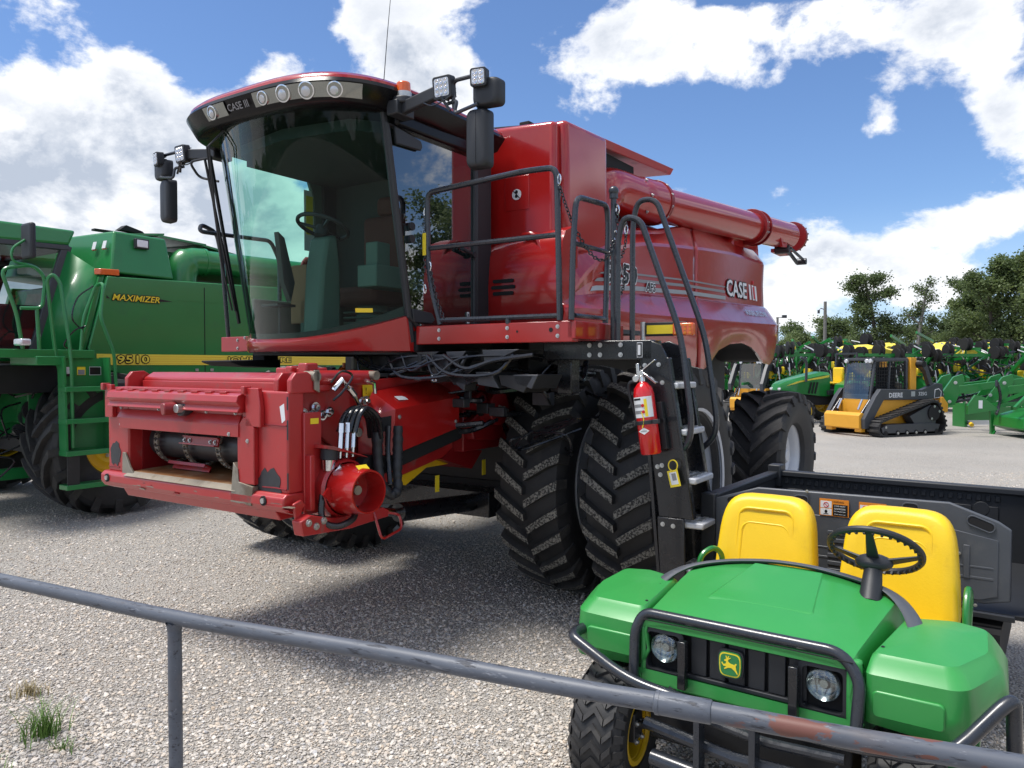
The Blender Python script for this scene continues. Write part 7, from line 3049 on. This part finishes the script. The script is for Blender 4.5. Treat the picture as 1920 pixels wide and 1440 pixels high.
# ================================================================ pipe rail in the foreground
def pipe_rail():
    m = bpy.data.materials.new('pipe_paint')
    m.use_nodes = True
    nt = m.node_tree
    N, L = nt.nodes, nt.links
    p = N['Principled BSDF']
    tc = N.new('ShaderNodeTexCoord')

    def nz(sc, stretch=(1, 1, 1), d=8, r=.65, off=(0, 0, 0)):
        mp = N.new('ShaderNodeMapping')
        mp.inputs['Scale'].default_value = stretch
        mp.inputs['Location'].default_value = off
        L.new(tc.outputs['Object'], mp.inputs[0])
        n = N.new('ShaderNodeTexNoise')
        n.inputs['Scale'].default_value = sc
        n.inputs['Detail'].default_value = d
        n.inputs['Roughness'].default_value = r
        L.new(mp.outputs[0], n.inputs[0])
        return n.outputs[0]

    def thr(src, a, b, hi=1.0):
        r_ = N.new('ShaderNodeMapRange')
        L.new(src, r_.inputs[0])
        r_.inputs[1].default_value = a
        r_.inputs[2].default_value = b
        r_.inputs[4].default_value = hi
        return r_.outputs[0]

    def mix(f, a, b):
        x = N.new('ShaderNodeMix')
        x.data_type = 'RGBA'
        L.new(f, x.inputs[0])
        for i, q in ((6, a), (7, b)):
            if isinstance(q, tuple):
                x.inputs[i].default_value = (*q, 1)
            else:
                L.new(q, x.inputs[i])
        return x.outputs[2]
    # object x runs along the pipe
    c = mix(nz(3, (1, 3, 3)), (.050, .058, .075), (.13, .145, .175))
    chips = thr(nz(9, (1, 6, 6), 10, .7), .56, .62)
    c = mix(chips, c, (.028, .030, .040))
    pale = thr(nz(14, (1, 5, 5), 9, .7, (3, 1, 2)), .60, .66, .6)
    c = mix(pale, c, (.25, .26, .29))
    sx = N.new('ShaderNodeSeparateXYZ')
    L.new(tc.outputs['Object'], sx.inputs[0])
    zone = thr(sx.outputs[0], 3.42, 3.52)
    rn = N.new('ShaderNodeMath')
    rn.operation = 'MULTIPLY'
    L.new(zone, rn.inputs[0])
    L.new(thr(nz(7, (1, 2.2, 2.2), 8, .6, (1, 4, 2)), .54, .56), rn.inputs[1])
    c = mix(rn.outputs[0], c, (.155, .060, .045))
    ed = N.new('ShaderNodeMath')
    ed.operation = 'MULTIPLY'
    L.new(thr(nz(2.2, (1, 2, 2)), .55, .75, .45), ed.inputs[0])
    ed.inputs[1].default_value = 1
    c = mix(ed.outputs[0], c, (.17, .13, .11))
    L.new(c, p.inputs['Base Color'])
    p.inputs['Roughness'].default_value = .48
    bp = N.new('ShaderNodeBump')
    bp.inputs['Strength'].default_value = .35
    bp.inputs['Distance'].default_value = .002
    L.new(chips, bp.inputs['Height'])
    bp.invert = True
    L.new(bp.outputs[0], p.inputs['Normal'])
    MATS['pipe_paint'] = m
    pts = [V((-5.2, 5.05, .92)), V((-2.49, 3.69, .92)), V((-1.38, 3.12, .92)), V((-.5, 2.735, .925)), V((.17, 2.43, .925)), V((.48, 2.30, .925)), V((.94, 2.10, .92)), V((1.32, 1.945, .92)), V((2.6, 1.38, .92))]
    a, b_ = pts[1], pts[-1]
    base = V((-2.49, 3.69, 0))
    rz = math.atan2(b_.y - a.y, b_.x - a.x)
    root = empty('pipe_rail', base, rz)
    tag(root, 'chipped grey painted steel pipe rail crossing the foreground on a round post', 'railing')
    inv = (Matrix.Translation(base) @ Matrix.Rotation(rz, 4, 'Z')).inverted()
    P = [inv @ q for q in pts]

    def at(x):
        for u, v in zip(P, P[1:]):
            if u.x <= x <= v.x:
                t = (x - u.x) / (v.x - u.x)
                return u.lerp(v, t)
    b = MB()
    S_ = spline(P, 8)
    b.tube([q for q in S_ if q.x <= 3.33], .030, 28)
    b.build('rail', 'pipe_paint', root, sharp=60)
    b = MB()
    b.tube([at(3.27)] + [q for q in S_ if q.x > 3.34], .030, 28)
    b.build('rail', 'pipe_paint', root, sharp=60)
    b = MB()
    c0, c1 = at(3.235), at(3.40)
    b.tube([c0 - (c1 - c0) * .03, c0, c0 + (c1 - c0) * .1, c0.lerp(c1, .5), c1 - (c1 - c0) * .04, c1], [.031, .0345, .0355, .0358, .0355, .0335], 28)
    b.tube([c0 + V((.0, 0, 0)), c0 + V((.012, 0, 0))], .0365, 28)
    b.build('pipe_coupling', 'pipe_paint', root, sharp=60)
    for xw in (pts[2], V((-4.9, 4.9, .92)), V((1.95, 1.66, .92))):
        q = inv @ xw
        b = MB()
        b.tube([(q.x, q.y, .03 - .05), (q.x, q.y, .90)], .0275, 24)
        b.build('post', 'pipe_paint', root)
        b = MB()
        b.lathe([(-.05, .0285), (-.035, .031), (-.02, .035)], (q.x, q.y, .92), (0, 0, 1), 20)
        b.build('weld_bead', 'pipe_paint', root)


pipe_rail()


# ================================================================ weeds
def weeds():
    mat('weed_green', (0.11, 0.21, 0.035), .6, var=.35, vscale=20)
    mat('weed_dry', (0.33, 0.27, 0.14), .7, var=.3, vscale=20)
    rnd = random.Random(11)
    spots = [((-2.47, 4.0), 34, .20, 'weed_green', 'tuft of green grass growing in the gravel, the taller one left of the rail post'),
             ((-2.50, 3.62), 14, .11, 'weed_green', 'small green weed at the very left edge of the photo, nearest the camera'),
             ((-2.27, 3.85), 10, .07, 'weed_green', 'low sprig of green grass just below the taller tuft'),
             ((-2.85, 4.5), 30, .09, 'weed_dry', 'patch of dry straw-coloured grass at the left edge of the gravel')]
    for (x, y), n, h, m_, lab in spots:
        b = MB()
        for k in range(n * 4):
            a = rnd.uniform(0, 6.28)
            r_ = abs(rnd.gauss(0, .06))
            bx, by = r_ * math.cos(a), r_ * math.sin(a) * .8
            hh = h * rnd.uniform(.45, 1.15)
            ln = rnd.uniform(.15, .8) * hh
            d = rnd.uniform(0, 6.28)
            w = .0035
            px, py = -math.sin(d) * w, math.cos(d) * w
            vs = []
            for t in (0, .35, .7, 1):
                cx, cy, cz = bx + math.cos(d) * ln * t * t, by + math.sin(d) * ln * t * t, hh * t * (1 - .18 * t)
                ww = 1 - t * .85
                vs += [(cx - px * ww, cy - py * ww, cz), (cx + px * ww, cy + py * ww, cz)]
            b.add(vs, [(0, 1, 3, 2), (2, 3, 5, 4), (4, 5, 7, 6)])
        o = b.build('grass_tuft', m_)
        o.location = (x, y, 0)
        o.name = 'grass_tuft'
        tag(o, lab, 'weeds')


weeds()


# ================================================================ trees
def leaf_mats():
    for nm, c in (('leaf_dark', (.080, .110, .050)), ('leaf_mid', (.12, .16, .068)), ('leaf_light', (.165, .205, .09))):
        m = mat(nm, c, .55, var=.3, vscale=.8, spec=.3)
        nt = m.node_tree
        N, L = nt.nodes, nt.links
        p = N['Principled BSDF']
        o = N['Material Output']
        tr = N.new('ShaderNodeBsdfTranslucent')
        tr.inputs[0].default_value = (c[0] * 1.6, c[1] * 1.7, c[2] * 1.2, 1)
        mx = N.new('ShaderNodeMixShader')
        mx.inputs[0].default_value = .35
        L.new(p.outputs[0], mx.inputs[1])
        L.new(tr.outputs[0], mx.inputs[2])
        L.new(mx.outputs[0], o.inputs[0])
    mat('bark', (.075, .062, .05), .85, var=.3, bump=.4, bscale=8)
    mat('bark_grey', (.17, .16, .15), .85, var=.2)


leaf_mats()


def tree(x, y, h, spread, seed, label, dens=1.0, light=.3, base=.12, leaf=.20, bare=False, lean=0.0, group='trees beyond the machine rows'):
    rnd = random.Random(seed)
    root = empty('tree', (x, y, 0))
    tag(root, label, 'tree', group)
    tr = MB()
    tips = []

    def limb(p, d, ln, r_, lv):
        n = 4
        pts, rs = [p], [r_]
        q = p.copy()
        dd = d.copy()
        for i in range(n):
            w_ = .09 if lv == 0 else .24
            dd = (dd + V((rnd.uniform(-w_, w_), rnd.uniform(-w_, w_), rnd.uniform(-.04, .12)))).normalized()
            q = q + dd * ln / n
            pts.append(q.copy())
            rs.append(r_ * (1 - .62 * (i + 1) / n))
            if lv >= 1:
                tips.append((q.copy(), lv))
        tr.tube(pts, rs, 7 if lv == 0 else 5, cap=False)
        if lv < 3:
            k = [13, 5, 3][lv]
            for j in range(k):
                t = (base + .10 + (.92 - base) * (j + rnd.random()) / k) if lv == 0 else rnd.uniform(.25, 1.0)
                t = min(t, .99)
                i = min(int(t * n), n - 1)
                s0 = pts[i].lerp(pts[i + 1], t * n - i)
                a = rnd.uniform(0, 6.28)
                up = rnd.uniform(.15, .8)
                nd = V((math.cos(a), math.sin(a), up)).normalized()
                ln2 = (spread * rnd.uniform(.55, 1.0) * (1.15 - .55 * t)) if lv == 0 else ln * rnd.uniform(.4, .62)
                limb(s0, nd, ln2, rs[i] * rnd.uniform(.35, .55), lv + 1)
    limb(V((0, 0, 0)), V((lean, 0, 1)).normalized(), h * .93, h * .020 + .05, 0)
    tr.build('trunk', 'bark_grey' if bare else 'bark', root)
    lf = MB()
    cl = int(len(tips) * 1.0)
    leaf = leaf * .82
    n_leaf = int(7800 * dens)
    for k in range(n_leaf):
        c, lv = rnd.choice(tips)
        if c.z < h * base:
            continue
        rad = leaf * (2.7 if lv < 3 else 1.9)
        p = c + V((rnd.gauss(0, rad * .6), rnd.gauss(0, rad * .6), rnd.gauss(0, rad * .5)))
        s_ = leaf * rnd.uniform(.5, 1.15)
        u = V((rnd.gauss(0, 1), rnd.gauss(0, 1), rnd.gauss(0, .6))).normalized() * s_ * .5
        w = u.cross(V((rnd.gauss(0, 1), rnd.gauss(0, 1), rnd.gauss(0, 1)))).normalized() * s_ * .36
        g = (math.sin(c.x * 1.7 + seed) + math.sin(c.y * 2.1) + math.sin(c.z * 1.9)) / 3
        v_ = rnd.random() * .7 + g * .4 + light - .3
        lf.add([p - u, p + w, p + u, p - w], [(0, 1, 2, 3)], 2 if v_ > .62 else (1 if v_ > .18 else 0))
    o = bpy.data.meshes.new('crown')
    o.from_pydata(lf.v, [], lf.f)
    for q in ('leaf_dark', 'leaf_mid', 'leaf_light'):
        o.materials.append(MATS[q])
    o.polygons.foreach_set('material_index', lf.m)
    ob = bpy.data.objects.new('crown', o)
    COL.objects.link(ob)
    ob.parent = root


# (pixel column, distance, height, spread, ...) converted to ground positions here
def T(px, D, h, sp, seed, label, **k):
    tree((px - 960) / 1442.0 * D, D, h, sp, seed, label, **k)


T(1645, 66, 9.8, 2.9, 3, 'tall dark leafy tree above the middle of the machine rows', dens=2.0, leaf=.26, light=.15)
T(1716, 62, 8.9, 1.7, 14, 'thin sparse tree with bare grey lower branches leaning right of the tall dark tree', dens=.32, leaf=.22, bare=True, lean=.10, base=.35, light=.1)
T(1505, 74, 5.4, 3.2, 25, 'low rounded light green tree nearest to the tail of the red combine', dens=1.8, leaf=.24, light=.45, base=.0)
T(1478, 70, 4.4, 2.2, 21, 'small bush-like tree half hidden by the red combine tail', dens=1.2, leaf=.22, light=.3, base=.0)
T(1562, 70, 6.2, 2.5, 36, 'mid height green tree right behind the utility pole', dens=1.6, leaf=.24, light=.4, base=.0)
T(1600, 78, 6.0, 3.0, 47, 'airy green tree between the pole and the tall dark tree', dens=1.2, leaf=.24, light=.35, base=.0)
T(1690, 80, 5.3, 3.6, 58, 'broad low tree filling the gap under the thin sparse tree', dens=2.0, leaf=.26, light=.3, base=.0)
T(1752, 72, 6.0, 2.8, 69, 'dark green tree between the sparse tree and the big tree group', dens=1.6, leaf=.25, light=.2, base=.0)
T(1810, 64, 8.2, 3.6, 80, 'large wide tree at the left of the big group on the right', dens=3.2, leaf=.27, light=.35, base=.0)
T(1868, 60, 9.6, 3.8, 91, 'tallest tree of the big group near the right edge', dens=3.4, leaf=.28, light=.4, base=.0)
T(1935, 58, 10.4, 3.8, 102, 'big leafy tree cut off by the right edge of the photo', dens=2.6, leaf=.28, light=.4, base=.0)
T(2040, 50, 11.5, 4.2, 131, 'big tree of the row continuing to the right of the photo', dens=2.2, leaf=.3, light=.35, base=.0)
for k_, az_ in enumerate((41, 47, 53, 59, 65, 72)):  # row carried on out of view, added to darken reflections in red side panels
    D_ = 44
    tree(math.sin(R(az_)) * D_, math.cos(R(az_)) * D_, 11 + (k_ % 3), 4.4, 150 + k_, ['first', 'second', 'third', 'fourth', 'fifth', 'last'][k_] + ' unseen leafy tree continuing the row, added to darken red panel reflections', dens=1.6, leaf=.36, light=.3, base=.0, group='unseen trees added on the right for reflections')
T(1840, 84, 7.0, 4.5, 113, 'dark tree seen between the trunks of the big group', dens=2.0, leaf=.3, light=.1, base=.0)


def far_woods():
    """a low distant tree line all round, one mass"""
    rnd = random.Random(8)
    b = MB()
    for k in range(16000):
        a = rnd.uniform(0, 2 * math.pi)
        az = math.degrees(a)
        hh = 5.5 + 2.5 * math.sin(a * 9) + 1.8 * math.sin(a * 23 + 1) + 1.0 * math.sin(a * 57)
        if -14 < az < 20 or az > 346:
            hh *= .45
        r_ = 150 + rnd.uniform(-8, 8)
        z = rnd.random() ** .8 * hh
        s_ = rnd.uniform(.7, 1.7)
        c = V((math.sin(a) * r_, math.cos(a) * r_, z))
        u = V((rnd.gauss(0, 1), rnd.gauss(0, 1), rnd.gauss(0, 1))).normalized() * s_
        w = u.cross(V((rnd.gauss(0, 1), rnd.gauss(0, 1), rnd.gauss(0, 1)))).normalized() * s_ * .7
        b.add([c - u, c + w, c + u, c - w], [(0, 1, 2, 3)], rnd.choice([0, 0, 1, 1, 2]))
    me = bpy.data.meshes.new('far_woods')
    me.from_pydata(b.v, [], b.f)
    for q in ('leaf_dark', 'leaf_mid', 'leaf_light'):
        me.materials.append(MATS[q])
    me.polygons.foreach_set('material_index', b.m)
    o = bpy.data.objects.new('far_woods', me)
    COL.objects.link(o)
    tag(o, 'distant line of woods along the horizon behind the machine yard', 'woods', kind='stuff')


far_woods()


def poles():
    mat('pole_wood', (.17, .165, .15), .85, var=.2)
    X = lambda px, D: ((px - 960) / 1442.0 * D, D, 0)
    r = empty('utility_pole', X(1546, 52))
    tag(r, 'tall grey utility pole with a small lamp arm standing in front of the trees', 'utility pole')
    MB().cyl((0, 0, 0), (0, 0, 6.25), .13, .10, n=12).build('shaft', 'pole_wood', r)
    b = MB()
    b.tube([(0, 0, 5.7), (-.3, 0, 5.8), (-.42, 0, 5.65)], .03, 6)
    b.box((-.5, -.06, 5.45), (-.38, .06, 5.68))
    b.build('lamp_arm', 'steel_dark', r)
    r = empty('conduit_pole', X(1553.5, 52.4))
    tag(r, 'thin pale metal pole close to the right of the utility pole', 'pole')
    MB().cyl((0, 0, 0), (0, 0, 3.75), .055, n=10).build('shaft', 'rim_silver', r)
    r = empty('floodlight_pole', X(1457, 48))
    tag(r, 'floodlight pole peeking out behind the tail of the red combine', 'light pole')
    MB().cyl((0, 0, 0), (0, 0, 4.95), .09, .07, n=10).build('shaft', 'pole_wood', r)
    b = MB()
    b.beam((-.1, 0, 4.9), (.55, 0, 4.95), .04, .04)
    b.build('arm', 'steel_dark', r)
    b = MB()
    b.box((.3, -.1, 4.9), (.55, .12, 5.08))
    b.build('floodlight', 'steel_dark', r)


poles()
